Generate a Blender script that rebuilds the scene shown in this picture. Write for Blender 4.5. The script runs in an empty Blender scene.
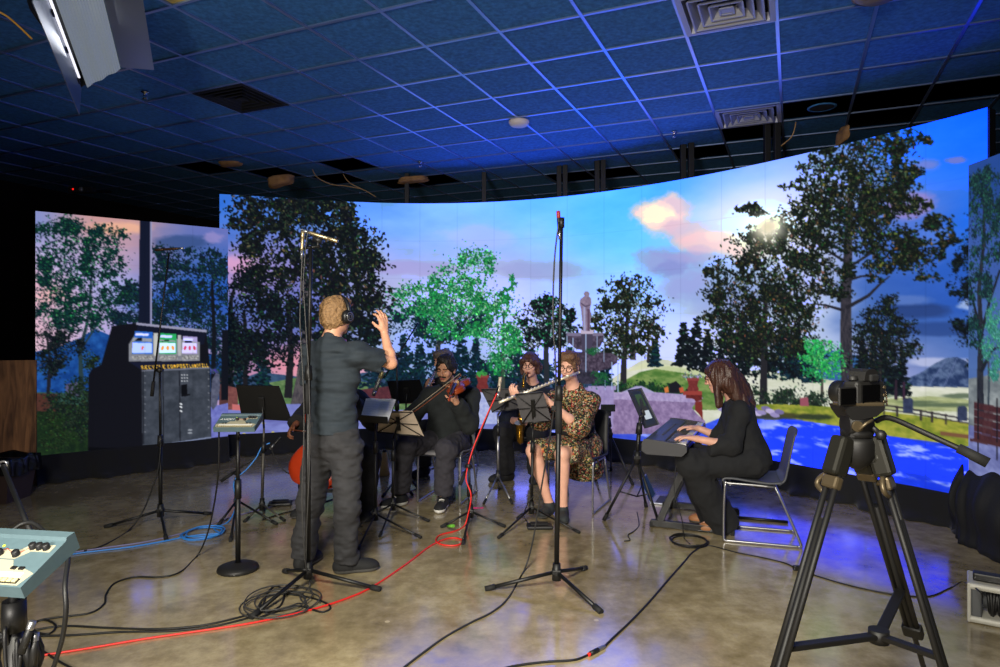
import bpy, bmesh, math, random
import numpy as np
from mathutils import Vector, Matrix, Euler
import openvdb as vdb

C = bpy.context.scene.collection
SC = bpy.context.scene
F, CX, CY, EYE = 667.0, 500.0, 331.0, 1.55      # focal length (px), principal column, horizon row, lens height
PI = math.pi
V = Vector

def at(px, py, Y):
    """point at depth Y seen at photo pixel px, py"""
    return V(((px-CX)/F*Y, Y, EYE+(CY-py)/F*Y))

def fl(px, py, z=0.0):
    """point of the horizontal plane z seen at photo pixel px, py"""
    return at(px, py, (EYE-z)*F/(py-CY))

# ------------------------------------------------------------------ materials
MATS = {}
def hexlin(c):
    return tuple(((v/255)/12.92 if v/255 <= .04045 else ((v/255+.055)/1.055)**2.4) for v in c)

def mat(name, rgb, rough=.5, metal=0.0, noise=0.0, nscale=20.0, bump=0.0, bscale=60.0, emit=None, estr=1.0, spec=.5, alpha=1.0, trans=0.0, sheen=0.0):
    """principled material; rgb in display 0..255; optional colour mottling and bump"""
    if name in MATS: return MATS[name]
    m = bpy.data.materials.new(name); m.use_nodes = True
    nt = m.node_tree; b = nt.nodes['Principled BSDF']
    col = hexlin(rgb)+(1,)
    b.inputs['Base Color'].default_value = col
    b.inputs['Roughness'].default_value = rough
    b.inputs['Metallic'].default_value = metal
    b.inputs['Specular IOR Level'].default_value = spec
    if sheen: b.inputs['Sheen Weight'].default_value = sheen
    if trans:
        b.inputs['Transmission Weight'].default_value = trans
    if noise or bump:
        tc = nt.nodes.new('ShaderNodeTexCoord')
    if noise:
        n = nt.nodes.new('ShaderNodeTexNoise'); n.inputs['Scale'].default_value = nscale; n.inputs['Detail'].default_value = 5
        nt.links.new(tc.outputs['Object'], n.inputs['Vector'])
        r = nt.nodes.new('ShaderNodeMapRange'); r.inputs[1].default_value = .3; r.inputs[2].default_value = .7
        r.inputs[3].default_value = 1-noise; r.inputs[4].default_value = 1+noise
        nt.links.new(n.outputs['Fac'], r.inputs[0])
        mx = nt.nodes.new('ShaderNodeVectorMath'); mx.operation = 'SCALE'
        mx.inputs[0].default_value = col[:3]
        nt.links.new(r.outputs[0], mx.inputs['Scale']); nt.links.new(mx.outputs[0], b.inputs['Base Color'])
    if bump:
        n2 = nt.nodes.new('ShaderNodeTexNoise'); n2.inputs['Scale'].default_value = bscale; n2.inputs['Detail'].default_value = 4
        nt.links.new(tc.outputs['Object'], n2.inputs['Vector'])
        bp = nt.nodes.new('ShaderNodeBump'); bp.inputs['Strength'].default_value = bump; bp.inputs['Distance'].default_value = .01
        nt.links.new(n2.outputs['Fac'], bp.inputs['Height']); nt.links.new(bp.outputs[0], b.inputs['Normal'])
    if emit:
        b.inputs['Emission Color'].default_value = hexlin(emit)+(1,); b.inputs['Emission Strength'].default_value = estr
    MATS[name] = m
    return m

# ------------------------------------------------------------------ object helpers
def origin_of(o):
    p = V((0, 0, 0))
    while o is not None:
        p += o.location; o = o.parent
    return p

def tag(o, label=None, cat=None, group=None, kind=None):
    if label: o['label'] = label
    if cat: o['category'] = cat
    if group: o['group'] = group
    if kind: o['kind'] = kind
    return o

def thing(name, label, cat, loc=(0, 0, 0), group=None):
    o = bpy.data.objects.new(name, None); C.objects.link(o); o.location = loc
    o.empty_display_size = .05
    return tag(o, label, cat, group)

def frame_of(d):
    d = V(d).normalized()
    up = V((0, 0, 1)) if abs(d.z) < .95 else V((1, 0, 0))
    s = d.cross(up).normalized(); u = s.cross(d).normalized()
    return s, d, u

class MB:
    """collects shapes (world coordinates) and links them as one mesh object"""
    def __init__(s): s.v = []; s.f = []; s.m = []; s.sm = []
    def add(s, vs, fs, mi=0, smooth=True):
        o = len(s.v); s.v += [tuple(p) for p in vs]
        for f in fs: s.f.append([i+o for i in f]); s.m.append(mi); s.sm.append(smooth)
        return s
    def box(s, c, size, M=None, bev=0.0, mi=0):
        x, y, z = (k/2 for k in size); c = V(c)
        R = M.to_3x3() if M is not None else Matrix.Identity(3)
        if bev <= 0:
            vs = [V((a*x, b*y, d*z)) for d in (-1, 1) for b in (-1, 1) for a in (-1, 1)]
            fs = [(0, 2, 3, 1), (4, 5, 7, 6), (0, 1, 5, 4), (2, 6, 7, 3), (0, 4, 6, 2), (1, 3, 7, 5)]
            return s.add([c+R@p for p in vs], fs, mi, False)
        bm = bmesh.new(); bmesh.ops.create_cube(bm, size=1)
        for p in bm.verts: p.co = V((p.co.x*2*x, p.co.y*2*y, p.co.z*2*z))
        bmesh.ops.bevel(bm, geom=bm.edges[:], offset=min(bev, x*.95, y*.95, z*.95), segments=2, affect='EDGES', profile=.5)
        bm.verts.index_update()
        s.add([c+R@p.co for p in bm.verts], [[q.index for q in f.verts] for f in bm.faces], mi, False); bm.free()
        return s
    def cyl(s, a, b, r0, r1=None, n=10, mi=0, cap=True):
        a, b = V(a), V(b); r1 = r0 if r1 is None else r1
        sx, d, u = frame_of(b-a); vs = []
        for p, r in ((a, r0), (b, r1)):
            for k in range(n):
                t = 2*PI*k/n; vs.append(p+(sx*math.cos(t)+u*math.sin(t))*r)
        fs = [(k, (k+1) % n, n+(k+1) % n, n+k) for k in range(n)]
        s.add(vs, fs, mi, True)
        if cap: s.add(vs, [list(range(n))[::-1], list(range(n, 2*n))], mi, False)
        return s
    def tube(s, pts, r, n=8, mi=0, closed=False, smooth=0, flat=1.0):
        pts = [V(p) for p in pts]
        if smooth: pts = spline(pts, smooth, closed)
        N = len(pts); rr = r if hasattr(r, '__len__') else [r]*N
        if len(rr) != N: rr = list(np.interp(np.linspace(0, 1, N), np.linspace(0, 1, len(rr)), rr))
        ring = []; prev = None
        for i, p in enumerate(pts):
            t = (pts[(i+1) % N]-pts[i-1]) if closed else (pts[min(i+1, N-1)]-pts[max(i-1, 0)])
            if t.length < 1e-9: t = V((0, 0, 1))
            t.normalize()
            if prev is None: sx, _, u = frame_of(t)
            else:
                sx = prev-t*prev.dot(t)
                if sx.length < 1e-6: sx = frame_of(t)[0]
                sx.normalize(); u = sx.cross(t).normalized()
            prev = sx
            ring.append([p+(sx*math.cos(2*PI*k/n)+u*math.sin(2*PI*k/n)*flat)*rr[i] for k in range(n)])
        vs = [q for R in ring for q in R]; fs = []
        for i in range(N if closed else N-1):
            j = (i+1) % N
            for k in range(n): fs.append((i*n+k, j*n+k, j*n+(k+1) % n, i*n+(k+1) % n))
        s.add(vs, fs, mi, True)
        if not closed: s.add(ring[0]+ring[-1], [list(range(n)), list(range(n, 2*n))[::-1]], mi, False)
        return s
    def lathe(s, prof, c, axis=(0, 0, 1), n=24, mi=0, sx=1.0, smooth=True):
        """prof: (radius, height) pairs along axis from c"""
        c = V(c); a, d, u = frame_of(axis); vs = []
        for r, h in prof:
            for k in range(n):
                t = 2*PI*k/n; vs.append(c+d*h+(a*math.cos(t)*sx+u*math.sin(t))*max(r, 1e-5))
        fs = [(i*n+k, i*n+(k+1) % n, (i+1)*n+(k+1) % n, (i+1)*n+k) for i in range(len(prof)-1) for k in range(n)]
        return s.add(vs, fs, mi, smooth)
    def prism(s, outline, o, ax, ay, az, depth, mi=0, bevel=0):
        """2-D outline in plane (ax, ay) at o, extruded along az"""
        o, ax, ay, az = V(o), V(ax), V(ay), V(az); n = len(outline)
        lo = [o+ax*x+ay*y for x, y in outline]; hi = [p+az*depth for p in lo]
        fs = [list(range(n))[::-1], list(range(n, 2*n))]+[(k, (k+1) % n, n+(k+1) % n, n+k) for k in range(n)]
        return s.add(lo+hi, fs, mi, False)
    def ball(s, c, r, n=12, mi=0, M=None):
        rx, ry, rz = r if hasattr(r, '__len__') else (r, r, r); c = V(c); vs = []; h = n//2
        R = M.to_3x3() if M is not None else Matrix.Identity(3)
        for i in range(h+1):
            p = PI*i/h
            for k in range(n):
                t = 2*PI*k/n
                vs.append(c+R@V((rx*math.sin(p)*math.cos(t), ry*math.sin(p)*math.sin(t), rz*math.cos(p))))
        fs = [(i*n+k, (i+1)*n+k, (i+1)*n+(k+1) % n, i*n+(k+1) % n) for i in range(h) for k in range(n)]
        return s.add(vs, fs, mi, True)
    def build(s, name, mats, parent=None, base=None, fix=True):
        me = bpy.data.meshes.new(name); v = np.array(s.v, dtype=float)
        if parent is not None: org = np.array(origin_of(parent))
        elif base is not None: org = np.array(base, dtype=float)
        else:
            org = np.array([(v[:, 0].min()+v[:, 0].max())/2, (v[:, 1].min()+v[:, 1].max())/2, v[:, 2].min()])
        me.from_pydata([tuple(p) for p in v-org], [], s.f)
        if not isinstance(mats, (list, tuple)): mats = [mats]
        for m in mats: me.materials.append(m)
        me.polygons.foreach_set('material_index', s.m); me.polygons.foreach_set('use_smooth', s.sm)
        if fix:
            bm = bmesh.new(); bm.from_mesh(me)
            bmesh.ops.remove_doubles(bm, verts=bm.verts, dist=1e-6)
            bmesh.ops.recalc_face_normals(bm, faces=bm.faces); bm.to_mesh(me); bm.free()
        o = bpy.data.objects.new(name, me); C.objects.link(o)
        if parent is not None: o.parent = parent
        else: o.location = org
        return o

def spline(pts, k, closed=False):
    """Catmull-Rom, k steps per span"""
    out = []; N = len(pts)
    if N < 3: return pts
    for i in range(N if closed else N-1):
        g = (lambda j: pts[j % N]) if closed else (lambda j: pts[min(max(j, 0), N-1)])
        p0, p1, p2, p3 = g(i-1), g(i), g(i+1), g(i+2)
        for q in range(k):
            t = q/k
            out.append(.5*((2*p1)+(p2-p0)*t+(2*p0-5*p1+4*p2-p3)*t*t+(3*p1-p0-3*p2+p3)*t**3))
    if not closed: out.append(pts[-1])
    return out

def area(name, loc, target, size, power, rgb=(1, 1, 1), sizey=None, spread=None):
    L = bpy.data.lights.new(name, 'AREA'); L.energy = power; L.color = rgb; L.size = size
    if sizey: L.shape = 'RECTANGLE'; L.size_y = sizey
    if spread: L.spread = spread
    o = bpy.data.objects.new(name, L); C.objects.link(o); o.location = loc
    o.rotation_euler = (V(target)-V(loc)).to_track_quat('-Z', 'Y').to_euler()
    return o

# ------------------------------------------------------------------ camera and view
cam = bpy.data.cameras.new('camera'); cam.sensor_width = 36; cam.lens = 36*F/1000; cam.clip_start = .05
cam.shift_y = -(333.5-CY)/1000
camo = bpy.data.objects.new('camera', cam); C.objects.link(camo); camo.location = (0, 0, EYE); camo.rotation_euler = (PI/2, 0, 0)
SC.camera = camo
SC.view_settings.view_transform = 'Standard'; SC.view_settings.look = 'None'; SC.view_settings.gamma = 1
SC.view_settings.exposure = 0; SC.view_settings.use_curve_mapping = False
w = bpy.data.worlds.new('world'); SC.world = w; w.use_nodes = True
w.node_tree.nodes['Background'].inputs[0].default_value = (.35, .45, .7, 1)
w.node_tree.nodes['Background'].inputs[1].default_value = .003
SC.cycles.max_bounces = 6; SC.cycles.diffuse_bounces = 3; SC.cycles.glossy_bounces = 3
SC.cycles.sample_clamp_indirect = 4
# ------------------------------------------------------------------ the room
H_CEIL = EYE+2.148
D1 = V((.4023, .9155, 0)); D2 = V((.9155, -.4023, 0)); ZU = V((0, 0, 1))   # the ceiling grid's two directions
G0 = V((1.361, 4.866, H_CEIL)); T = .61

def floor_material():
    m = bpy.data.materials.new('polished_concrete'); m.use_nodes = True; nt = m.node_tree; b = nt.nodes['Principled BSDF']
    tc = nt.nodes.new('ShaderNodeTexCoord')
    n1 = nt.nodes.new('ShaderNodeTexNoise'); n1.inputs['Scale'].default_value = .9; n1.inputs['Detail'].default_value = 8; n1.inputs['Roughness'].default_value = .62
    n2 = nt.nodes.new('ShaderNodeTexNoise'); n2.inputs['Scale'].default_value = 9; n2.inputs['Detail'].default_value = 6; n2.inputs['Roughness'].default_value = .7
    nt.links.new(tc.outputs['Object'], n1.inputs['Vector']); nt.links.new(tc.outputs['Object'], n2.inputs['Vector'])
    mx = nt.nodes.new('ShaderNodeMix'); mx.data_type = 'FLOAT'; mx.inputs[0].default_value = .4
    nt.links.new(n1.outputs['Fac'], mx.inputs[2]); nt.links.new(n2.outputs['Fac'], mx.inputs[3])
    cr = nt.nodes.new('ShaderNodeValToRGB')
    e = cr.color_ramp.elements; e[0].position = .34; e[0].color = hexlin((98, 86, 60))+(1,); e[1].position = .66; e[1].color = hexlin((192, 178, 140))+(1,)
    k = e.new(.5); k.color = hexlin((150, 135, 102))+(1,)
    nt.links.new(mx.outputs[0], cr.inputs[0])
    # scattered pale chips
    vo = nt.nodes.new('ShaderNodeTexVoronoi'); vo.inputs['Scale'].default_value = 2.6; vo.inputs['Randomness'].default_value = 1
    nt.links.new(tc.outputs['Object'], vo.inputs['Vector'])
    lt = nt.nodes.new('ShaderNodeMath'); lt.operation = 'LESS_THAN'; lt.inputs[1].default_value = .035
    nt.links.new(vo.outputs['Distance'], lt.inputs[0])
    c2 = nt.nodes.new('ShaderNodeMix'); c2.data_type = 'RGBA'
    nt.links.new(lt.outputs[0], c2.inputs[0]); nt.links.new(cr.outputs[0], c2.inputs[6]); c2.inputs[7].default_value = hexlin((188, 172, 138))+(1,)
    nt.links.new(c2.outputs[2], b.inputs['Base Color'])
    rr = nt.nodes.new('ShaderNodeMapRange'); rr.inputs[1].default_value = .3; rr.inputs[2].default_value = .7; rr.inputs[3].default_value = .09; rr.inputs[4].default_value = .26
    nt.links.new(n2.outputs['Fac'], rr.inputs[0]); nt.links.new(rr.outputs[0], b.inputs['Roughness'])
    b.inputs['Specular IOR Level'].default_value = .7; b.inputs['Coat Weight'].default_value = .45; b.inputs['Coat Roughness'].default_value = .10
    bp = nt.nodes.new('ShaderNodeBump'); bp.inputs['Strength'].default_value = .06; bp.inputs['Distance'].default_value = .01
    n3 = nt.nodes.new('ShaderNodeTexNoise'); n3.inputs['Scale'].default_value = 3.2; n3.inputs['Detail'].default_value = 3
    nt.links.new(tc.outputs['Object'], n3.inputs['Vector'])
    nt.links.new(n3.outputs['Fac'], bp.inputs['Height']); nt.links.new(bp.outputs[0], b.inputs['Normal'])
    return m

def gp(i, j, z=0.0):
    """ceiling grid crossing i steps along D2, j along D1"""
    p = G0+D2*(T*i)+D1*(T*j); return V((p.x, p.y, H_CEIL+z))

I0, I1, J0, J1 = -16, 8, -13, 11        # room extents in grid steps
def room_pt(i, j, z): p = gp(i, j); return V((p.x, p.y, z))
b = MB(); b.add([room_pt(I0, J0, 0), room_pt(I1, J0, 0), room_pt(I1, J1, 0), room_pt(I0, J1, 0)], [(0, 1, 2, 3)], 0, False)
b.add([room_pt(I0, J0, -.1), room_pt(I1, J0, -.1), room_pt(I1, J1, -.1), room_pt(I0, J1, -.1)], [(3, 2, 1, 0)], 0, False)
tag(b.build('floor', floor_material(), base=(0, 0, 0), fix=False), kind='structure')

M_black = mat('black_wall_paint', (20, 20, 23), .85, noise=.25, nscale=3)
M_tile = mat('ceiling_tile_blue_tint', (54, 114, 170), .85, noise=.3, nscale=30, bump=.25, bscale=260)  # base colour tinted blue to carry the screens' light on the tiles
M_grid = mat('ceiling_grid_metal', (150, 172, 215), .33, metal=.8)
M_vent = mat('vent_grey', (165, 168, 182), .45, metal=.2)
M_vdark = mat('vent_dark', (10, 10, 11), .9)
def wall(name, a, c, z1):
    a, c = V((a.x, a.y, 0)), V((c.x, c.y, 0)); s, d, u = frame_of(c-a); q = MB()
    q.box((a+c)/2+V((0, 0, z1/2))+s*.05, ((c-a).length, .1, z1), Matrix((d, s, u)).transposed())
    return tag(q.build(name, M_black), kind='structure')
ZR = H_CEIL+.75
wall('wall_left', gp(I0, J0), gp(I0, J1), ZR)
wall('wall_right', gp(I1, J1), gp(I1, J0), ZR)
wall('wall_back', gp(I0, J1), gp(I1, J1), ZR)
wall('wall_front', gp(I1, J0), gp(I0, J0), ZR)
q = MB(); q.add([room_pt(I0, J0, ZR), room_pt(I1, J0, ZR), room_pt(I1, J1, ZR), room_pt(I0, J1, ZR)], [(0, 3, 2, 1)], 0, False)
q.add([room_pt(I0, J0, ZR+.1), room_pt(I1, J0, ZR+.1), room_pt(I1, J1, ZR+.1), room_pt(I0, J1, ZR+.1)], [(0, 1, 2, 3)], 0, False)
tag(q.build('trim_1', mat('roof_deck', (30, 27, 24), .9), base=(0, 0, ZR), fix=False), kind='structure')

# tiles lost or lifted near the screens' head; vents take the place of a tile
def cell(px, py):
    p = at(px, py, 2.148*F/(CY-py))-G0
    return math.floor(p.dot(D2)/T), math.floor(p.dot(D1)/T)
HOLES = {cell(*p) for p in [(330, 176), (290, 178), (410, 178), (395, 186), (560, 176), (590, 172), (215, 165), (345, 160), (775, 128), (800, 118), (830, 116), (870, 105), (910, 92), (890, 100), (935, 85), (850, 118), (705, 150)]}
VENTS = {cell(727, 14): 'large', cell(752, 117): 'far', cell(236, 98): 'dark'}
BEIGE = cell(165, 2)
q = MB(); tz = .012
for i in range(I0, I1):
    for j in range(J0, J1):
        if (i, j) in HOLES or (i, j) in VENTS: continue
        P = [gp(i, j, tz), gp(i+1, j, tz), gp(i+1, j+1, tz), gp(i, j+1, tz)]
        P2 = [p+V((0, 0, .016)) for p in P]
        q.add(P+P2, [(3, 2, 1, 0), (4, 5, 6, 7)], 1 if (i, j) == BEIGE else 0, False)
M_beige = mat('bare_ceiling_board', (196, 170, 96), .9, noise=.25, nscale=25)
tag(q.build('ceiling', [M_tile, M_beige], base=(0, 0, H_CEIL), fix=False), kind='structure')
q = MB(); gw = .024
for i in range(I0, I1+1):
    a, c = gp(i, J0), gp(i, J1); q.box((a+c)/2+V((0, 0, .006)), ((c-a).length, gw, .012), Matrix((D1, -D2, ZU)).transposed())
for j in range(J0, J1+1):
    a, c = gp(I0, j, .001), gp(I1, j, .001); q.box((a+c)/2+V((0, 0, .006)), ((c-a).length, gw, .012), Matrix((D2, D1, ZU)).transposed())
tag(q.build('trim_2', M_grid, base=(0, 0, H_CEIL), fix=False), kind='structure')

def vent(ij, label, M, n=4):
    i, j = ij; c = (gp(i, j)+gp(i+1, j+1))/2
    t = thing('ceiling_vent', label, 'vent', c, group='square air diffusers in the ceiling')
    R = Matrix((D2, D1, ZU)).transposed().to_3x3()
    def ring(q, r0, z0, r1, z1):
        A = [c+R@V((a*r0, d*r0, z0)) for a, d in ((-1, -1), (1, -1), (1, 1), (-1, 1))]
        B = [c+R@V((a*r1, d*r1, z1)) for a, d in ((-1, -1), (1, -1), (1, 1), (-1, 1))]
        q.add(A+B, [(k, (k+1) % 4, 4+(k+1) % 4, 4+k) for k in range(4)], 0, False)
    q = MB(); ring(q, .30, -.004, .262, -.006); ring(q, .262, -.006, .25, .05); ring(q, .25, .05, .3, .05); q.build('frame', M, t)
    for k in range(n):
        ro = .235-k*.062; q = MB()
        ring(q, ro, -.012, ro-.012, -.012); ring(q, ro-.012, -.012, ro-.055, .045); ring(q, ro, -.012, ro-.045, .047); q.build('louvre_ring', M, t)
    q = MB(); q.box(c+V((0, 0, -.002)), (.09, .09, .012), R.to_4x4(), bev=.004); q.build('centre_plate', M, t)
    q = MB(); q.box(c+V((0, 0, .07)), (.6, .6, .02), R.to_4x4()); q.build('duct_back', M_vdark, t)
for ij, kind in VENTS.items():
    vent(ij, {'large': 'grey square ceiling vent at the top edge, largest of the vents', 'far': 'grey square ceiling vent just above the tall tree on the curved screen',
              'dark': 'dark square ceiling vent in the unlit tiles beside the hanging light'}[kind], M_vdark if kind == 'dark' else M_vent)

# small fittings on the ceiling
def on_ceiling(px, py, drop=0): return at(px, py, (2.148-drop)*F/(CY-py))
c = on_ceiling(519, 124, .03)
t = thing('smoke_detector', 'round white smoke detector on the blue-lit ceiling', 'smoke detector', (c.x, c.y, H_CEIL))
q = MB(); cc = V((c.x, c.y, H_CEIL)); q.lathe([(0, 0), (.105, 0), (.105, -.018), (.098, -.02)], cc, n=28); q.build('mounting_base', mat('white_plastic', (215, 205, 205), .5), t)
q = MB(); q.lathe([(.1, -.018), (.098, -.034), (.08, -.05), (.045, -.06), (0, -.063)], cc, n=28); q.build('dome', MATS['white_plastic'], t)
M_chrome = mat('chrome', (190, 190, 195), .2, metal=1)
for px, py, lb in ((420, 162, 'small chrome sprinkler head on the blue tiles left of the smoke detector'), (674, 132, 'small chrome sprinkler head on the violet tiles near the grey vents'), (145, 92, 'small pale sprinkler head on the dark tiles below the hanging light')):
    c = on_ceiling(px, py); t = thing('ceiling_sprinkler', lb, 'sprinkler', (c.x, c.y, H_CEIL), group='ceiling sprinklers')
    c = V((c.x, c.y, H_CEIL)); q = MB(); q.lathe([(0, .001), (.035, .001), (.035, -.006), (.012, -.012), (.012, -.03)], c, n=14); q.build('escutcheon', M_chrome, t)
    q = MB(); q.tube([c+V((-.014, 0, -.028)), c+V((-.018, 0, -.045)), c+V((0, 0, -.06)), c+V((.018, 0, -.045)), c+V((.014, 0, -.028))], .004, 6); q.build('yoke', M_chrome, t)
    q = MB(); q.lathe([(0, -.058), (.022, -.06), (.022, -.063), (0, -.064)], c, n=12); q.build('deflector', M_chrome, t)
c = on_ceiling(822, 107); t = thing('ceiling_speaker', 'dark round speaker grille in the tile beside the far grey vent', 'speaker', (c.x, c.y, H_CEIL)); c = V((c.x, c.y, H_CEIL))
q = MB(); q.lathe([(.11, 0), (.13, 0), (.13, -.008), (.11, -.01)], c, n=28); q.build('rim', M_tile, t)
q = MB(); q.lathe([(0, -.002), (.11, -.004)], c, n=28); q.build('grille', mat('grille_black', (28, 28, 30), .7), t)
c = on_ceiling(878, -6, .05); t = thing('ceiling_lamp', 'round brass-rimmed ceiling lamp cut by the top edge', 'ceiling lamp', (c.x, c.y, H_CEIL)); c = V((c.x, c.y, H_CEIL))
q = MB(); q.lathe([(0, 0), (.15, 0), (.15, -.05), (.13, -.065)], c, n=28); q.build('rim', mat('brass_rim', (170, 130, 70), .35, metal=.8), t)
q = MB(); q.lathe([(.13, -.062), (.09, -.085), (0, -.095)], c, n=28); q.build('diffuser', mat('frosted_shade', (120, 100, 70), .5), t)

# plywood facing at the foot of the left wall
a = fl(-30, 488); e = fl(37, 484)
q = MB(); d = (e-a).normalized(); L = (e-a).length; Rm = Matrix((d, V((-d.y, d.x, 0)), ZU)).transposed()
def ply_mat():
    m = mat('stained_plywood', (96, 62, 36), .6, bump=.1, bscale=8)
    nt = m.node_tree; b = nt.nodes['Principled BSDF']; tc = nt.nodes.new('ShaderNodeTexCoord')
    mp = nt.nodes.new('ShaderNodeMapping'); mp.inputs['Scale'].default_value = (9, 9, 1.1)
    n = nt.nodes.new('ShaderNodeTexNoise'); n.inputs['Scale'].default_value = 2; n.inputs['Detail'].default_value = 8; n.inputs['Distortion'].default_value = 1.2
    cr = nt.nodes.new('ShaderNodeValToRGB'); cr.color_ramp.elements[0].position = .3; cr.color_ramp.elements[1].position = .7
    cr.color_ramp.elements[0].color = hexlin((92, 58, 36))+(1,); cr.color_ramp.elements[1].color = hexlin((176, 122, 78))+(1,)
    nt.links.new(tc.outputs['Object'], mp.inputs[0]); nt.links.new(mp.outputs[0], n.inputs['Vector']); nt.links.new(n.outputs['Fac'], cr.inputs[0]); nt.links.new(cr.outputs[0], b.inputs['Base Color'])
    return m
M_ply = ply_mat()
Yp = e.y; zt = EYE-(360-CY)/F*Yp
t = thing('plywood_panel', 'brown stained plywood panel standing left of the small screen', 'panel', a.lerp(e, .5))
sw = L*.42
q.box(a+d*(L-(L-sw)/2)+V((0, 0, zt/2)), (L-sw-.006, .02, zt), Rm); q.build('sheet', M_ply, t)
q = MB(); q.box(a+d*(sw/2)+V((0, 0, zt/2)), (sw-.006, .02, zt), Rm); q.build('sheet', M_ply, t)
# tiny wall-mounted sensor with a red light
c = at(82, 190, 8.3); t = thing('wall_sensor', 'small black sensor with a red light high on the dark wall', 'sensor', c)
q = MB(); q.box(c, (.3, .1, .07), bev=.01); q.build('housing', M_black, t)
q = MB(); q.ball(c+V((-.08, -.05, 0)), .012, 8); q.build('indicator_light', mat('red_led', (255, 20, 20), .5, emit=(255, 30, 20), estr=1.2), t)
q = MB(); q.ball(c+V((.02, -.05, .0)), (.03, .02, .03), 10); q.build('lens', mat('pale_lens', (120, 120, 120), .3), t)
q = MB(); q.cyl(c+V((0, .05, 0)), c+V((0, .6, .1)), .02); q.build('bracket', M_black, t)
# ------------------------------------------------------------------ the three LED screens and the picture they show
rng = np.random.default_rng(7); random.seed(7)

def vnoise(h, w, cell, oct=4, seed=0, persist=.55, ax=1.0):
    """smooth fractal value noise 0..1 on an h x w array; cell in array cells"""
    r = np.random.default_rng(seed); out = np.zeros((h, w)); amp = 1; tot = 0
    for o in range(oct):
        cy = max(cell/2**o, 1.0); cx = max(cell*ax/2**o, 1.0)
        gh, gw_ = int(h/cy)+3, int(w/cx)+3; g = r.random((gh, gw_))
        yy = np.arange(h)/cy; xx = np.arange(w)/cx
        y0 = yy.astype(int); x0 = xx.astype(int); fy = yy-y0; fx = xx-x0
        fy = (fy*fy*(3-2*fy))[:, None]; fx = (fx*fx*(3-2*fx))[None, :]
        a = g[np.ix_(y0, x0)]; b_ = g[np.ix_(y0, x0+1)]; c_ = g[np.ix_(y0+1, x0)]; d_ = g[np.ix_(y0+1, x0+1)]
        out += amp*((a*(1-fx)+b_*fx)*(1-fy)+(c_*(1-fx)+d_*fx)*fy); tot += amp; amp *= persist
    return out/tot

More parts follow.
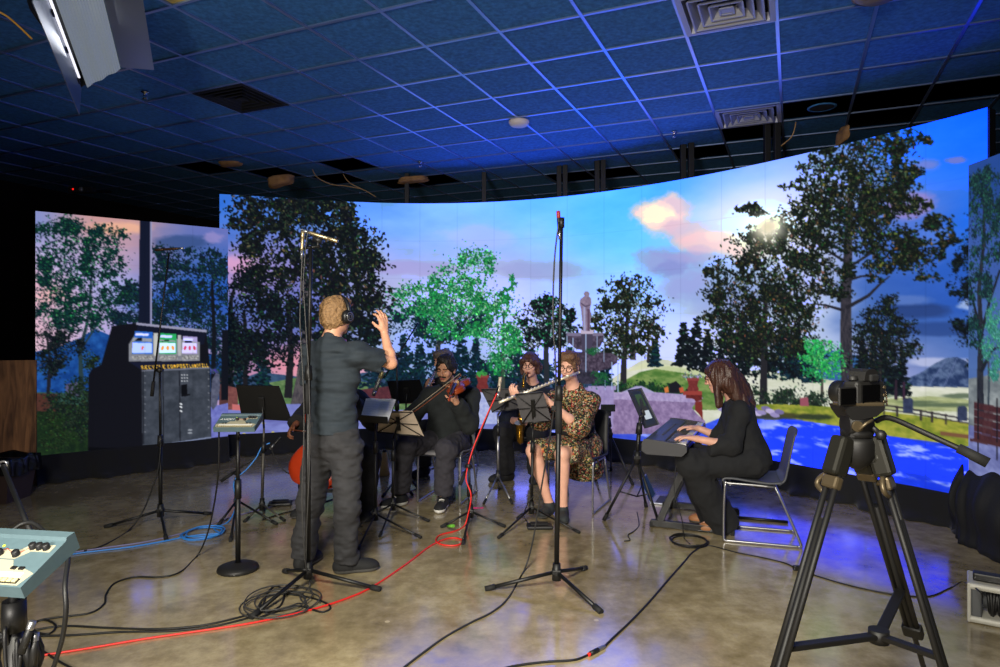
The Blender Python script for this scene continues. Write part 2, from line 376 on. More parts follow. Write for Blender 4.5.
class Screen:
    """canvas over a vertical screen whose plan is the polyline plan[(X, Y)], from z0 to z1; pictures are drawn in the frame of the park view it shows"""
    def __init__(s, plan, z0, z1, res=.0045):
        s.plan = np.array(plan); s.z0, s.z1 = z0, z1
        seg = np.hypot(*np.diff(s.plan, axis=0).T); cum = np.r_[0, np.cumsum(seg)]; s.L = cum[-1]
        s.W = int(s.L/res)//2*2+1; s.H = int((z1-z0)/res)//2*2+1
        u = np.linspace(0, s.L, s.W); s.X = np.interp(u, cum, s.plan[:, 0]); s.Y = np.interp(u, cum, s.plan[:, 1])
        s.px = CX+F*s.X/s.Y; z = np.linspace(z1, z0, s.H)
        s.PX = np.broadcast_to(s.px[None, :], (s.H, s.W)); s.PY = CY-(z[:, None]-EYE)*F/s.Y[None, :]
        s.img = np.zeros((s.H, s.W, 3)); s.u = u; s.z = z
        s.order = np.argsort(s.px)
    def win(s, x0, y0, x1, y1):
        a, b_ = int(np.searchsorted(s.px, x0)), int(np.searchsorted(s.px, x1, 'right'))
        if b_ <= a: return None
        za = EYE+(CY-y0)*s.Y[a:b_]/F; zb = EYE+(CY-y1)*s.Y[a:b_]/F
        r0 = int((s.z1-za.max())/(s.z1-s.z0)*(s.H-1)); r1 = int((s.z1-zb.min())/(s.z1-s.z0)*(s.H-1))+2
        r0 = max(r0, 0); r1 = min(r1, s.H)
        if r1 <= r0: return None
        return slice(r0, r1), slice(a, b_)
    def put(s, w_, mask, col, op=1.0):
        t = s.img[w_]; m = mask*op
        if m.ndim == 2: m = m[..., None]
        t += (np.asarray(col, float)-t)*m
    def leaf(s, x, y, a, b_, th, col, op=1.0):
        r = max(a, b_); w_ = s.win(x-r, y-r, x+r, y+r)
        if w_ is None: return
        dx = s.PX[w_]-x; dy = s.PY[w_]-y; c, n = math.cos(th), math.sin(th)
        m = (((dx*c+dy*n)/a)**2+((dy*c-dx*n)/b_)**2) < 1
        s.img[w_][m] = s.img[w_][m]*(1-op)+np.asarray(col, float)*op
    def poly(s, P, col, col2=None, nz=0, cell=18, seed=1, op=1.0, ax=1.0):
        P = np.array(P, float); w_ = s.win(P[:, 0].min(), P[:, 1].min(), P[:, 0].max(), P[:, 1].max())
        if w_ is None: return
        x, y = s.PX[w_], s.PY[w_]; ins = np.zeros(x.shape, bool); n = len(P)
        for i in range(n):
            x1, y1 = P[i]; x2, y2 = P[(i+1) % n]
            if y1 == y2: continue
            k = (y1 > y) != (y2 > y); ins ^= k & (x < (x2-x1)*(y-y1)/(y2-y1)+x1)
        c = np.broadcast_to(np.asarray(col, float), x.shape+(3,)).copy()
        if col2 is not None:
            t = vnoise(x.shape[0], x.shape[1], cell, 5, seed, .65, ax); t = np.clip((t-.5)*nz+.5, 0, 1)[..., None]
            c = c*(1-t)+np.asarray(col2, float)*t
        s.img[w_] = np.where(ins[..., None], s.img[w_]*(1-op)+c*op, s.img[w_])
    def limb(s, pts, col, col2=None):
        """tapered stroke through (x, y, width)"""
        for (x0, y0, w0), (x1, y1, w1) in zip(pts, pts[1:]):
            d = math.hypot(x1-x0, y1-y0) or 1; nx, ny = -(y1-y0)/d, (x1-x0)/d
            s.poly([(x0+nx*w0/2, y0+ny*w0/2), (x1+nx*w1/2, y1+ny*w1/2), (x1-nx*w1/2, y1-ny*w1/2), (x0-nx*w0/2, y0-ny*w0/2)], col, col2, 2.5, 12, 3, ax=.3)
    def glow(s, x, y, rx, ry, col, k=1.0):
        w_ = s.win(x-3*rx, y-3*ry, x+3*rx, y+3*ry)
        if w_ is None: return
        g = np.exp(-((s.PX[w_]-x)/rx)**2-((s.PY[w_]-y)/ry)**2)*k
        s.put(w_, np.clip(g, 0, 1), col)
    def cloud(s, x, y, rx, ry, col, k=1.0, seed=0, edge=1.6):
        w_ = s.win(x-2*rx, y-2*ry, x+2*rx, y+2*ry)
        if w_ is None: return
        n = vnoise(*s.PX[w_].shape, cell=rx*2.2, oct=6, seed=seed, persist=.62, ax=1.5)
        d = 1-np.sqrt(((s.PX[w_]-x)/rx)**2+((s.PY[w_]-y)/ry)**2)
        s.put(w_, np.clip((d+(n-.5)*edge)*2.2, 0, 1)*k, col)
    def sky(s, pts, sig=33, nz=14, seed=5):
        num = np.zeros((s.H, s.W, 3)); den = np.zeros((s.H, s.W, 1))
        wx = (vnoise(s.H, s.W, 120, 5, seed, .6, 2.2)-.5)*70; wy = (vnoise(s.H, s.W, 120, 5, seed+1, .6, 2.2)-.5)*34
        X, Y = s.PX+wx, s.PY+wy
        for x, y, c in pts:
            g = np.exp(-((X-x)**2+(1.6*(Y-y))**2)/(2*sig*sig))[..., None]+1e-7; num += g*np.asarray(c, float); den += g
        s.img = num/den+((vnoise(s.H, s.W, 60, 6, seed+2, .6, 2.5)-.5)*nz*2)[..., None]
    def crown(s, ells, n, size, pal, clump=14, spread=.32, seed=0, asp=.6, cover=.33):
        """foliage: a ragged leafy mass over the ellipses (x, y, rx, ry), then n leaf sprays in clumps; pal [(rgb, weight)]"""
        size *= .8; n = int(n*1.5); r = random.Random(seed); tot = sum(e[2]*e[3] for e in ells); cols = [p[0] for p in pal]; ws = [p[1] for p in pal]
        E = np.array(ells, float); w_ = s.win((E[:, 0]-E[:, 2]*1.4).min(), (E[:, 1]-E[:, 3]*1.4).min(), (E[:, 0]+E[:, 2]*1.4).max(), (E[:, 1]+E[:, 3]*1.4).max())
        if w_ is not None and min(s.PX[w_].shape) > 12:
            X, Y = s.PX[w_], s.PY[w_]; k = abs(X.shape[1]/max(np.ptp(X[0]), 1)); d = np.full(X.shape, -9.0)
            for x, y, rx, ry in ells: d = np.maximum(d, 1-((X-x)/rx)**2-((Y-y)/ry)**2)
            sh = X.shape; lf = vnoise(*sh, cell=size*1.5*k, oct=2, seed=seed+1, persist=.8); cl = vnoise(*sh, cell=size*6*k, oct=2, seed=seed+2)
            m = np.minimum(d, .55)*.8+(lf-.5)*2.2+(cl-.5)*2.6 > .60-cover
            pick = vnoise(*sh, cell=size*1.1*k, oct=3, seed=seed+3, persist=.9); rank = np.argsort(np.argsort(pick[m]))/max(m.sum(), 1)
            cw = np.cumsum(ws)/sum(ws); idx = np.searchsorted(cw, np.clip(rank, 0, .9999)); t = s.img[w_]
            t[m] = np.array(cols, float)[idx]*(.75+.5*vnoise(*sh, cell=size*.8*k, oct=2, seed=seed+4)[m])[:, None]
        for x, y, rx, ry in ells:
            m = int(n*rx*ry/tot/clump)+1
            for _ in range(m):
                t = r.random()*2*PI; q = math.sqrt(r.random())*1.1; cx, cy = x+rx*q*math.cos(t), y+ry*q*math.sin(t)
                sp = min(rx, ry)*spread
                for _ in range(clump):
                    a = size*r.uniform(.35, .85)
                    s.leaf(cx+r.gauss(0, sp), cy+r.gauss(0, sp*.7), a, a*asp*r.uniform(.5, 1.0), r.random()*PI, tuple(k*r.uniform(.7, 1.25) for k in r.choices(cols, ws)[0]))
    def conifer(s, x, y0, y1, w, pal, seed=0, n=150, size=2.2):
        r = random.Random(seed); cols = [p[0] for p in pal]; ws = [p[1] for p in pal]
        for i in range(n):
            t = r.random()**.7; hw = w*(.12+.88*t)*(.75+.25*math.sin(t*34))
            s.leaf(x+r.uniform(-1, 1)*hw/2, y0+(y1-y0)*t, size*r.uniform(.7, 1.4), size*.5, r.uniform(-.5, .5), r.choices(cols, ws)[0])
    def line(s, pts, w_, col): s.limb([(x, y, w_) for x, y in pts], col)
    def text(s, word, P, col):
        """5-row dot letters spread over the parallelogram P: top-left, top-right, bottom-left"""
        (ax, ay), (bx, by), (cx, cy) = P; n = len(word)*4-1
        for k, ch in enumerate(word):
            for row, bits in enumerate(FONT[ch]):
                for q in range(3):
                    if bits >> (2-q) & 1:
                        o = []
                        for du, dv in ((0, 0), (1, 0), (1, 1), (0, 1)):
                            U, W_ = (k*4+q+du)/n, (row+dv)/5; o.append((ax+(bx-ax)*U+(cx-ax)*W_, ay+(by-ay)*U+(cy-ay)*W_))
                        s.poly(o, col)
FONT = {'R': (6, 5, 6, 5, 5), 'E': (7, 4, 6, 4, 7), 'C': (7, 4, 4, 4, 7), 'Y': (5, 5, 2, 2, 2), 'L': (4, 4, 4, 4, 7), 'O': (7, 5, 5, 5, 7), 'M': (5, 7, 7, 5, 5),
        'P': (7, 5, 7, 4, 4), 'S': (7, 4, 7, 1, 7), 'T': (7, 2, 2, 2, 2), 'A': (2, 5, 7, 5, 5), 'N': (5, 7, 7, 7, 5), 'D': (6, 5, 5, 5, 6), 'F': (7, 4, 6, 4, 4), 'I': (7, 2, 2, 2, 7), 'G': (7, 4, 5, 5, 7)}

# --- plans
tx = [220, 300, 355, 450, 500, 560, 640, 720, 800, 870, 940, 987]; ty = [194, 199, 202, 203, 202, 196, 187, 172.5, 154, 137, 121, 107]
pc = np.polyfit((np.array(tx)-600)/400, ty, 5)
MAIN_Z = (.25, 3.25); SIDE_Z = (.27, 2.77)
xs = np.linspace(219.5, 987.5, 160); Yp = (MAIN_Z[1]-EYE)*F/(CY-np.polyval(pc, (xs-600)/400))
main = Screen(np.c_[(xs-CX)/F*Yp, Yp], *MAIN_Z)
def depth_main(px): return float(np.interp(px, xs, Yp))
LA, LB = at(35.5, 0, 6.78), at(228, 0, 7.98)
left = Screen([(LA.x, LA.y), (LB.x, LB.y)], *SIDE_Z)
RA, RB = at(968.5, 0, 4.91), V((3.36, 2.7, 0))
right = Screen([(RA.x, RA.y), (RB.x, RB.y)], *SIDE_Z)

DK = [((12, 18, 23), 6), ((20, 28, 30), 3), ((40, 48, 38), 1.1), ((84, 86, 58), .45), ((22, 52, 36), .4)]
DK2 = [((9, 15, 22), 6), ((16, 26, 34), 3), ((26, 40, 38), 1.1), ((28, 66, 46), .4)]
SUN = [((14, 21, 20), 6), ((26, 34, 28), 3.4), ((54, 58, 38), 1.3), ((104, 100, 64), .6), ((26, 66, 40), .5)]
GR = [((34, 150, 78), 4), ((22, 104, 62), 4), ((16, 66, 54), 3), ((92, 205, 120), 1.6), ((140, 226, 160), .5)]
TEAL = [((12, 34, 50), 4), ((18, 50, 66), 2.4), ((16, 60, 50), 1.2), ((8, 22, 34), 3)]

# ============ main picture
s = main
s.sky([(225, 200, (36, 105, 215)), (265, 225, (84, 128, 220)), (240, 265, (185, 150, 205)), (300, 290, (100, 110, 190)), (240, 330, (70, 105, 190)), (270, 355, (215, 140, 160)), (325, 372, (240, 165, 178)), (300, 330, (70, 110, 200)),
       (365, 210, (84, 146, 236)), (400, 225, (120, 184, 246)), (450, 212, (138, 206, 252)), (400, 255, (158, 168, 232)), (380, 285, (176, 176, 230)), (450, 240, (162, 198, 246)), (410, 290, (196, 200, 242)), (395, 330, (160, 186, 235)), (500, 262, (166, 176, 234)), (540, 275, (170, 188, 240)), (470, 285, (198, 210, 247)), (500, 305, (212, 224, 250)), (440, 345, (140, 170, 235)), (520, 345, (205, 218, 248)),
       (500, 210, (110, 200, 253)), (560, 212, (92, 198, 253)), (600, 215, (84, 200, 253)), (600, 250, (108, 214, 253)), (540, 240, (146, 210, 252)), (570, 285, (174, 214, 251)), (620, 290, (162, 216, 251)), (590, 325, (196, 220, 248)), (650, 330, (198, 220, 250)), (660, 190, (72, 180, 252)), (650, 245, (102, 208, 253)),
       (720, 180, (85, 170, 245)), (740, 215, (225, 235, 250)), (725, 250, (150, 200, 248)), (720, 290, (150, 165, 225)), (690, 355, (215, 222, 242)), (770, 160, (140, 190, 248)), (800, 200, (210, 222, 246)), (820, 260, (180, 190, 235)), (800, 330, (190, 205, 240)), (850, 170, (120, 150, 232)), (870, 210, (90, 130, 225)),
       (900, 150, (34, 124, 250)), (930, 135, (22, 116, 252)), (980, 120, (8, 104, 252)), (960, 180, (30, 116, 250)), (985, 220, (20, 108, 246)), (930, 210, (95, 120, 205)), (900, 250, (60, 105, 208)), (940, 260, (50, 95, 195)), (900, 290, (55, 98, 185)), (960, 300, (35, 85, 190)), (910, 325, (55, 92, 165)), (950, 345, (70, 110, 185)), (915, 362, (160, 165, 212)), (980, 360, (60, 105, 190))])
s.cloud(470, 236, 45, 12, (178, 196, 246), .6, 11); s.cloud(420, 268, 60, 8, (168, 150, 215), .5, 12); s.cloud(530, 270, 48, 10, (150, 152, 214), .55, 13)
s.cloud(672, 262, 30, 17, (152, 160, 222), .95, 14); s.cloud(690, 286, 30, 20, (156, 168, 228), .9, 15); s.cloud(668, 268, 20, 9, (136, 148, 214), .7, 44); s.cloud(650, 258, 16, 8, (150, 170, 225), .8, 16)
s.cloud(664, 214, 32, 22, (246, 214, 220), 1, 17); s.cloud(676, 205, 18, 9, (226, 196, 220), .7, 45); s.cloud(655, 224, 14, 7, (255, 232, 220), .8, 46); s.cloud(660, 214, 20, 12, (255, 240, 222), .9, 18); s.cloud(680, 230, 26, 13, (228, 190, 214), .8, 19)
s.cloud(712, 242, 36, 12, (242, 200, 208), .95, 20); s.cloud(740, 250, 30, 10, (250, 212, 208), .9, 21); s.cloud(722, 236, 16, 6, (255, 222, 214), .8, 47); s.cloud(700, 250, 18, 5, (214, 184, 216), .8, 48); s.cloud(750, 240, 18, 7, (255, 226, 214), .7, 49); s.cloud(705, 256, 30, 7, (170, 165, 220), .6, 22)
s.glow(766, 228, 46, 36, (255, 252, 240), .95); s.glow(745, 215, 50, 30, (240, 245, 252), .6)
for x, y, rx, ry, c, k, sd in ((925, 165, 22, 10, (150, 135, 205), .6, 23), (955, 160, 12, 4, (140, 125, 200), .7, 24), (910, 205, 28, 14, (170, 140, 205), .7, 25), (935, 235, 24, 12, (90, 130, 225), .6, 26), (915, 310, 45, 9, (38, 62, 120), .8, 27), (940, 330, 50, 7, (38, 66, 130), .7, 28), (905, 300, 30, 6, (95, 125, 195), .7, 29), (960, 270, 30, 12, (36, 90, 190), .6, 30), (880, 345, 40, 6, (150, 165, 215), .6, 31), (940, 362, 40, 5, (190, 195, 228), .8, 32), (968, 305, 12, 6, (175, 195, 235), .8, 33)):
    s.cloud(x, y, rx, ry, c, k, sd)
s.cloud(245, 268, 26, 14, (225, 165, 205), .8, 40); s.cloud(270, 300, 24, 12, (150, 150, 220), .6, 41); s.cloud(300, 360, 40, 16, (235, 150, 165), .7, 42); s.cloud(330, 375, 24, 9, (250, 190, 195), .8, 43)
# far hills, mountains
s.poly([(225, 385), (260, 372), (310, 378), (370, 372), (430, 380), (480, 376), (540, 384), (600, 380), (600, 400), (225, 400)], (44, 64, 100), (60, 88, 120), 2, 12, 4)
s.poly([(790, 362), (830, 350), (860, 356), (900, 374), (905, 400), (790, 400)], (40, 82, 150), (60, 110, 170), 2, 12, 5)
s.poly([(862, 392), (872, 378), (886, 367), (898, 370), (906, 379), (922, 372), (934, 364), (946, 358), (957, 357), (968, 362), (980, 374), (992, 384), (992, 400), (862, 400)], (34, 52, 92), (92, 112, 150), 3.2, 9, 6)
for P in ([(946, 360), (938, 372), (930, 384)], [(957, 358), (950, 374), (944, 386)], [(886, 369), (880, 380), (874, 388)], [(966, 364), (972, 378), (978, 388)]): s.line(P, .9, (96, 112, 156))
# grass hills
s.poly([(225, 392), (262, 384), (300, 377), (350, 380), (420, 390), (480, 392), (480, 412), (225, 412)], (70, 104, 62), (112, 140, 92), 2.4, 10, 7, ax=2)
s.poly([(560, 395), (600, 388), (618, 374), (640, 361), (652, 358), (668, 360), (690, 366), (712, 374), (735, 372), (760, 370), (800, 376), (830, 380), (860, 384), (900, 386), (940, 387), (992, 388), (992, 440), (560, 440)], (196, 202, 176), (226, 226, 214), 2, 14, 8, ax=3)
s.poly([(604, 398), (618, 384), (640, 372), (668, 366), (700, 371), (728, 380), (735, 396), (735, 410), (604, 410)], (74, 116, 52), (128, 152, 86), 2.6, 10, 9, ax=2.5)
s.poly([(625, 372), (645, 362), (690, 368), (715, 378), (690, 374), (650, 368)], (214, 218, 178), op=.8)
s.poly([(868, 400), (930, 396), (992, 402), (992, 412), (868, 410)], (150, 160, 110), (190, 196, 150), 2.4, 8, 10, ax=3)
for x, y, w_ in ((880, 396, 30), (915, 402, 26), (940, 405, 40), (960, 396, 22)): s.cloud(x, y, w_, 2.4, (74, 92, 72), .8, int(x))
# background evergreens
for i, (x, y0, y1, w_) in enumerate([(403, 335, 392, 34), (420, 342, 392, 28), (462, 330, 392, 34), (476, 338, 395, 26), (392, 350, 392, 26), (445, 350, 394, 30), (515, 345, 392, 34), (532, 350, 395, 26), (570, 345, 395, 30), (500, 352, 395, 24), (240, 340, 392, 28), (262, 345, 388, 24), (350, 345, 386, 34), (374, 340, 388, 30), (330, 352, 384, 22), (605, 350, 392, 22), (655, 342, 366, 14), (684, 322, 366, 26), (696, 318, 370, 30), (708, 330, 372, 24), (725, 320, 374, 34), (742, 312, 376, 34), (782, 325, 378, 34), (798, 332, 380, 34), (812, 345, 382, 24), (862, 338, 388, 22), (874, 345, 390, 18), (893, 345, 394, 20), (902, 350, 396, 22), (884, 340, 392, 20)]):
    s.conifer(x, y0, y1, w_, TEAL if x < 660 or x > 770 and x < 830 else DK2, i, 190)
s.crown([(440, 372, 60, 20), (530, 376, 50, 16)], 900, 2.6, TEAL, 12, .4, 50)
s.crown([(790, 352, 28, 22), (750, 352, 30, 22)], 600, 2.6, DK2, 12, .4, 51)
# left big maple
TR = (62, 58, 66); TR2 = (96, 90, 92)
s.limb([(300, 408, 20), (303, 380, 14), (307, 340, 11), (306, 300, 9), (303, 270, 7)], TR, TR2)
s.limb([(288, 398, 8), (291, 350, 6), (288, 300, 5)], (30, 30, 36)); s.limb([(245, 392, 5), (246, 350, 4), (244, 310, 3)], (26, 26, 32)); s.limb([(229, 396, 9), (229, 340, 7), (231, 300, 4), (236, 282, 2)], (24, 26, 32))
s.limb([(305, 330, 6), (330, 300, 4), (350, 280, 2)], (34, 34, 38)); s.limb([(246, 345, 3), (262, 325, 2)], (26, 26, 32))
s.crown([(255, 212, 26, 14), (290, 213, 40, 18), (325, 210, 26, 12), (300, 245, 50, 24), (345, 240, 30, 20), (345, 275, 34, 22), (300, 285, 42, 26), (362, 262, 24, 16), (252, 246, 14, 8), (262, 275, 18, 14), (240, 222, 12, 8), (362, 300, 26, 16), (372, 282, 12, 8), (350, 325, 30, 20), (345, 215, 14, 10)], 3500, 3.3, DK, 15, .36, 60, cover=0.3)
s.crown([(235, 300, 22, 18), (265, 310, 24, 20), (250, 340, 30, 20), (290, 330, 26, 22), (230, 365, 20, 18), (272, 358, 20, 12), (335, 350, 26, 14), (375, 330, 14, 16), (240, 278, 14, 10), (315, 355, 16, 12), (225, 330, 14, 20)], 1900, 2.8, DK2, 15, .36, 61)
# bright green trees
s.limb([(438, 392, 6), (438, 345, 5), (446, 325, 3), (452, 300, 2)], (62, 64, 60)); s.limb([(438, 345, 3), (462, 325, 2), (475, 310, 1.5)], (50, 52, 52)); s.limb([(438, 340, 3), (420, 318, 2)], (50, 52, 52))
s.crown([(412, 316, 24, 12), (440, 330, 34, 12), (470, 322, 18, 12)], 500, 2.1, TEAL, 12, .4, 62)
s.crown([(420, 302, 26, 16), (446, 308, 24, 18), (456, 282, 22, 20), (474, 258, 14, 11), (484, 264, 12, 12), (466, 258, 8, 6), (436, 284, 14, 12), (410, 290, 12, 6), (470, 300, 16, 16), (452, 330, 30, 10), (404, 296, 10, 8), (490, 300, 10, 10)], 1700, 2.0, GR, 13, .38, 63, cover=0.16)
s.limb([(503, 395, 4), (503, 350, 3), (504, 310, 1.6)], (60, 66, 60))
s.crown([(503, 300, 9, 12), (500, 318, 16, 14), (508, 340, 18, 14), (500, 360, 14, 14), (512, 282, 4, 8), (490, 330, 8, 12)], 620, 1.9, GR, 12, .4, 64, cover=0.14)
# dark tree left of the fountain, tree right of it
s.limb([(547, 398, 6), (546, 350, 5), (550, 320, 4), (548, 305, 2)], (40, 44, 52)); s.limb([(547, 345, 3), (562, 328, 2)], (40, 44, 52))
s.crown([(545, 305, 14, 10), (535, 320, 16, 12), (560, 318, 18, 12), (548, 335, 26, 14), (568, 335, 12, 10), (530, 340, 10, 10)], 900, 2.1, DK2+[((40, 150, 90), .8)], 13, .38, 65, cover=0.26)
s.limb([(623, 398, 7), (624, 360, 5.5), (627, 330, 4), (628, 300, 2.5)], (40, 38, 46)); s.limb([(633, 360, 6), (633, 330, 4), (640, 310, 2)], (66, 64, 66)); s.limb([(648, 362, 3), (649, 345, 2)], (50, 46, 50))
s.crown([(626, 290, 16, 13), (640, 282, 12, 7), (618, 310, 18, 16), (643, 305, 18, 16), (628, 330, 26, 16), (650, 330, 12, 14), (608, 330, 8, 10), (655, 318, 5, 4), (620, 348, 16, 10), (645, 348, 12, 7), (600, 292, 6, 2.5), (595, 318, 7, 4)], 1300, 2.2, SUN, 13, .36, 66, cover=0.26)
# sun tree and big tree on the right
s.limb([(763, 408, 8), (764, 370, 7), (764, 330, 5.5), (766, 290, 4)], (36, 36, 42)); s.limb([(764, 345, 3), (785, 330, 2)], (36, 36, 42)); s.limb([(765, 320, 3), (745, 305, 2)], (36, 36, 42))
s.crown([(752, 210, 14, 6), (760, 245, 26, 16), (735, 265, 18, 12), (780, 265, 28, 22), (745, 290, 32, 18), (790, 295, 28, 20), (720, 295, 18, 9), (760, 315, 40, 16), (725, 318, 22, 10), (795, 225, 20, 14), (730, 335, 24, 14), (790, 335, 26, 18), (712, 272, 10, 5), (765, 340, 34, 16), (795, 320, 20, 14)], 3300, 2.7, SUN, 14, .36, 67, cover=0.26)
s.limb([(848, 392, 13), (846, 350, 12), (846, 300, 10.5), (848, 250, 8.5), (850, 200, 6), (852, 160, 4)], (40, 40, 50), (66, 62, 70))
for P in ([(846, 308, 4), (868, 296, 3), (882, 282, 2), (890, 276, 1)], [(842, 310, 3), (825, 305, 2), (815, 304, 1)], [(848, 268, 3), (868, 255, 2.4), (885, 244, 1.5)], [(849, 280, 3), (862, 276, 2), (876, 277, 1)], [(846, 262, 3), (826, 250, 2), (812, 240, 1)], [(850, 225, 3), (870, 205, 2), (892, 195, 1)], [(850, 215, 3), (830, 195, 2), (810, 185, 1)]): s.limb(P, (36, 36, 44))
s.crown([(815, 165, 18, 8), (850, 155, 28, 14), (885, 150, 26, 14), (905, 135, 14, 8), (920, 142, 14, 5), (835, 185, 34, 16), (880, 182, 32, 16), (815, 205, 26, 16), (860, 212, 34, 18), (905, 205, 22, 9), (820, 235, 26, 16), (860, 240, 28, 14), (900, 245, 26, 15), (935, 222, 18, 8), (920, 252, 20, 14), (948, 238, 12, 7), (890, 265, 24, 9), (812, 265, 22, 14), (845, 272, 10, 8), (930, 278, 12, 5), (830, 290, 20, 10), (795, 185, 14, 5), (905, 170, 16, 10), (875, 278, 10, 5)], 4300, 3.0, SUN, 15, .36, 68, cover=0.24)
s.limb([(880, 398, 4), (880, 360, 3.5), (882, 330, 2.4)], (34, 34, 40)); s.limb([(896, 400, 3), (896, 380, 2.4)], (50, 36, 50)); s.limb([(904, 400, 3), (904, 382, 2.4)], (56, 36, 56))
s.crown([(880, 315, 16, 12), (895, 330, 18, 12), (870, 335, 16, 14), (900, 350, 18, 10), (880, 356, 22, 14), (865, 360, 14, 14), (913, 351, 10, 5), (888, 300, 8, 6)], 1300, 2.2, DK, 13, .36, 69, cover=0.26)
s.limb([(822, 404, 2.6), (822, 375, 2.2), (823, 350, 1.4)], (70, 66, 60))
s.crown([(822, 345, 9, 7), (816, 358, 13, 10), (830, 360, 12, 12), (822, 372, 15, 8), (808, 345, 4, 6)], 560, 2.0, [((40, 176, 84), 4), ((30, 130, 74), 3), ((110, 220, 130), 2), ((24, 84, 64), 1.5)], 12, .38, 70)
s.limb([(990, 412, 8), (984, 360, 6), (980, 300, 5), (985, 220, 3)], (26, 28, 36))
s.crown([(975, 250, 14, 20), (985, 285, 18, 26), (965, 290, 14, 12), (975, 330, 18, 16), (985, 370, 14, 16), (960, 325, 8, 7), (985, 215, 12, 18), (958, 262, 7, 8)], 1100, 2.0, DK2, 13, .36, 71)
# sun through leaves
s.glow(768, 226, 15, 11, (255, 254, 240), 1.0); s.glow(766, 226, 7, 6, (255, 255, 250), 1)
for a, L_ in ((95, 38), (118, 42), (140, 30), (70, 34), (160, 22), (30, 26), (-20, 20)):
    for k in range(10): s.glow(768+math.cos(a*PI/180)*L_*k/10, 226+math.sin(a*PI/180)*L_*k/10, 4.5, 4.5, (235, 225, 190), .2*(1-k/10))
# hedges and bushes
s.crown([(615, 390, 26, 7), (645, 391, 26, 7), (668, 393, 18, 6), (590, 398, 16, 8)], 700, 2.0, [((24, 62, 36), 4), ((16, 42, 32), 4), ((50, 96, 50), 1.5)], 12, .5, 72)
s.crown([(754, 399, 14, 9), (782, 399, 9, 8), (796, 398, 9, 9), (816, 401, 10, 8), (740, 402, 10, 6)], 620, 1.9, [((22, 34, 30), 5), ((36, 56, 40), 3), ((70, 90, 70), 1)], 12, .45, 73)
# ground: paving with dappled light, lawn strip, rocks, fence
s.poly([(219, 404), (300, 404), (400, 410), (480, 408), (560, 420), (610, 432), (705, 424), (735, 412), (770, 412), (800, 416), (850, 426), (990, 446), (990, 520), (219, 520)], (104, 110, 178), (132, 140, 208), 2, 16, 11, ax=3)
w_ = s.win(470, 400, 990, 520); t = np.clip((s.PX[w_]-480)/300, 0, 1)*np.clip((s.PY[w_]-(402+np.clip((s.PX[w_]-700)/280, 0, 1)*40))/6, 0, 1)*(s.PX[w_] > 470)
gm = ((s.PY[w_] > np.interp(s.PX[w_], [470, 560, 610, 705, 735, 770, 850, 990], [408, 420, 432, 424, 412, 412, 426, 446])))
s.put(w_, t*gm*.92, (24, 62, 248))
n1 = vnoise(*s.PX[w_].shape, cell=13, oct=5, seed=80, persist=.65, ax=5); s.put(w_, np.clip((n1-.57)*9, 0, 1)*gm*np.clip((s.PX[w_]-440)/120, 0, 1)*.9, (178, 196, 248))
n2 = vnoise(*s.PX[w_].shape, cell=40, oct=5, seed=81, persist=.6, ax=3); s.put(w_, np.clip((n2-.55)*5, 0, 1)*gm*.55, (14, 40, 200))
w_ = s.win(700, 425, 860, 520); n1 = vnoise(*s.PX[w_].shape, cell=20, oct=4, seed=82, ax=3)
s.put(w_, np.clip((n1-.5)*6, 0, 1)*(s.PY[w_] > 418)*np.exp(-((s.PY[w_]-430)/14)**2)*.8*np.exp(-((s.PX[w_]-790)/60)**2), (214, 226, 255))
w_ = s.win(219, 400, 480, 520); n1 = vnoise(*s.PX[w_].shape, cell=14, oct=4, seed=83, ax=4)
s.put(w_, np.clip((n1-.52)*4, 0, 1)*(s.PY[w_] > 411)*.5, (86, 84, 150))
s.poly([(735, 406), (770, 404), (800, 405), (850, 408), (890, 412), (950, 420), (990, 426), (990, 450), (950, 444), (890, 436), (850, 428), (800, 420), (770, 414), (735, 413)], (112, 128, 44), (168, 166, 66), 2.6, 9, 12, ax=2)
s.cloud(775, 416, 26, 4, (60, 60, 40), .9, 84); s.cloud(812, 417, 20, 4, (40, 52, 40), .9, 85)
for k in range(14):
    x = 722+k*4.4; s.leaf(x, 409+3*math.sin(k*1.7)+k*.25, 5, 2.4, .2, ((150, 140, 190), (118, 110, 160), (190, 178, 220))[k % 3])
s.line([(860, 402), (905, 408), (960, 418), (990, 422)], 1.6, (44, 40, 48)); s.line([(860, 406), (905, 412), (960, 422), (990, 427)], 1.2, (54, 48, 50))
for x in (870, 884, 897, 921, 932, 946, 980): s.line([(x, 400+(x-860)*.16), (x, 411+(x-860)*.16)], 2, (50, 44, 50))
for x, y in ((908, 407), (962, 415)):
    s.poly([(x-5, y-7), (x-3, y-9), (x+3, y-9), (x+5, y-7), (x+5, y+6), (x-5, y+6)], (40, 48, 74), (60, 70, 100), 2, 6, 3)
s.poly([(940, 431), (985, 437), (985, 441), (940, 435)], (120, 84, 60))
# left: lawn wall, benches, urn
s.poly([(228, 386), (238, 388), (238, 409), (228, 410)], (104, 60, 62), (130, 80, 76), 2, 6, 2)
s.poly([(232, 404), (250, 406), (250, 411), (232, 410)], (196, 110, 110)); s.poly([(358, 390), (390, 386), (420, 388), (420, 404), (358, 402)], (70, 36, 46), (96, 50, 58), 2, 6, 2)
for k in range(26): s.leaf(225+k*9.6, 420+14*abs(math.sin(k*2.3)), 1.6, .9, 0, (196, 186, 90))
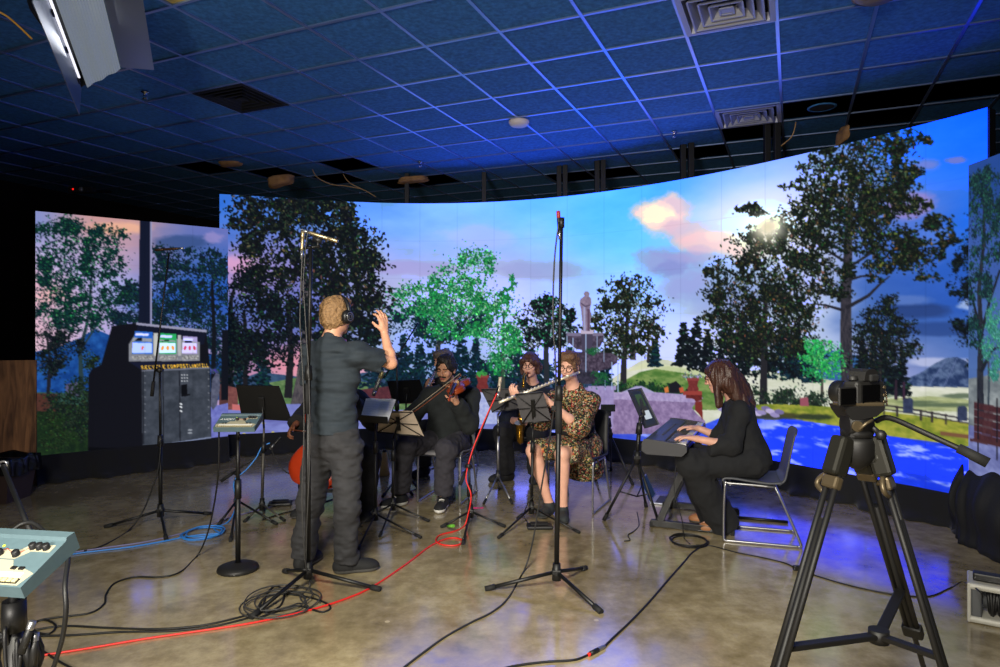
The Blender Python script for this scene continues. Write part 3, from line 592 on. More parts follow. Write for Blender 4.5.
# fountain: basin, pedestal, bowls, statue, water
s.poly([(560, 388), (612, 387), (613, 392), (609, 394), (609, 428), (562, 428), (562, 394), (560, 392)], (128, 116, 168), (150, 138, 188), 2, 10, 13)
s.poly([(588, 386), (616, 386), (616, 390), (588, 390)], (158, 146, 196))
s.poly([(609, 394), (640, 393), (700, 397), (702, 400), (694, 405), (692, 408), (697, 414), (705, 421), (706, 428), (690, 434), (609, 434)], (118, 98, 140), (160, 138, 180), 2.2, 10, 14)
s.poly([(609, 392.5), (640, 391.5), (700, 395), (703, 398), (701, 401), (693, 402.5), (609, 399)], (190, 174, 214), (150, 134, 180), 2, 8, 15)
s.poly([(592, 390), (614, 390), (613, 428), (594, 428)], (142, 128, 178), (164, 150, 198), 2, 8, 15)
s.poly([(622, 392), (636, 386), (642, 386), (656, 393)], (168, 162, 204))
s.poly([(576, 352), (604, 352), (601, 362), (598, 372), (602, 384), (572, 384), (577, 372), (574, 362)], (36, 36, 50), (66, 62, 80), 2.4, 6, 16)
s.poly([(565, 354), (571, 353), (590, 352), (612, 353), (618, 357), (617, 363), (608, 369), (594, 372), (578, 369), (568, 363)], (50, 42, 58), (96, 84, 104), 2.6, 5, 17)
s.poly([(566, 334), (603, 334), (604, 339), (600, 347), (588, 351), (576, 349), (568, 342)], (48, 42, 58), (92, 82, 104), 2.6, 5, 18)
s.poly([(567, 333), (603, 333), (604, 336), (566, 336)], (120, 112, 140)); s.poly([(581, 331), (593, 331), (592, 352), (582, 352)], (70, 64, 86))
s.poly([(580, 330), (594, 330), (593, 334), (581, 334)], (190, 176, 200))
STAT = [(583, 331), (582, 318), (581, 309), (579.6, 304), (580.4, 299), (583, 297.2), (584.4, 296), (583.8, 293.6), (585.2, 291.4), (588, 291.6), (589.6, 293.6), (588.8, 296.4), (590.8, 298), (591.4, 303), (590, 309), (591.2, 315), (590.4, 322), (590, 331)]
s.poly(STAT, (118, 102, 128), (150, 134, 158), 2.4, 5, 19); s.line([(584.4, 306), (584.6, 331)], 2, (160, 160, 200)); s.line([(588.4, 309), (588.6, 331)], 2.4, (96, 74, 96)); s.line([(581, 303), (585, 306.5), (590, 305)], 1.3, (86, 74, 98))
for x, y0, y1 in ((586, 334, 372), (567, 336, 356), (604, 336, 362), (573, 338, 353), (597, 336, 352), (571, 356, 386), (612, 362, 390), (618, 364, 392), (605, 370, 390)): s.line([(x, y0), (x, y1)], .9, (160, 182, 222))
s.crown([(595, 352, 7, 3), (600, 378, 8, 6)], 90, 1.5, [((34, 96, 56), 3), ((24, 70, 50), 2)], 10, .5, 74)
# pots, lamp
def pot(x, y, k=1.0):
    s.poly([(x-8*k, y), (x+8*k, y), (x+7*k, y+5*k), (x+6*k, y+9*k), (x+8*k, y+14*k), (x+7*k, y+17*k), (x-7*k, y+17*k), (x-8*k, y+14*k), (x-6*k, y+9*k), (x-7*k, y+5*k)], (104, 40, 42), (128, 56, 54), 2, 5, 20)
    s.poly([(x-8.5*k, y-1), (x+8.5*k, y-1), (x+8.5*k, y+2.4*k), (x-8.5*k, y+2.4*k)], (136, 60, 60))
s.crown([(693, 376, 8, 3.4)], 70, 1.4, [((190, 190, 220), 3), ((60, 80, 70), 3), ((140, 140, 190), 2)], 8, .5, 75)
pot(693, 379, .72); s.poly([(683, 391), (702, 391), (702, 395), (683, 395)], (150, 62, 56)); s.poly([(686, 395), (702, 395), (702, 400), (696, 402), (694, 399), (686, 398)], (112, 42, 40), (86, 32, 32), 2, 5, 21); s.poly([(695, 402), (702, 401), (703, 420), (699, 414), (695, 410)], (120, 46, 42))
pot(482.5, 376, .74); s.poly([(474, 388), (491, 388), (491, 396), (474, 396)], (112, 44, 46)); s.poly([(473, 400), (480, 392), (490, 394), (496, 404), (497, 424), (470, 424)], (150, 160, 214), (188, 196, 232), 2, 7, 22)
s.crown([(482, 374, 6, 2.4)], 40, 1.3, [((60, 150, 70), 3)], 8, .5, 76)
s.poly([(669, 384), (676, 381), (681, 386), (678, 393), (670, 393)], (24, 24, 34)); s.poly([(664, 388), (668, 386), (669, 392), (665, 393)], (206, 120, 64)); s.poly([(679, 388), (683, 387), (684, 392), (680, 393)], (196, 90, 60)); s.poly([(800, 398), (808, 397), (809, 406), (800, 406)], (150, 80, 96))

# ============ left picture
s = left
s.sky([(45, 220, (120, 140, 205)), (100, 225, (200, 150, 150)), (125, 226, (240, 170, 135)), (140, 240, (190, 150, 190)), (60, 260, (190, 180, 230)), (45, 290, (240, 180, 190)), (100, 275, (165, 175, 238)), (85, 320, (190, 175, 222)), (115, 318, (170, 165, 225)), (60, 330, (235, 190, 200)), (170, 240, (64, 100, 170)), (215, 235, (120, 120, 190)), (200, 260, (40, 95, 185)), (180, 300, (30, 80, 180)), (215, 320, (36, 84, 180)), (190, 345, (170, 160, 205)), (215, 360, (180, 150, 190)), (60, 400, (60, 90, 160))], 30, 10, 15)
s.cloud(118, 228, 30, 9, (246, 184, 150), .8, 101); s.cloud(180, 243, 30, 8, (52, 78, 130), .8, 102); s.cloud(212, 237, 16, 7, (150, 140, 200), .8, 103); s.cloud(50, 296, 20, 10, (246, 190, 190), .8, 104)
s.poly([(34, 352), (60, 346), (80, 338), (95, 329), (112, 336), (140, 350), (140, 400), (34, 400)], (18, 60, 130), (36, 92, 170), 2.4, 14, 105)
s.poly([(190, 352), (230, 356), (230, 400), (190, 400)], (24, 62, 130), (40, 86, 150), 2, 10, 106)
s.poly([(34, 392), (100, 394), (100, 408), (34, 408)], (36, 70, 70), (60, 96, 80), 2, 8, 107); s.poly([(34, 402), (90, 406), (90, 462), (34, 466)], (32, 54, 28), (18, 34, 24), 2.5, 10, 108)
s.poly([(34, 393), (57, 394), (57, 412), (34, 411)], (66, 40, 36), (86, 52, 44), 2, 6, 109); s.poly([(66, 384), (78, 382), (80, 396), (66, 396)], (86, 84, 120))
s.poly([(219, 372), (232, 374), (232, 412), (219, 408)], (74, 46, 48), (96, 60, 58), 2, 6, 109); s.poly([(206, 408), (232, 402), (232, 446), (206, 446)], (96, 100, 176), (120, 126, 200), 2, 8, 110)
s.limb([(82, 396, 5), (80, 350, 4), (88, 320, 3), (92, 270, 2)], (40, 60, 66)); s.limb([(84, 345, 2), (100, 320, 1.6), (108, 300, 1)], (40, 56, 62)); s.limb([(48, 398, 4), (50, 360, 3), (46, 330, 2)], (30, 30, 40))
GL = [((12, 40, 42), 4), ((16, 60, 52), 3), ((9, 24, 34), 5), ((34, 112, 70), 1), ((60, 170, 90), .3)]
s.crown([(60, 232, 26, 14), (100, 240, 22, 12), (55, 262, 22, 18), (82, 280, 26, 20), (60, 310, 24, 16), (112, 262, 14, 14), (100, 310, 22, 14), (120, 295, 14, 14), (85, 250, 18, 12), (50, 285, 14, 12), (75, 325, 24, 8)], 2300, 2.0, GL, 14, .36, 111)
s.crown([(56, 340, 20, 14), (50, 360, 18, 14), (76, 345, 10, 8)], 520, 1.8, DK2+[((60, 60, 60), 1)], 12, .38, 112)
s.crown([(190, 262, 22, 12), (170, 285, 24, 16), (205, 295, 24, 18), (180, 310, 30, 14), (210, 330, 20, 22), (160, 262, 14, 14), (215, 265, 14, 16), (195, 335, 24, 12), (132, 295, 14, 12), (222, 360, 10, 20), (128, 318, 16, 8), (170, 318, 30, 10)], 2200, 2.2, [((12, 26, 40), 5), ((18, 46, 66), 3), ((14, 36, 36), 2), ((30, 70, 60), .8)], 14, .36, 113)
s.limb([(213, 396, 5), (214, 330, 4), (212, 280, 2.5)], (16, 20, 28)); s.limb([(226, 400, 10), (226, 330, 8)], (14, 18, 28))
s.crown([(66, 404, 20, 14), (84, 392, 14, 12), (80, 420, 16, 16), (92, 360, 8, 8)], 900, 2.1, [((16, 26, 24), 5), ((28, 44, 34), 3), ((50, 74, 44), 1.2)], 13, .4, 114)
s.crown([(50, 420, 14, 8), (55, 440, 16, 10)], 300, 1.7, [((30, 50, 28), 3), ((60, 92, 44), 1), ((18, 30, 22), 4)], 12, .5, 115)
s.poly([(140, 205), (150.5, 205), (150.5, 326), (138.5, 326)], (18, 24, 44)); s.poly([(150.3, 205), (152, 205), (152, 326), (150.3, 326)], (150, 150, 190))
# kiosk
NAV = (16, 17, 25)
s.poly([(212, 380), (216, 373), (219.5, 374), (220, 388), (217, 405), (213, 410), (210, 405)], (70, 74, 96), (98, 102, 124), 2, 8, 117); s.crown([(214, 371, 5, 2)], 26, 1.2, [((90, 70, 170), 2), ((40, 70, 70), 3)], 8, .5, 116)
s.poly([(88, 470), (88.5, 375), (92, 369), (101, 365), (112, 326), (136, 323), (207, 331), (206.5, 334), (210, 365), (212, 470)], NAV)
s.poly([(136, 322.5), (207, 330), (206.5, 332.5), (136, 325)], (150, 150, 176)); s.poly([(137, 325), (206, 332.5), (204, 344), (200, 345), (139, 331), (137, 331)], (18, 22, 40))
s.poly([(129, 344), (136, 333), (200, 342), (200, 361), (129, 361.5)], (140, 142, 150), (120, 122, 132), 2, 6, 118)
for x0, x1, yt, top, sc_, mark in ((132, 153, 331, (40, 100, 200), (190, 216, 250), (230, 120, 100)), (159, 176.5, 333, (40, 170, 96), (224, 238, 240), (244, 160, 60)), (182, 197.5, 336, (172, 160, 214), (226, 222, 240), (214, 60, 110))):
    xl = x0+2 if x0 < 140 else x0
    s.poly([(xl+1, yt), (x1, yt+1), (x1, 354), (x0, 354)], top); s.poly([(xl+2, yt+2), (x1-4, yt+2.6), (x1-5, yt+5), (xl+1, yt+4.4)], (226, 232, 246))
    s.poly([(x0+1, yt+6.5), (x1-1, yt+7.5), (x1-1, 342), (x0, 341)], (150, 156, 166)); s.poly([(x0+3, yt+9.5), (x0+6, yt+7), (x0+10, yt+6.6), (x0+10, 341), (x0+3, 341)], (12, 14, 20))
    s.poly([(x0+.5, 342.6), (x1-1, 343), (x1-1, 353), (x0, 353)], sc_)
    for k in range(1 if x0 < 140 else 3):
        cx = (x0+x1)/2 if x0 < 140 else x0+(x1-x0)*(.2+.3*k); s.leaf(cx, 348, 1.2, 2.2, .3*(1-k), mark)
    s.poly([(x0, 356), (x1+1, 355.6), (x1+1, 359.4), (x0, 360)], (104, 104, 106), (190, 190, 190), 3.4, 3, 119)
s.poly([(153.5, 333), (158, 333), (157, 356), (154, 356)], (196, 196, 190)); s.poly([(177.5, 335), (181, 335), (181, 356), (178, 356)], (180, 180, 182))
s.poly([(129, 362), (200, 361.5), (212, 367), (141, 369.6)], (22, 26, 48))
for wd, x0, x1 in (('RECYCLE', 141, 165), ('COMPOST', 167, 188), ('LANDFILL', 189, 208)): s.text(wd, ((x0, 365.6-(x0-141)*.03), (x1, 365.4-(x1-141)*.03), (x0+.8, 369.3-(x0-141)*.03)), (255, 200, 60))
s.poly([(141.5, 370), (209.5, 367), (211, 438), (142.5, 449)], (50, 56, 66), (72, 78, 90), 2, 16, 120); s.poly([(141.5, 370), (209.5, 367), (209.6, 368.6), (141.6, 371.6)], (110, 114, 130))
for x in (179.5, 143, 163): s.line([(x, 371), (x+.6, 444)], .9, (24, 26, 34))
s.poly([(181, 385), (187, 384), (187.4, 396), (181.4, 396.6)], (10, 12, 18)); s.line([(184, 396), (190, 394.4)], 1.6, (16, 18, 24))
for k in range(9): s.leaf(182+(k % 3)*2.6, 375+(k//3)*3, .8, .7, 0, (190, 194, 200)); s.leaf(145, 376+k*7, .7, .7, 0, (120, 124, 134)); s.leaf(208.6, 372+k*7, .7, .7, 0, (120, 124, 134))
for y in (404, 407, 411): s.leaf(181, y, 1.5, .9, .4, (226, 230, 236))
for y in (430, 433): s.leaf(190, y, 2.4, .8, 0, (150, 156, 166))
s.poly([(88, 447), (142, 449), (211, 438), (230, 436), (230, 470), (88, 470)], (8, 9, 14)); s.poly([(142, 447.4), (211, 436.6), (211, 438.2), (142, 449.2)], (120, 130, 160))
# ============ right picture
s = right
s.sky([(975, 180, (42, 74, 145)), (1000, 170, (31, 69, 145)), (985, 240, (48, 80, 156)), (1000, 260, (66, 97, 171)), (990, 330, (71, 103, 171)), (1100, 200, (39, 80, 168)), (1200, 250, (71, 103, 175)), (975, 380, (79, 109, 168)), (1150, 360, (84, 115, 175))], 40, 10, 25)
s.poly([(960, 380), (985, 376), (1010, 366), (1100, 350), (1250, 340), (1250, 560), (960, 560)], (96, 104, 110), (150, 158, 160), 2.2, 16, 201, ax=2)
s.poly([(960, 424), (1000, 430), (1250, 470), (1250, 700), (960, 560)], (90, 96, 150), (130, 138, 190), 2.4, 14, 202, ax=2)
s.limb([(981, 424, 7), (980, 380, 6.4), (981, 330, 5), (979, 290, 4), (984, 240, 3), (984, 200, 2)], (30, 34, 44), (50, 52, 62)); s.limb([(981, 335, 3.4), (990, 300, 2.6), (1000, 270, 2)], (30, 34, 44)); s.limb([(981, 372, 4), (992, 350, 3), (1003, 345, 2)], (30, 34, 44)); s.limb([(980, 330, 3), (973, 300, 2), (970, 280, 1)], (30, 34, 44)); s.limb([(988, 424, 2.4), (989, 380, 2), (988, 340, 1)], (60, 70, 80))
s.crown([(978, 185, 9, 14), (990, 180, 9, 14), (984, 205, 12, 16), (975, 225, 8, 14), (990, 235, 12, 16), (978, 262, 9, 14), (996, 215, 8, 16), (985, 285, 8, 12), (972, 290, 5, 14), (1000, 250, 8, 12), (975, 330, 7, 16), (1020, 200, 18, 30), (1040, 260, 24, 30)], 2000, 1.6, [((18, 34, 44), 5), ((28, 56, 60), 3), ((30, 80, 66), 1.6), ((60, 120, 100), .6)], 13, .36, 203, cover=.5)
s.crown([(992, 320, 6, 20), (988, 350, 6, 14), (996, 370, 6, 14), (1010, 330, 12, 30)], 500, 1.5, [((60, 140, 120), 3), ((40, 100, 96), 3), ((110, 190, 170), 1)], 12, .4, 204)
for k in range(5): s.poly([(974, 402+k*7.4), (1004, 408+k*8), (1004, 415+k*8.2), (974, 408.6+k*7.4)], (60, 34, 40), (80, 46, 50), 2, 6, 205+k)
for x in (978, 997, 1010): s.line([(x, 398), (x, 460)], 1.6, (24, 22, 30))
s.poly([(970, 438), (1004, 444), (1004, 448), (970, 441)], (74, 44, 46))

# --- the hardware
M_cab = mat('led_cabinet_black', (16, 16, 18), .6)
def led_material(name):
    m = bpy.data.materials.new(name); m.use_nodes = True; nt = m.node_tree; b = nt.nodes['Principled BSDF']
    at_ = nt.nodes.new('ShaderNodeAttribute'); at_.attribute_name = 'picture'
    b.inputs['Base Color'].default_value = (.004, .004, .0045, 1); b.inputs['Roughness'].default_value = .8; b.inputs['Specular IOR Level'].default_value = .06
    nt.links.new(at_.outputs['Color'], b.inputs['Emission Color']); b.inputs['Emission Strength'].default_value = 1.0
    return m
M_led = led_material('led_display')
def lit_face(s, name, parent):
    # module seams every half metre, then average pairs of cells to one vertex
    im = np.clip(s.img, 0, 255)
    for k in range(1, int(s.L/.5)+1):
        c = int(k*.5/s.L*(s.W-1)); im[:, c:c+2] *= .93
    for k in range(1, int((s.z1-s.z0)/.5)):
        r = int(k*.5/(s.z1-s.z0)*(s.H-1)); im[r:r+2] *= .96
    pad = np.pad(im, ((1, 1), (1, 1), (0, 0)), mode='edge')
    av = sum(pad[1+a:s.H+1+a, 1+b_:s.W+1+b_] * w for a in (-1, 0, 1) for b_ in (-1, 0, 1) for w in [(.25, .125, .0625)[abs(a)+abs(b_)]])[::2, ::2]
    X, Y, Z = s.X[::2], s.Y[::2], s.z[::2]; h, w_ = len(Z), len(X); org = np.array(origin_of(parent))
    co = np.stack([np.broadcast_to(X, (h, w_)), np.broadcast_to(Y, (h, w_)), np.broadcast_to(Z[:, None], (h, w_))], -1)-org
    me = bpy.data.meshes.new(name); me.vertices.add(h*w_); me.vertices.foreach_set('co', co.ravel().astype('f'))
    i = np.arange(h*w_).reshape(h, w_); q = np.stack([i[:-1, :-1], i[1:, :-1], i[1:, 1:], i[:-1, 1:]], -1).reshape(-1)
    n = len(q)//4; me.loops.add(n*4); me.loops.foreach_set('vertex_index', q.astype('i')); me.polygons.add(n)
    me.polygons.foreach_set('loop_start', np.arange(0, n*4, 4, dtype='i')); me.polygons.foreach_set('loop_total', np.full(n, 4, dtype='i'))
    me.update(calc_edges=True)
    a = me.attributes.new('picture', 'FLOAT_COLOR', 'POINT'); c = av/255; c = np.where(c <= .04045, c/12.92, ((c+.055)/1.055)**2.4)
    c = c+np.clip((c-.84)/.16, 0, 1)*np.array([.3, 1.8, 4.4])   # what is clipped in the picture is brighter still on the panel
    a.data.foreach_set('color', np.concatenate([c, np.ones((h, w_, 1))], -1).ravel().astype('f'))
    me.materials.append(M_led); o = bpy.data.objects.new(name, me); C.objects.link(o); o.parent = parent
    return o
def cabinets(s, parent, depth=.09):
    """the black cabinet columns behind the lit face"""
    n = max(1, round(s.L/.5)); out = MB()
    for k in range(n):
        a, c = (int(j/n*(s.W-1)) for j in (k, k+1)); A, B = V((s.X[a], s.Y[a], 0)), V((s.X[c], s.Y[c], 0)); d = (B-A).normalized(); nrm = V((-d.y, d.x, 0))
        if nrm.dot(A) < 0: nrm = -nrm
        q = MB(); q.prism([(0, 0), ((B-A).length, 0), ((B-A).length, s.z1-s.z0), (0, s.z1-s.z0)], A+nrm*.03+V((0, 0, s.z0)), d, ZU, nrm, depth)
        q.build('cabinet_column', M_cab, parent)
        q = MB(); f = .5; mid = A.lerp(B, .5)+nrm*(.03+depth)
        q.box(mid+nrm*.02+V((0, 0, s.z1/2)), (.05, .05, s.z1), Matrix((d, nrm, ZU)).transposed()); q.box(mid+nrm*.3+V((0, 0, .03)), (.05, .6, .05), Matrix((d, nrm, ZU)).transposed())
        q.cyl(mid+nrm*.58+V((0, 0, .05)), mid+nrm*.03+V((0, 0, s.z1*.6)), .02, n=6); q.build('rear_brace', M_cab, parent)
def skirt(s, name, label, h, seed, out_=.05, a0=0, a1=1.0):
    """black cloth from the screen's foot to the floor, with folds"""
    i0, i1 = int(a0*(s.W-1)), int(a1*(s.W-1)); n = 420 if s.L > 4 else 120; idx = np.linspace(i0, i1, n).astype(int); r = np.random.default_rng(seed); q = MB(); vs = []; rows = 9
    ph = r.random(6)*6.28
    for j in range(rows):
        t = j/(rows-1)
        for k, i in enumerate(idx):
            a, c = max(i-4, 0), min(i+4, s.W-1); d = V((s.X[c]-s.X[a], s.Y[c]-s.Y[a], 0)).normalized(); nr = V((d.y, -d.x, 0)); 
            if nr.y*s.Y[i]+nr.x*s.X[i] > 0: nr = -nr
            u = s.u[i]; f = math.sin(u*9+ph[0])*.4+math.sin(u*17+ph[1]+t*2)*.35+math.sin(u*31+ph[2]-t*3)*.25
            o = out_*(.25+t*.9)+f*(.008+.03*t*t)+(.06*max(0, t-.8)*5*(1+f) if t > .8 else 0)
            p = V((s.X[i], s.Y[i], s.z0+.012+(h-s.z0-.012)*0)); z = (s.z0+.01)*(1-t)**1.0
            vs.append(p+nr*(.012+o)+V((0, 0, z-p.z+.004)))
    fs = [(j*n+k, (j+1)*n+k, (j+1)*n+k+1, j*n+k+1) for j in range(rows-1) for k in range(n-1)]
    q.add(vs, fs); o = q.build(name, M_cloth, fix=False); tag(o, label, 'drape', 'black skirts along the feet of the screens')
    md = o.modifiers.new('thickness', 'SOLIDIFY'); md.thickness = .006; md.offset = 1
    return o
M_cloth = mat('black_drape', (14, 14, 17), .9, bump=.2, bscale=120, sheen=.15)
t = thing('video_wall', 'wide curved video wall showing a sunset park with a stone fountain', 'screen', (0, 8.3, 0)); lit_face(main, 'display_face', t); cabinets(main, t)
t = thing('video_wall', 'smaller flat video wall at left showing a dark recycling station', 'screen', (-4, 7.4, 0)); lit_face(left, 'display_face', t); cabinets(left, t)
t = thing('video_wall', 'narrow video wall at the right edge showing a red bench under a tree', 'screen', (3.4, 3.8, 0)); lit_face(right, 'display_face', t); cabinets(right, t)
skirt(main, 'black_skirt', 'black cloth skirt under the wide curved screen', .25, 1)
skirt(left, 'black_skirt', 'black cloth skirt under the smaller flat screen at left', .27, 2)
# ------------------------------------------------------------------ figures: signed-distance modelling, one continuous surface each
def cone(a, b, ra, rb=None, k=.03, cut=(), op=1): return ('c', np.array(a, float), np.array(b, float), ra, ra if rb is None else rb, k, cut, op)
def egg(c, r, R=None, k=.03, cut=(), op=1): return ('e', np.array(c, float), np.array(r, float), np.eye(3) if R is None else np.array(R, float), k, cut, op)   # rows of R: the local axes

LAT = np.random.default_rng(3).random((32, 32, 32)).astype('f')
def noise3(P):
    i = np.floor(P).astype(int); f = P-i; f = f*f*(3-2*f); i0 = i % 32; i1 = (i+1) % 32; x, y, z = 0, 1, 2
    g = lambda a, b_, c: LAT[(i0 if a == 0 else i1)[..., 0], (i0 if b_ == 0 else i1)[..., 1], (i0 if c == 0 else i1)[..., 2]]
    fx, fy, fz = f[..., 0], f[..., 1], f[..., 2]
    return (((g(0, 0, 0)*(1-fx)+g(1, 0, 0)*fx)*(1-fy)+(g(0, 1, 0)*(1-fx)+g(1, 1, 0)*fx)*fy)*(1-fz)+((g(0, 0, 1)*(1-fx)+g(1, 0, 1)*fx)*(1-fy)+(g(0, 1, 1)*(1-fx)+g(1, 1, 1)*fx)*fy)*fz)-.5

def sdf_arrays(prims, h, fold=None, cuts=()):
    lo = np.full(3, 1e9); hi = -lo
    for p in prims:
        if p[-1] < 0: continue
        if p[0] == 'c': r = max(p[3], p[4]); a = np.minimum(p[1], p[2])-r; b = np.maximum(p[1], p[2])+r
        else: r = p[2].max(); a = p[1]-r; b = p[1]+r
        lo = np.minimum(lo, a); hi = np.maximum(hi, b)
    lo -= .05; hi += .05; n = np.ceil((hi-lo)/h).astype(int)+1; Fd = np.full(n, 1.0, 'f')
    ax = [lo[i]+np.arange(n[i])*h for i in range(3)]
    for p in prims:
        k = p[5] if p[0] == 'c' else p[4]; cut, op = p[-2], p[-1]
        if p[0] == 'c': r = max(p[3], p[4]); a = np.minimum(p[1], p[2]); b = np.maximum(p[1], p[2])
        else: r = p[2].max(); a = b = p[1]
        pad = r+k+.03; i0 = np.maximum(((a-pad-lo)/h).astype(int), 0); i1 = np.minimum(((b+pad-lo)/h).astype(int)+2, n)
        if (i1 <= i0).any(): continue
        X, Y, Z = np.meshgrid(*[ax[i][i0[i]:i1[i]] for i in range(3)], indexing='ij'); P = np.stack([X, Y, Z], -1)
        if p[0] == 'c':
            d = p[2]-p[1]; t = np.clip(((P-p[1])@d)/max(d@d, 1e-9), 0, 1); q = np.linalg.norm(P-p[1]-t[..., None]*d, axis=-1)-(p[3]+(p[4]-p[3])*t)
        else:
            L = (P-p[1])@p[3].T; k0 = np.linalg.norm(L/p[2], axis=-1); k1 = np.linalg.norm(L/p[2]**2, axis=-1); q = k0*(k0-1)/np.maximum(k1, 1e-6)
        for c, nn in cut: q = np.maximum(q, (P-np.array(c))@np.array(nn, float))
        w = np.s_[i0[0]:i1[0], i0[1]:i1[1], i0[2]:i1[2]]; f = Fd[w]
        if op > 0:
            hh = np.maximum(k-np.abs(f-q), 0)/k; Fd[w] = np.minimum(f, q)-hh*hh*k*.25
        else:
            hh = np.maximum(k-np.abs(f+q), 0)/k; Fd[w] = np.maximum(f, -q)+hh*hh*k*.25
    if fold or cuts:
        m = np.argwhere(np.abs(Fd) < .06); P = lo+m*h; v = Fd[tuple(m.T)]
        if fold:
            for amp, sc in fold: v = v+amp*(2*noise3(P*np.array(sc)+11.3)-.45)
        for c, nn in cuts: v = np.maximum(v, (P-np.array(c))@np.array(nn, float))
        Fd[tuple(m.T)] = v
        if cuts:
            m2 = np.argwhere(Fd <= -.06); P = lo+m2*h; v = Fd[tuple(m2.T)]
            for c, nn in cuts: v = np.maximum(v, (P-np.array(c))@np.array(nn, float))
            Fd[tuple(m2.T)] = v
    g = vdb.FloatGrid(background=1.0); g.copyFromArray(Fd)
    pts, quads = g.convertToQuads(0.0)
    return pts*h+lo, quads

def sdf_mesh(name, prims, h, mats, parent=None, base=None, fold=None, cuts=(), pick=None, tidy=True):
    pts, quads = sdf_arrays(prims, h, fold, cuts)
    # faces must look outward
    a, b, c = pts[quads[:, 0]], pts[quads[:, 1]], pts[quads[:, 2]]
    vol = np.einsum('ij,ij->i', a, np.cross(b, c)).sum()
    if vol < 0: quads = quads[:, ::-1]
    org = np.array(origin_of(parent)) if parent is not None else np.array(base, float)
    me = bpy.data.meshes.new(name); n = len(quads)
    me.vertices.add(len(pts)); me.vertices.foreach_set('co', (pts-org).ravel().astype('f'))
    me.loops.add(n*4); me.loops.foreach_set('vertex_index', quads.ravel().astype('i')); me.polygons.add(n)
    me.polygons.foreach_set('loop_start', np.arange(0, n*4, 4, dtype='i')); me.polygons.foreach_set('loop_total', np.full(n, 4, dtype='i'))
    me.polygons.foreach_set('use_smooth', np.ones(n, bool))
    for m in mats if isinstance(mats, (list, tuple)) else [mats]: me.materials.append(m)
    if pick is not None: me.polygons.foreach_set('material_index', pick(pts[quads].mean(1)).astype('i'))
    me.update(calc_edges=True)
    o = bpy.data.objects.new(name, me); C.objects.link(o)
    if parent is not None: o.parent = parent
    else: o.location = org
    return o

def unit(v): v = np.array(v, float); return v/np.linalg.norm(v)
def head_frame(f, tilt=0.0):
    f = unit(f); r = unit(np.cross(f, (0, 0, 1))); u = np.cross(r, f)
    r2 = r*math.cos(tilt)+u*math.sin(tilt); return r2, f, np.cross(r2, f)

def hand_prims(w, d, n, side, curl=.5, spread=.0, thumb=.4, s=1.0):
    """w wrist, d towards the knuckles, n out of the palm, side +1: thumb lies towards d x n"""
    w, d, n = np.array(w, float), unit(d), unit(n); n = unit(n-d*(n@d)); l = np.cross(d, n)*side; P = []
    ks = [w+d*.088*s+l*.030*s, w+d*.094*s+l*.010*s, w+d*.090*s-l*.011*s, w+d*.080*s-l*.031*s]
    for q in ks: P.append(cone(w+(q-w)*.1+l*(q-w)@l*0, q, .0165*s, .0105*s, .014))
    P.append(cone(w+d*.02*s+l*.014*s, w+d*.065*s+l*.012*s, .015*s, .016*s, .014)); P.append(cone(w+d*.02*s-l*.012*s, w+d*.06*s-l*.02*s, .014*s, .013*s, .014))
    cl = curl if hasattr(curl, '__len__') else [curl]*4
    for q, L, c, lat in zip(ks, (.072, .080, .075, .060), cl, (1, .3, -.4, -1)):
        a = 0.0; p = q; dd = unit(d+l*lat*spread)
        for j, (fr, ra) in enumerate(((.42, .0098), (.32, .0088), (.26, .0078))):
            a += c*(.75, 1.1, .8)[j]; v = dd*math.cos(a)+n*math.sin(a); e = p+v*L*fr*s; P.append(cone(p, e, ra*s, (ra-.0008)*s, .004)); p = e
    p = w+d*.028*s+l*.026*s; a = unit(l*.75+d*.75+n*thumb); e = p+a*.042*s; P.append(cone(p, e, .0135*s, .0105*s, .012)); a2 = unit(d*.9+l*.2+n*(thumb+.25)); P.append(cone(e, e+a2*.032*s, .0102*s, .0085*s, .005))
    return P

M_eye = mat('eye_white', (176, 168, 160), .35); M_iris = mat('iris_dark', (40, 28, 20), .2)
def skin(name, rgb): return mat(name, rgb, .5, noise=.07, nscale=18, spec=.4)

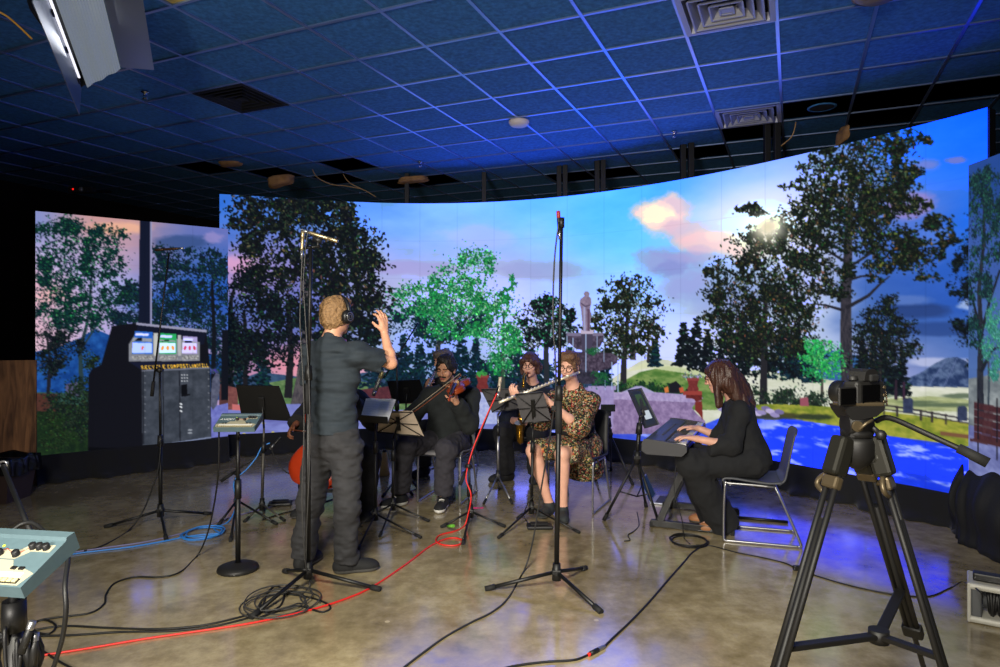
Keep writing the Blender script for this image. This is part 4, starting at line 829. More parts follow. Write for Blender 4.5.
class Figure:
    """joints J in world coordinates: head, neck, pelvis, sh/el/wr/hip/kn/an + L/R"""
    def __init__(s, J, bf, hf, tilt=0.0, k=1.0):
        s.J = {a: np.array(b, float) for a, b in J.items()}; s.s = k; s.r, s.f, s.u = head_frame(hf, tilt); s.bf = unit(bf)
        J = s.J; s.side = unit(J['shR']-J['shL']); s.up = unit(J['neck']-J['pelvis']); s.fw = unit(np.cross(s.up, s.side)); s.R = np.array([s.side, s.fw, s.up])
        s.hp = J['head']
    def hd(s, r, f, u): return s.hp+(s.r*r+s.f*f+s.u*u)*s.s
    def head_prims(s, female=False):
        k = s.s; R = np.array([s.r, s.f, s.u]); h = s.hd; P = [egg(h(0, -.012, .022), (.074*k, .094*k, .096*k), R, .02), egg(h(0, .018, -.045), (.055*k, .070*k, .068*k), R, .03), egg(h(0, .066, -.088), (.022*k, .018*k, .016*k), R, .022),
            cone(h(-.034, .076, .038), h(.034, .076, .038), .012*k, k=.016), egg(h(.042, .062, -.018), (.02*k, .018*k, .02*k), R, .02), egg(h(-.042, .062, -.018), (.02*k, .018*k, .02*k), R, .02),
            egg(h(.031, .094, .014), (.017*k, .014*k, .011*k), R, .012, op=-1), egg(h(-.031, .094, .014), (.017*k, .014*k, .011*k), R, .012, op=-1),
            cone(h(0, .084, .026), h(0, .106, -.018), .0075*k, .0115*k, .010), egg(h(.011, .096, -.022), (.008*k, .009*k, .007*k), R, .006), egg(h(-.011, .096, -.022), (.008*k, .009*k, .007*k), R, .006),
            cone(h(-.018, .084, -.052), h(.018, .084, -.052), .0065*k, k=.006), cone(h(-.014, .083, -.062), h(.014, .083, -.062), .007*k, k=.006)]
        for q in (1, -1): P += [egg(h(q*.078, -.012, -.004), (.009*k, .019*k, .031*k), R, .008), egg(h(q*.086, -.006, .0), (.006*k, .010*k, .018*k), R, .006, op=-1)]
        return P
    def body(s, hands, female=False, arm=1.0, h=.006, mats=None, label=None, group=None, legs=1.0, belly=1.0):
        J, k = s.J, s.s; P = s.head_prims(female); nb = s.hd(0, -.025, -.07)
        P += [cone(J['neck'], nb, .054*k*arm, .050*k*arm, .03)]
        P += s.torso(0.0, belly)
        for q in 'LR':
            P += [cone(J['sh'+q], J['el'+q], .047*k*arm, .038*k*arm, .04), cone(J['el'+q], J['wr'+q], .039*k*arm, .0255*k*arm, .02)]
            m = J['el'+q]*.7+J['wr'+q]*.3; P.append(egg(m, (.036*k*arm,)*3, None, .03))
            P += [cone(J['hip'+q], J['kn'+q], .080*k*legs, .052*k*legs, .05), cone(J['kn'+q], J['an'+q], .049*k*legs, .034*k*legs, .03)]
            kn, an = J['kn'+q], J['an'+q]; back = s.calf(q); P.append(cone(kn*.78+an*.22+back*.012, kn*.5+an*.5+back*.014, .051*k*legs, .040*k*legs, .04))
            t = J['toe'+q]; P.append(cone(an-np.array((0, 0, .045))*k-t*.03, an+t*.13*k-np.array((0, 0, .058))*k, .032*k, .026*k, .02)); P.append(cone(an, an-np.array((0, 0, .04))*k-t*.02, .036*k, .032*k, .02))
        for hs in hands: P += hand_prims(**hs)
        lip = lambda p: (np.abs((p-s.hp)@s.r) < .021*k) & (np.abs((p-s.hp)@s.u+.057*k) < .0115*k) & ((p-s.hp)@s.f > .079*k) & ((p-s.hp)@s.f < .12*k)
        base = (J['anL']+J['anR'])/2; base = np.array((J['pelvis'][0], J['pelvis'][1], 0))
        o = sdf_mesh('person', P, h, mats, base=base, pick=lip); s.o = o
        tag(o, label, 'person', group); s.h = h
        Rh = Matrix((s.r, s.f, s.u)).transposed()
        for e in (1, -1):
            q = MB(); q.ball(s.hd(e*.031, .0785, .0125), (.0118, .0100, .0062), 10, M=Rh); q.ball(s.hd(e*.031-.002, .0815, .0120), (.0062, .0082, .0058), 8, mi=1, M=Rh); q.build('eye', [M_eye, M_iris], o, fix=False)
            q = MB(); q.tube([V(s.hd(e*.019, .0855, .0155)), V(s.hd(e*.031, .0895, .0195)), V(s.hd(e*.044, .083, .0160))], [.0035, .0048, .0035], 6); q.build('eyelid', mats[0], o, fix=False)
        return o
    def calf(s, q):
        J = s.J; d = unit(J['an'+q]-J['kn'+q]); b = -J['toe'+q]; return unit(b-d*(b@d)) if abs(b@d) < .98 else np.zeros(3)
    def torso(s, o=0.0, belly=1.0, female=False):
        J, k, R = s.J, s.s, s.R; n, p = J['neck'], J['pelvis']; L = np.linalg.norm(n-p); w = np.linalg.norm(J['shR']-J['shL'])
        at_ = lambda t, f=0: p+(n-p)*t+s.fw*f
        return [egg(at_(.02), (.155*k+o, .112*k+o, .125*k+o), R, .05), egg(at_(.32, .008), (.140*k*belly+o, .100*k*belly+o, .19*k+o), R, .06), egg(at_(.66, .010), (max(.44*w, .145)*k+o, .108*k+o, .19*k+o), R, .06),
                cone(J['shL']*.9+n*.1, J['shR']*.9+n*.1, .052*k+o, k=.06), cone(at_(.90), n, .075*k+o, .056*k+o, .05)]
    # garments -----------------------------------------------------------
    def top(s, name, m, o=.012, sleeve=.55, loose=.0, hem=-.10, fold=((.006, (7, 7, 26)), (.004, (30, 30, 12))), arm=1.0, belly=1.0, neck_cut=.0, extra=(), cuffgap=.0, neck_r=.075):
        """shirt; sleeve = share of the arm covered (1 = elbow, 2 = wrist)"""
        J, k = s.J, s.s; P = s.torso(o, belly); n, p = J['neck'], J['pelvis']
        P += [cone(p+(n-p)*hem*1.0, p+(n-p)*.3, .10*k+o, .11*k+o, .06)]
        if hem < -.02: P.append(egg(p+(n-p)*(hem*.5), (.162*k+o+loose, .122*k+o+loose, .14*k+abs(hem)*.3), s.R, .05))
        for q in 'LR':
            sh, el, wr = J['sh'+q], J['el'+q], J['wr'+q]
            e1 = sh+(el-sh)*min(sleeve, 1); d = unit(el-sh); cut = [(e1, d)] if sleeve < 1 else []
            P.append(cone(sh, el if sleeve < 1 else e1, .052*k*arm+o+loose*.3, .046*k*arm+o+loose, .035, cut))
            if sleeve > 1:
                e2 = el+(wr-el)*(sleeve-1); d2 = unit(wr-el); P.append(cone(el, wr+d2*.03, .044*k*arm+o+loose, .032*k*arm+o+loose*.6, .03, [(e2, d2)]))
        P += list(extra)
        cuts = [(p+(n-p)*hem, -s.up)]
        P.append(cone(n+s.up*(.02-(neck_r-.075)*.8)*k-s.fw*.01, n+s.up*.12*k+s.fw*.05, .057*k*max(arm, .95), neck_r*k, .012, op=-1))
        return sdf_mesh(name, P, s.h, m, s.o, fold=fold, cuts=cuts)
    def trousers(s, name, m, o=.016, cuff=.93, wide=0.0, fold=((.007, (12, 12, 24)), (.004, (34, 34, 34))), legs=1.0):
        J, k = s.J, s.s; n, p = J['neck'], J['pelvis']; P = [egg(p, (.158*k+o, .118*k+o, .125*k+o), s.R, .05), egg(p+(n-p)*.14, (.142*k+o, .104*k+o, .1*k), s.R, .05)]
        for q in 'LR':
            h_, kn, an = J['hip'+q], J['kn'+q], J['an'+q]; e = kn+(an-kn)*cuff; d = unit(an-kn)
            P += [cone(h_, kn, .084*k*legs+o, .058*k*legs+o+wide*.5, .05), cone(kn, an+d*.04, .055*k*legs+o+wide*.5, .044*k*legs+o+wide, .035, [(e, d)])]
        return sdf_mesh(name, P, s.h, m, s.o, fold=fold)
    def shoe(s, q, mats, sole=.022, size=1.0, lace=None):
        """mats: upper, sole"""
        J, k = s.J, s.s*size; an, t = J['an'+q], J['toe'+q]; g = np.array((an[0], an[1], 0.0)); lat = np.array((t[1], -t[0], 0)); R = np.array([t, lat, (0, 0, 1)])
        fl_ = [((0, 0, .004), (0, 0, -1))]
        P = [egg(g-t*.025*k+np.array((0, 0, .045)), (.055*k, .040*k, .055*k), R, .03), egg(g+t*.07*k+np.array((0, 0, .036)), (.10*k, .044*k, .046*k), R, .04), egg(g+t*.135*k+np.array((0, 0, .03)), (.062*k, .045*k, .036*k), R, .03), cone(g+np.array((0, 0, .05)), an+np.array((0, 0, .012)), .044*k, .045*k, .03, [(an+np.array((0, 0, .012)), (0, 0, 1))])]
        o = sdf_mesh('shoe', P, .005, mats, s.o, cuts=fl_, pick=lambda p: (p[:, 2] < sole).astype(int))
        if lace:
            m = MB()
            for i in range(4):
                c = g+t*(.055+.022*i)*k+np.array((0, 0, .083-.008*i)); m.tube([V(c+lat*.024), V(c+np.array((0, 0, .008))), V(c-lat*.024)], .0045, 5)
            m.build('lace', lace, o, fix=False)
        return o
    def hair(s, m, extra=(), sub=(), o=.014, face=.066, fold=((.006, (60, 60, 60)), (.006, (28, 28, 28))), top=.022, name='hair', cuts=()):
        k = s.s; R = np.array([s.r, s.f, s.u]); h = s.hd
        P = [egg(h(0, -.016, .030), (.076*k+o, .094*k+o, .092*k+o), R, .02)]+list(extra)+[egg(h(0, .10, (face-.132)/2), (.073*k, .078*k, (face+.132)/2*k), R, .02, op=-1)]+list(sub)
        return sdf_mesh(name, P, .005, m, s.o, fold=fold, cuts=cuts)
    def glasses(s, m, r=.021):
        q = MB(); k = s.s
        for e in (1, -1):
            ring = [V(s.hd(e*.033+math.cos(a)*.024, .102-abs(math.cos(a))*.003, .010+math.sin(a)*r)) for a in np.linspace(0, 2*PI, 20, endpoint=False)]; q.tube(ring, .0026, 6, closed=True)
            q.tube([V(s.hd(e*.057, .096, .014)), V(s.hd(e*.078, .05, .014)), V(s.hd(e*.083, -.01, .010))], .0022, 5)
        q.tube([V(s.hd(-.010, .104, .014)), V(s.hd(0, .106, .018)), V(s.hd(.010, .104, .014))], .0022, 5)
        return q.build('glasses', m, s.o, fix=False)
    def brows(s, m):
        for e in (1, -1): q = MB(); q.tube([V(s.hd(e*.013, .090, .033)), V(s.hd(e*.03, .089, .040)), V(s.hd(e*.050, .076, .034))], [.004, .0045, .003], 6); q.build('eyebrow', m, s.o, fix=False)
def joints(**kw): return {k: at(*v) for k, v in kw.items()}
M_shoeb = mat('shoe_black_canvas', (24, 24, 26), .8); M_soleb = mat('shoe_sole_dark', (78, 77, 76), .7); M_solew = mat('shoe_sole_white', (222, 220, 214), .6)
M_lip = mat('lip', (150, 84, 76), .45); M_lace = mat('white_lace', (225, 222, 215), .8)
M_glass = mat('glasses_frame', (24, 22, 24), .3)

# ---- the conductor, standing with his back to us, right arm raised
J = joints(head=(337, 317, 4.33), neck=(331, 342, 4.30), pelvis=(334, 441, 4.33), shR=(359, 354, 4.22), shL=(312, 355, 4.37), elR=(391, 363, 4.38), wrR=(384.5, 333, 4.50), elL=(313, 396, 4.54), wrL=(325, 404, 4.78),
           hipR=(347, 448, 4.29), hipL=(320, 448, 4.36), knR=(347, 504, 4.25), knL=(310, 503, 4.37), anR=(346, 560, 4.28), anL=(303, 556, 4.36))
J['toeR'] = unit((.96, .28, 0)); J['toeL'] = unit((.25, .97, 0))
fg = Figure(J, (.3, .95, 0), (.50, .86, -.10), .04, 1.0)
M_skin1 = skin('skin_fair', (222, 164, 132))
fg.body([dict(w=J['wrR'], d=(-.12, .05, 1), n=(-.75, .6, .05), side=1, curl=[.5, .35, .3, .25], spread=.12, thumb=.5), dict(w=J['wrL'], d=(.7, .4, .2), n=(-.3, .5, -.7), side=-1, curl=.6)], mats=[M_skin1, M_lip], h=.0055,
        label='person seen from behind, standing, right hand raised, grey t-shirt and dark jeans')
fg.top('t_shirt', mat('slate_tshirt', (40, 49, 57), .85, noise=.1, nscale=40), o=.011, sleeve=.60, loose=.012, hem=.10, neck_r=.092, fold=((.015, (5, 5, 24)), (.008, (14, 14, 44))))
fg.trousers('jeans', mat('charcoal_denim', (46, 46, 49), .85, noise=.18, nscale=30, bump=.12, bscale=300), o=.012, cuff=.99, wide=.012, fold=((.012, (9, 9, 24)), (.006, (24, 24, 50))))
for q in 'LR': fg.shoe(q, [M_shoeb, M_soleb], .024, 1.08)
fg.hair(mat('hair_sandy', (146, 112, 74), .65, noise=.4, nscale=90, bump=.6, bscale=160), extra=[egg(fg.hd(0, -.05, -.02), (.07, .062, .07), np.array([fg.r, fg.f, fg.u]), .02), egg(fg.hd(0, .03, .105), (.06, .06, .026), np.array([fg.r, fg.f, fg.u]), .02)],
        o=.010, fold=((.006, (80, 80, 80)), (.006, (36, 36, 36))), sub=[egg(fg.hd(.088, .0, -.02), (.02, .03, .045), np.array([fg.r, fg.f, fg.u]), .012, op=-1), egg(fg.hd(-.088, .0, -.02), (.02, .03, .045), np.array([fg.r, fg.f, fg.u]), .012, op=-1)])
cond = fg

# ---- the violinist
J = joints(head=(446, 370, 6.08), neck=(450, 390, 6.20), pelvis=(447, 437, 6.28), shR=(429, 397, 6.24), shL=(471, 396, 6.14), elR=(410, 418, 6.12), wrR=(401, 421, 5.90), elL=(469, 424, 5.96), wrL=(456, 402, 5.80),
           hipR=(434, 442, 6.26), hipL=(459, 442, 6.22), knR=(406, 446, 5.84), knL=(446, 450, 5.76), anR=(400, 495, 5.93), anL=(443, 497, 5.84))
J['toeR'] = unit((-.75, -.66, 0)); J['toeL'] = unit((-.12, -1, 0))
fg = Figure(J, (-.25, -.95, 0), (-.34, -.90, -.24), .06, 1.0)
M_skin2 = skin('skin_olive', (196, 142, 112)); M_dkhair = mat('hair_dark', (26, 20, 18), .6, noise=.3, nscale=80, bump=.5, bscale=150)
fg.body([dict(w=J['wrL'], d=(-.35, -.1, .9), n=(-.2, .95, .1), side=1, curl=[.8, .8, .75, .7], thumb=.3), dict(w=J['wrR'], d=(-.2, -.8, .1), n=(.1, .1, -1), side=1, curl=.6)], mats=[M_skin2, M_lip], arm=1.1, belly=1.12,
        label='seated bearded person in a dark sweater playing the violin')
fg.top('sweater', mat('charcoal_sweater', (26, 30, 31), .95, noise=.15, nscale=50), o=.016, sleeve=1.93, loose=.010, hem=-.06, arm=1.12, belly=1.14, fold=((.010, (8, 8, 16)), (.006, (22, 22, 22))))
fg.trousers('trousers', mat('washed_black_denim', (48, 46, 53), .9, noise=.15, nscale=30), o=.018, cuff=.90, wide=.014, fold=((.010, (10, 10, 20)), (.006, (30, 30, 34))))
for q in 'LR': fg.shoe(q, [M_shoeb, M_solew], .032, 1.05, M_lace)
hR = np.array([fg.r, fg.f, fg.u])
side_cut = [egg(fg.hd(e*.088, .018, -.060), (.034, .055, .052), hR, .012, op=-1) for e in (1, -1)]
fg.hair(M_dkhair, face=.10, extra=[egg(fg.hd(0, -.005, .112), (.066, .066, .028), hR, .02), egg(fg.hd(0, -.05, -.02), (.066, .05, .06), hR, .02)], o=.010, sub=side_cut+[egg(fg.hd(.09, .0, -.02), (.022, .03, .045), hR, .012, op=-1), egg(fg.hd(-.09, .0, -.02), (.022, .03, .045), hR, .012, op=-1)])
sdf_mesh('beard', [cone(fg.hd(-.058, .012, -.04), fg.hd(-.04, .056, -.088), .008, .012, .02), cone(fg.hd(.058, .012, -.04), fg.hd(.04, .056, -.088), .008, .012, .02), cone(fg.hd(-.036, .060, -.092), fg.hd(.036, .060, -.092), .014, k=.02), cone(fg.hd(-.024, .082, -.043), fg.hd(.024, .082, -.043), .0075, k=.008), egg(fg.hd(0, .076, -.10), (.026, .02, .018), hR, .015)], .0045, M_dkhair, fg.o, fold=((.003, (120, 120, 120)),))
fg.brows(M_dkhair); vio = fg

# ---- the saxophonist
J = joints(head=(530, 365.5, 7.0), neck=(533, 386, 7.12), pelvis=(529, 427, 7.28), shR=(513, 397, 7.16), shL=(553, 397, 7.08), elR=(508, 421, 7.0), wrR=(519, 420, 6.86), elL=(552, 420, 6.95), wrL=(530, 404, 6.85),
           hipR=(518, 431, 7.26), hipL=(541, 431, 7.22), knR=(503, 432, 6.82), knL=(536, 434, 6.76), anR=(507, 473, 6.92), anL=(536, 473, 6.90))
J['toeR'] = unit((-.85, -.5, 0)); J['toeL'] = unit((-.2, -1, 0))
fg = Figure(J, (-.2, -.95, 0), (-.28, -.95, -.10), -.02, 1.06)
M_skin3 = skin('skin_pale', (212, 160, 138)); M_brown = mat('hair_brown', (74, 46, 36), .5, noise=.3, nscale=70, bump=.5, bscale=140)
fg.body([dict(w=J['wrL'], d=(-.7, -.5, .45), n=(-.4, .2, -.7), side=1, curl=.7), dict(w=J['wrR'], d=(.35, -.7, .1), n=(.1, .1, -1), side=-1, curl=.7)], mats=[M_skin3, M_lip], h=.0065,
        label='seated person with glasses and chin-length brown hair playing the saxophone')
fg.top('shirt', mat('navy_shirt', (24, 30, 42), .9, noise=.12, nscale=40), o=.018, sleeve=1.25, loose=.018, hem=-.05, fold=((.009, (8, 8, 18)), (.005, (24, 24, 24))))
fg.trousers('trousers', mat('black_trousers', (20, 20, 24), .9), o=.02, cuff=.95, wide=.02)
for q in 'LR': fg.shoe(q, [M_shoeb, M_shoeb], .02, 1.05)
hR = np.array([fg.r, fg.f, fg.u]); e_ = fg.hd
fg.hair(M_brown, o=.012, face=.045, extra=[cone(e_(.074, .03, .05), e_(.082, .0, -.07), .020, .017, .02), cone(e_(-.074, .03, .05), e_(-.082, .0, -.07), .020, .017, .02), cone(e_(-.06, -.06, -.03), e_(.06, -.06, -.03), .05, k=.03), egg(e_(0, -.06, -.06), (.085, .05, .05), hR, .03), cone(e_(.05, .075, .062), e_(-.035, .085, .058), .02, .016, .02), cone(e_(-.035, .082, .06), e_(-.078, .045, .03), .018, .02, .02)], fold=((.006, (60, 60, 14)), (.006, (26, 26, 12))))
fg.glasses(M_glass); fg.brows(M_brown); sax = fg

# ---- the flautist in a floral dress
J = joints(head=(569, 367, 5.70), neck=(574, 389, 5.80), pelvis=(579, 442, 5.96), shR=(556, 399, 5.90), shL=(591, 402, 5.70), elR=(541, 419, 5.72), wrR=(520, 399, 5.50), elL=(578, 426, 5.50), wrL=(549, 402, 5.42),
           hipR=(565, 446, 6.0), hipL=(588, 447, 5.90), knR=(533, 451, 5.56), knL=(562, 454, 5.42), anR=(549, 503, 5.64), anL=(563, 507, 5.50))
J['toeR'] = unit((-.45, -.9, 0)); J['toeL'] = unit((-.05, -1, 0))
fg = Figure(J, (-.5, -.85, 0), (-.42, -.86, -.22), .10, .97)
M_skin4 = skin('skin_rosy', (226, 172, 148)); M_blond = mat('hair_dark_blond', (104, 74, 50), .6, noise=.35, nscale=80, bump=.5, bscale=150)
fg.body([dict(w=J['wrL'], d=(-.75, .0, .58), n=(-.3, .75, -.35), side=1, curl=[.75, .75, .7, .65], s=.92, thumb=.3), dict(w=J['wrR'], d=(-.5, -.3, .6), n=(.5, .5, -.2), side=1, curl=.7)], mats=[M_skin4, M_lip], legs=1.12, arm=1.05,
        label='seated person with short hair and glasses playing the flute in a floral dress')
def floral():
    m = bpy.data.materials.new('floral_print'); m.use_nodes = True; nt = m.node_tree; b = nt.nodes['Principled BSDF']; b.inputs['Roughness'].default_value = .85
    tc = nt.nodes.new('ShaderNodeTexCoord'); prev = None
    base = nt.nodes.new('ShaderNodeRGB'); base.outputs[0].default_value = hexlin((24, 22, 16))+(1,); prev = base.outputs[0]
    for sc, lim, cols in ((34, .42, ((172, 58, 50), (186, 124, 78), (176, 160, 124), (128, 42, 46))), (52, .40, ((96, 112, 60), (130, 126, 66), (184, 172, 146), (70, 84, 56))), (75, .34, ((186, 170, 138), (168, 78, 60), (186, 132, 58), (90, 100, 60)))):
        mp = nt.nodes.new('ShaderNodeMapping'); mp.inputs['Location'].default_value = (sc, sc*.3, 0); nt.links.new(tc.outputs['Object'], mp.inputs[0])
        vo = nt.nodes.new('ShaderNodeTexVoronoi'); vo.inputs['Scale'].default_value = sc; nt.links.new(mp.outputs[0], vo.inputs['Vector'])
        lt = nt.nodes.new('ShaderNodeMath'); lt.operation = 'LESS_THAN'; lt.inputs[1].default_value = lim; nt.links.new(vo.outputs['Distance'], lt.inputs[0])
        sp = nt.nodes.new('ShaderNodeSeparateColor'); nt.links.new(vo.outputs['Color'], sp.inputs[0])
        cr = nt.nodes.new('ShaderNodeValToRGB'); cr.color_ramp.interpolation = 'CONSTANT'; e = cr.color_ramp.elements; e[0].color = hexlin(cols[0])+(1,); e[1].position = .25; e[1].color = hexlin(cols[1])+(1,)
        for p_, c_ in ((.5, cols[2]), (.75, cols[3])): k = e.new(p_); k.color = hexlin(c_)+(1,)
        nt.links.new(sp.outputs[0], cr.inputs[0]); mx = nt.nodes.new('ShaderNodeMix'); mx.data_type = 'RGBA'
        nt.links.new(lt.outputs[0], mx.inputs[0]); nt.links.new(prev, mx.inputs[6]); nt.links.new(cr.outputs[0], mx.inputs[7]); prev = mx.outputs[2]
    nt.links.new(prev, b.inputs['Base Color']); return m
M_floral = floral()
hips = (J['hipL']+J['hipR'])/2; kns = (np.array(J['knL'])+np.array(J['knR']))/2; A_ = lambda *p: np.array(at(*p))
sk = [cone(J['hipR'], A_(537, 450, 5.62), .100, .085, .05, [(A_(537, 452, 5.60), unit(A_(533, 451, 5.56)-J['hipR']))]), cone(J['hipL'], A_(568, 453, 5.50), .108, .088, .05, [(A_(567, 454, 5.49), unit(A_(562, 454, 5.42)-J['hipL']))]),
      cone(hips, A_(550, 450, 5.62), .11, .06, .05, [(A_(550, 452, 5.57), unit(A_(550, 451, 5.5)-hips))]), cone(A_(592, 446, 5.84), A_(593, 466, 5.72), .07, .045, .06, [(A_(593, 472, 5.72), (0, 0, -1))]), cone(A_(580, 446, 5.66), A_(588, 460, 5.62), .05, .03, .05), egg(J['pelvis'], (.165, .13, .12), fg.R, .06)]
fg.top('dress', M_floral, o=.014, sleeve=1.10, loose=.030, hem=-.6, fold=((.010, (9, 9, 16)), (.006, (24, 24, 24))), arm=1.05, extra=sk, neck_r=.085)
wst = A_(576, 428, 5.88); q = MB(); ring = []
for a in np.linspace(0, 2*PI, 28, endpoint=False): ring.append(V(wst+fg.side*math.cos(a)*.163+fg.fw*(math.sin(a)*.126+.004)))
q.tube(ring, .012, 8, closed=True, flat=1.8); q.build('waistband', mat('black_elastic', (16, 15, 15), .85), fg.o, fix=False)
for q in 'LR': fg.shoe(q, [mat('trainer_grey', (44, 48, 50), .8, noise=.3, nscale=60), M_soleb], .024, .98)
hR = np.array([fg.r, fg.f, fg.u]); e_ = fg.hd
fg.hair(M_blond, o=.009, face=.082, extra=[egg(e_(0, .02, .112), (.062, .064, .030), hR, .02), cone(e_(-.045, .062, .104), e_(.045, .066, .108), .018, .016, .02), egg(e_(0, -.05, -.015), (.066, .05, .055), hR, .02)], sub=[egg(e_(.09, .0, -.02), (.022, .03, .045), hR, .012, op=-1), egg(e_(-.09, .0, -.02), (.022, .03, .045), hR, .012, op=-1)], fold=((.008, (50, 50, 50)), (.007, (26, 26, 26))))
fg.glasses(M_glass, .022); fg.brows(M_blond); flu = fg

# ---- the keyboard player in profile
J = joints(head=(719, 378, 5.06), neck=(737, 402, 5.08), pelvis=(750, 459, 5.03), shL=(741, 412, 4.90), shR=(732, 408, 5.26), elL=(731, 446, 4.86), wrL=(698, 439, 4.90), elR=(722, 438, 5.28), wrR=(699, 428.5, 5.36),
           hipL=(752, 463, 4.93), hipR=(747, 459, 5.13), knL=(690, 463, 4.97), knR=(688, 458, 5.28), anL=(722, 519, 5.12), anR=(712, 514, 5.36))
J['toeL'] = unit((-.93, .3, 0)); J['toeR'] = unit((-.93, .36, 0))
fg = Figure(J, (-.92, .39, 0), (-.90, .34, -.26), 0, .98)
fg.body([dict(w=J['wrL'], d=(-.93, .3, .12), n=(-.1, .0, -1), side=-1, curl=[.35, .3, .3, .35], spread=.12, thumb=.1), dict(w=J['wrR'], d=(-.92, .33, .1), n=(-.1, .0, -1), side=1, curl=[.35, .3, .3, .35], spread=.12, thumb=.1)], mats=[M_skin3, M_lip],
        label='seated person in loose black clothes with long brown hair playing the keyboard')
M_blk = mat('black_linen', (22, 23, 26), .92, noise=.15, nscale=30)
A_ = lambda *p: np.array(at(*p))
fg.top('blouse', M_blk, o=.008, sleeve=1.38, loose=.012, hem=-.12, fold=((.012, (9, 9, 10)), (.006, (26, 26, 22))), extra=[cone(A_(728, 446, 4.86), A_(712, 450, 4.88), .05, .035, .03, [(A_(711, 446, 4.88), (-1, 0, 0))])])
fg.trousers('wide_trousers', M_blk, o=.014, cuff=1.10, wide=.050, fold=((.014, (12, 12, 7)), (.006, (26, 26, 22))))
for q in 'LR': fg.shoe(q, [mat('tan_leather', (150, 100, 62), .6), M_soleb], .02, .95)
hR = np.array([fg.r, fg.f, fg.u]); e_ = fg.hd
M_lhair = mat('hair_long_brown', (66, 40, 30), .42, noise=.3, nscale=60, bump=.4, bscale=120)
fg.hair(M_lhair, o=.014, extra=[cone(e_(0, -.04, .02), A_(738, 392, 5.08), .088, .085, .04), cone(A_(733, 384, 5.08), A_(748, 404, 5.07), .085, .05, .04), cone(A_(730, 385, 4.98), A_(744, 405, 4.97), .055, .035, .04), cone(A_(735, 384, 5.18), A_(748, 404, 5.17), .055, .04, .04), cone(e_(.066, .02, .03), A_(720, 402, 5.0), .03, .018, .03), cone(e_(-.066, .02, .03), A_(719, 405, 4.98), .032, .016, .03)], fold=((.007, (60, 60, 10)), (.006, (26, 26, 8))), sub=[egg(e_(0, .115, -.03), (.05, .075, .085), hR, .015, op=-1)])
fg.glasses(mat('thin_gold_frame', (150, 120, 80), .3, metal=.8), .02); fg.brows(M_lhair); key = fg

# ---- the wind player half hidden behind the violinist
J = joints(head=(443, 362, 7.30), neck=(447, 380, 7.42), pelvis=(450, 424, 7.55), shR=(431, 386, 7.50), shL=(464, 386, 7.36), elR=(424, 404, 7.40), wrR=(427, 390, 7.18), elL=(462, 408, 7.25), wrL=(436, 395, 7.12),
           hipR=(440, 428, 7.56), hipL=(459, 428, 7.50), knR=(424, 428, 7.12), knL=(448, 429, 7.02), anR=(424, 467, 7.15), anL=(448, 468, 7.10))
J['toeR'] = unit((-.6, -.8, 0)); J['toeL'] = unit((-.3, -1, 0))
fg = Figure(J, (-.4, -.9, 0), (-.78, -.60, -.14), 0, 1.0)
fg.body([dict(w=J['wrR'], d=(.25, -.3, .85), n=(.6, .5, .2), side=1, curl=.7), dict(w=J['wrL'], d=(-.5, -.3, .6), n=(-.2, .7, .1), side=1, curl=.7)], mats=[M_skin2, M_lip], h=.007,
        label='seated person half hidden behind the violinist, playing a slim silver wind instrument')
fg.top('shirt', mat('black_shirt', (20, 20, 23), .9), o=.018, sleeve=1.9, loose=.012, hem=-.05); fg.trousers('trousers', MATS['black_trousers'], o=.018, cuff=.95, wide=.012)
for q in 'LR': fg.shoe(q, [M_shoeb, M_shoeb], .02, 1.05)
hR = np.array([fg.r, fg.f, fg.u])
fg.hair(mat('hair_greying', (96, 84, 78), .6, noise=.3, nscale=80, bump=.5, bscale=150), o=.016, extra=[egg(fg.hd(0, .03, .10), (.07, .07, .03), hR, .02), egg(fg.hd(0, -.055, -.03), (.072, .05, .07), hR, .02)]); fg.brows(M_brown); wind = fg

# ---- the cellist, mostly behind the conductor
J = joints(head=(336, 373, 5.80), neck=(337, 393, 5.88), pelvis=(338, 447, 5.95), shR=(316, 400, 5.90), shL=(358, 400, 5.84), elR=(304, 419, 5.72), wrR=(296, 424, 5.48), elL=(374, 420, 5.66), wrL=(352, 404, 5.50),
           hipR=(326, 451, 5.94), hipL=(350, 451, 5.92), knR=(312, 457, 5.62), knL=(368, 459, 5.50), anR=(310, 506, 5.66), anL=(364, 508, 5.58))
J['toeR'] = unit((-.5, -.85, 0)); J['toeL'] = unit((.3, -.95, 0))
fg = Figure(J, (0, -1, 0), (.1, -.95, -.25), 0, 1.0)
M_skin5 = skin('skin_brown', (136, 84, 60))
fg.body([dict(w=J['wrR'], d=(-.35, -.5, -.5), n=(.5, -.1, -.6), side=1, curl=[.7, .75, .8, .8], thumb=.3), dict(w=J['wrL'], d=(-.5, -.3, .5), n=(-.4, .8, .1), side=1, curl=.7)], mats=[M_skin5, M_lip], h=.0065,
        label='seated person in black almost hidden behind the standing figure, bow hand and cello showing')
fg.top('jacket', mat('black_jacket', (20, 20, 22), .85), o=.024, sleeve=1.9, loose=.018, hem=-.10); fg.trousers('trousers', MATS['black_trousers'], o=.03, cuff=.96, wide=.02)
for q in 'LR': fg.shoe(q, [M_shoeb, M_soleb], .022, 1.05)
fg.hair(M_dkhair, o=.014, extra=[egg(fg.hd(0, -.05, -.02), (.068, .05, .06), np.array([fg.r, fg.f, fg.u]), .02)]); fg.brows(M_dkhair); cel = fg
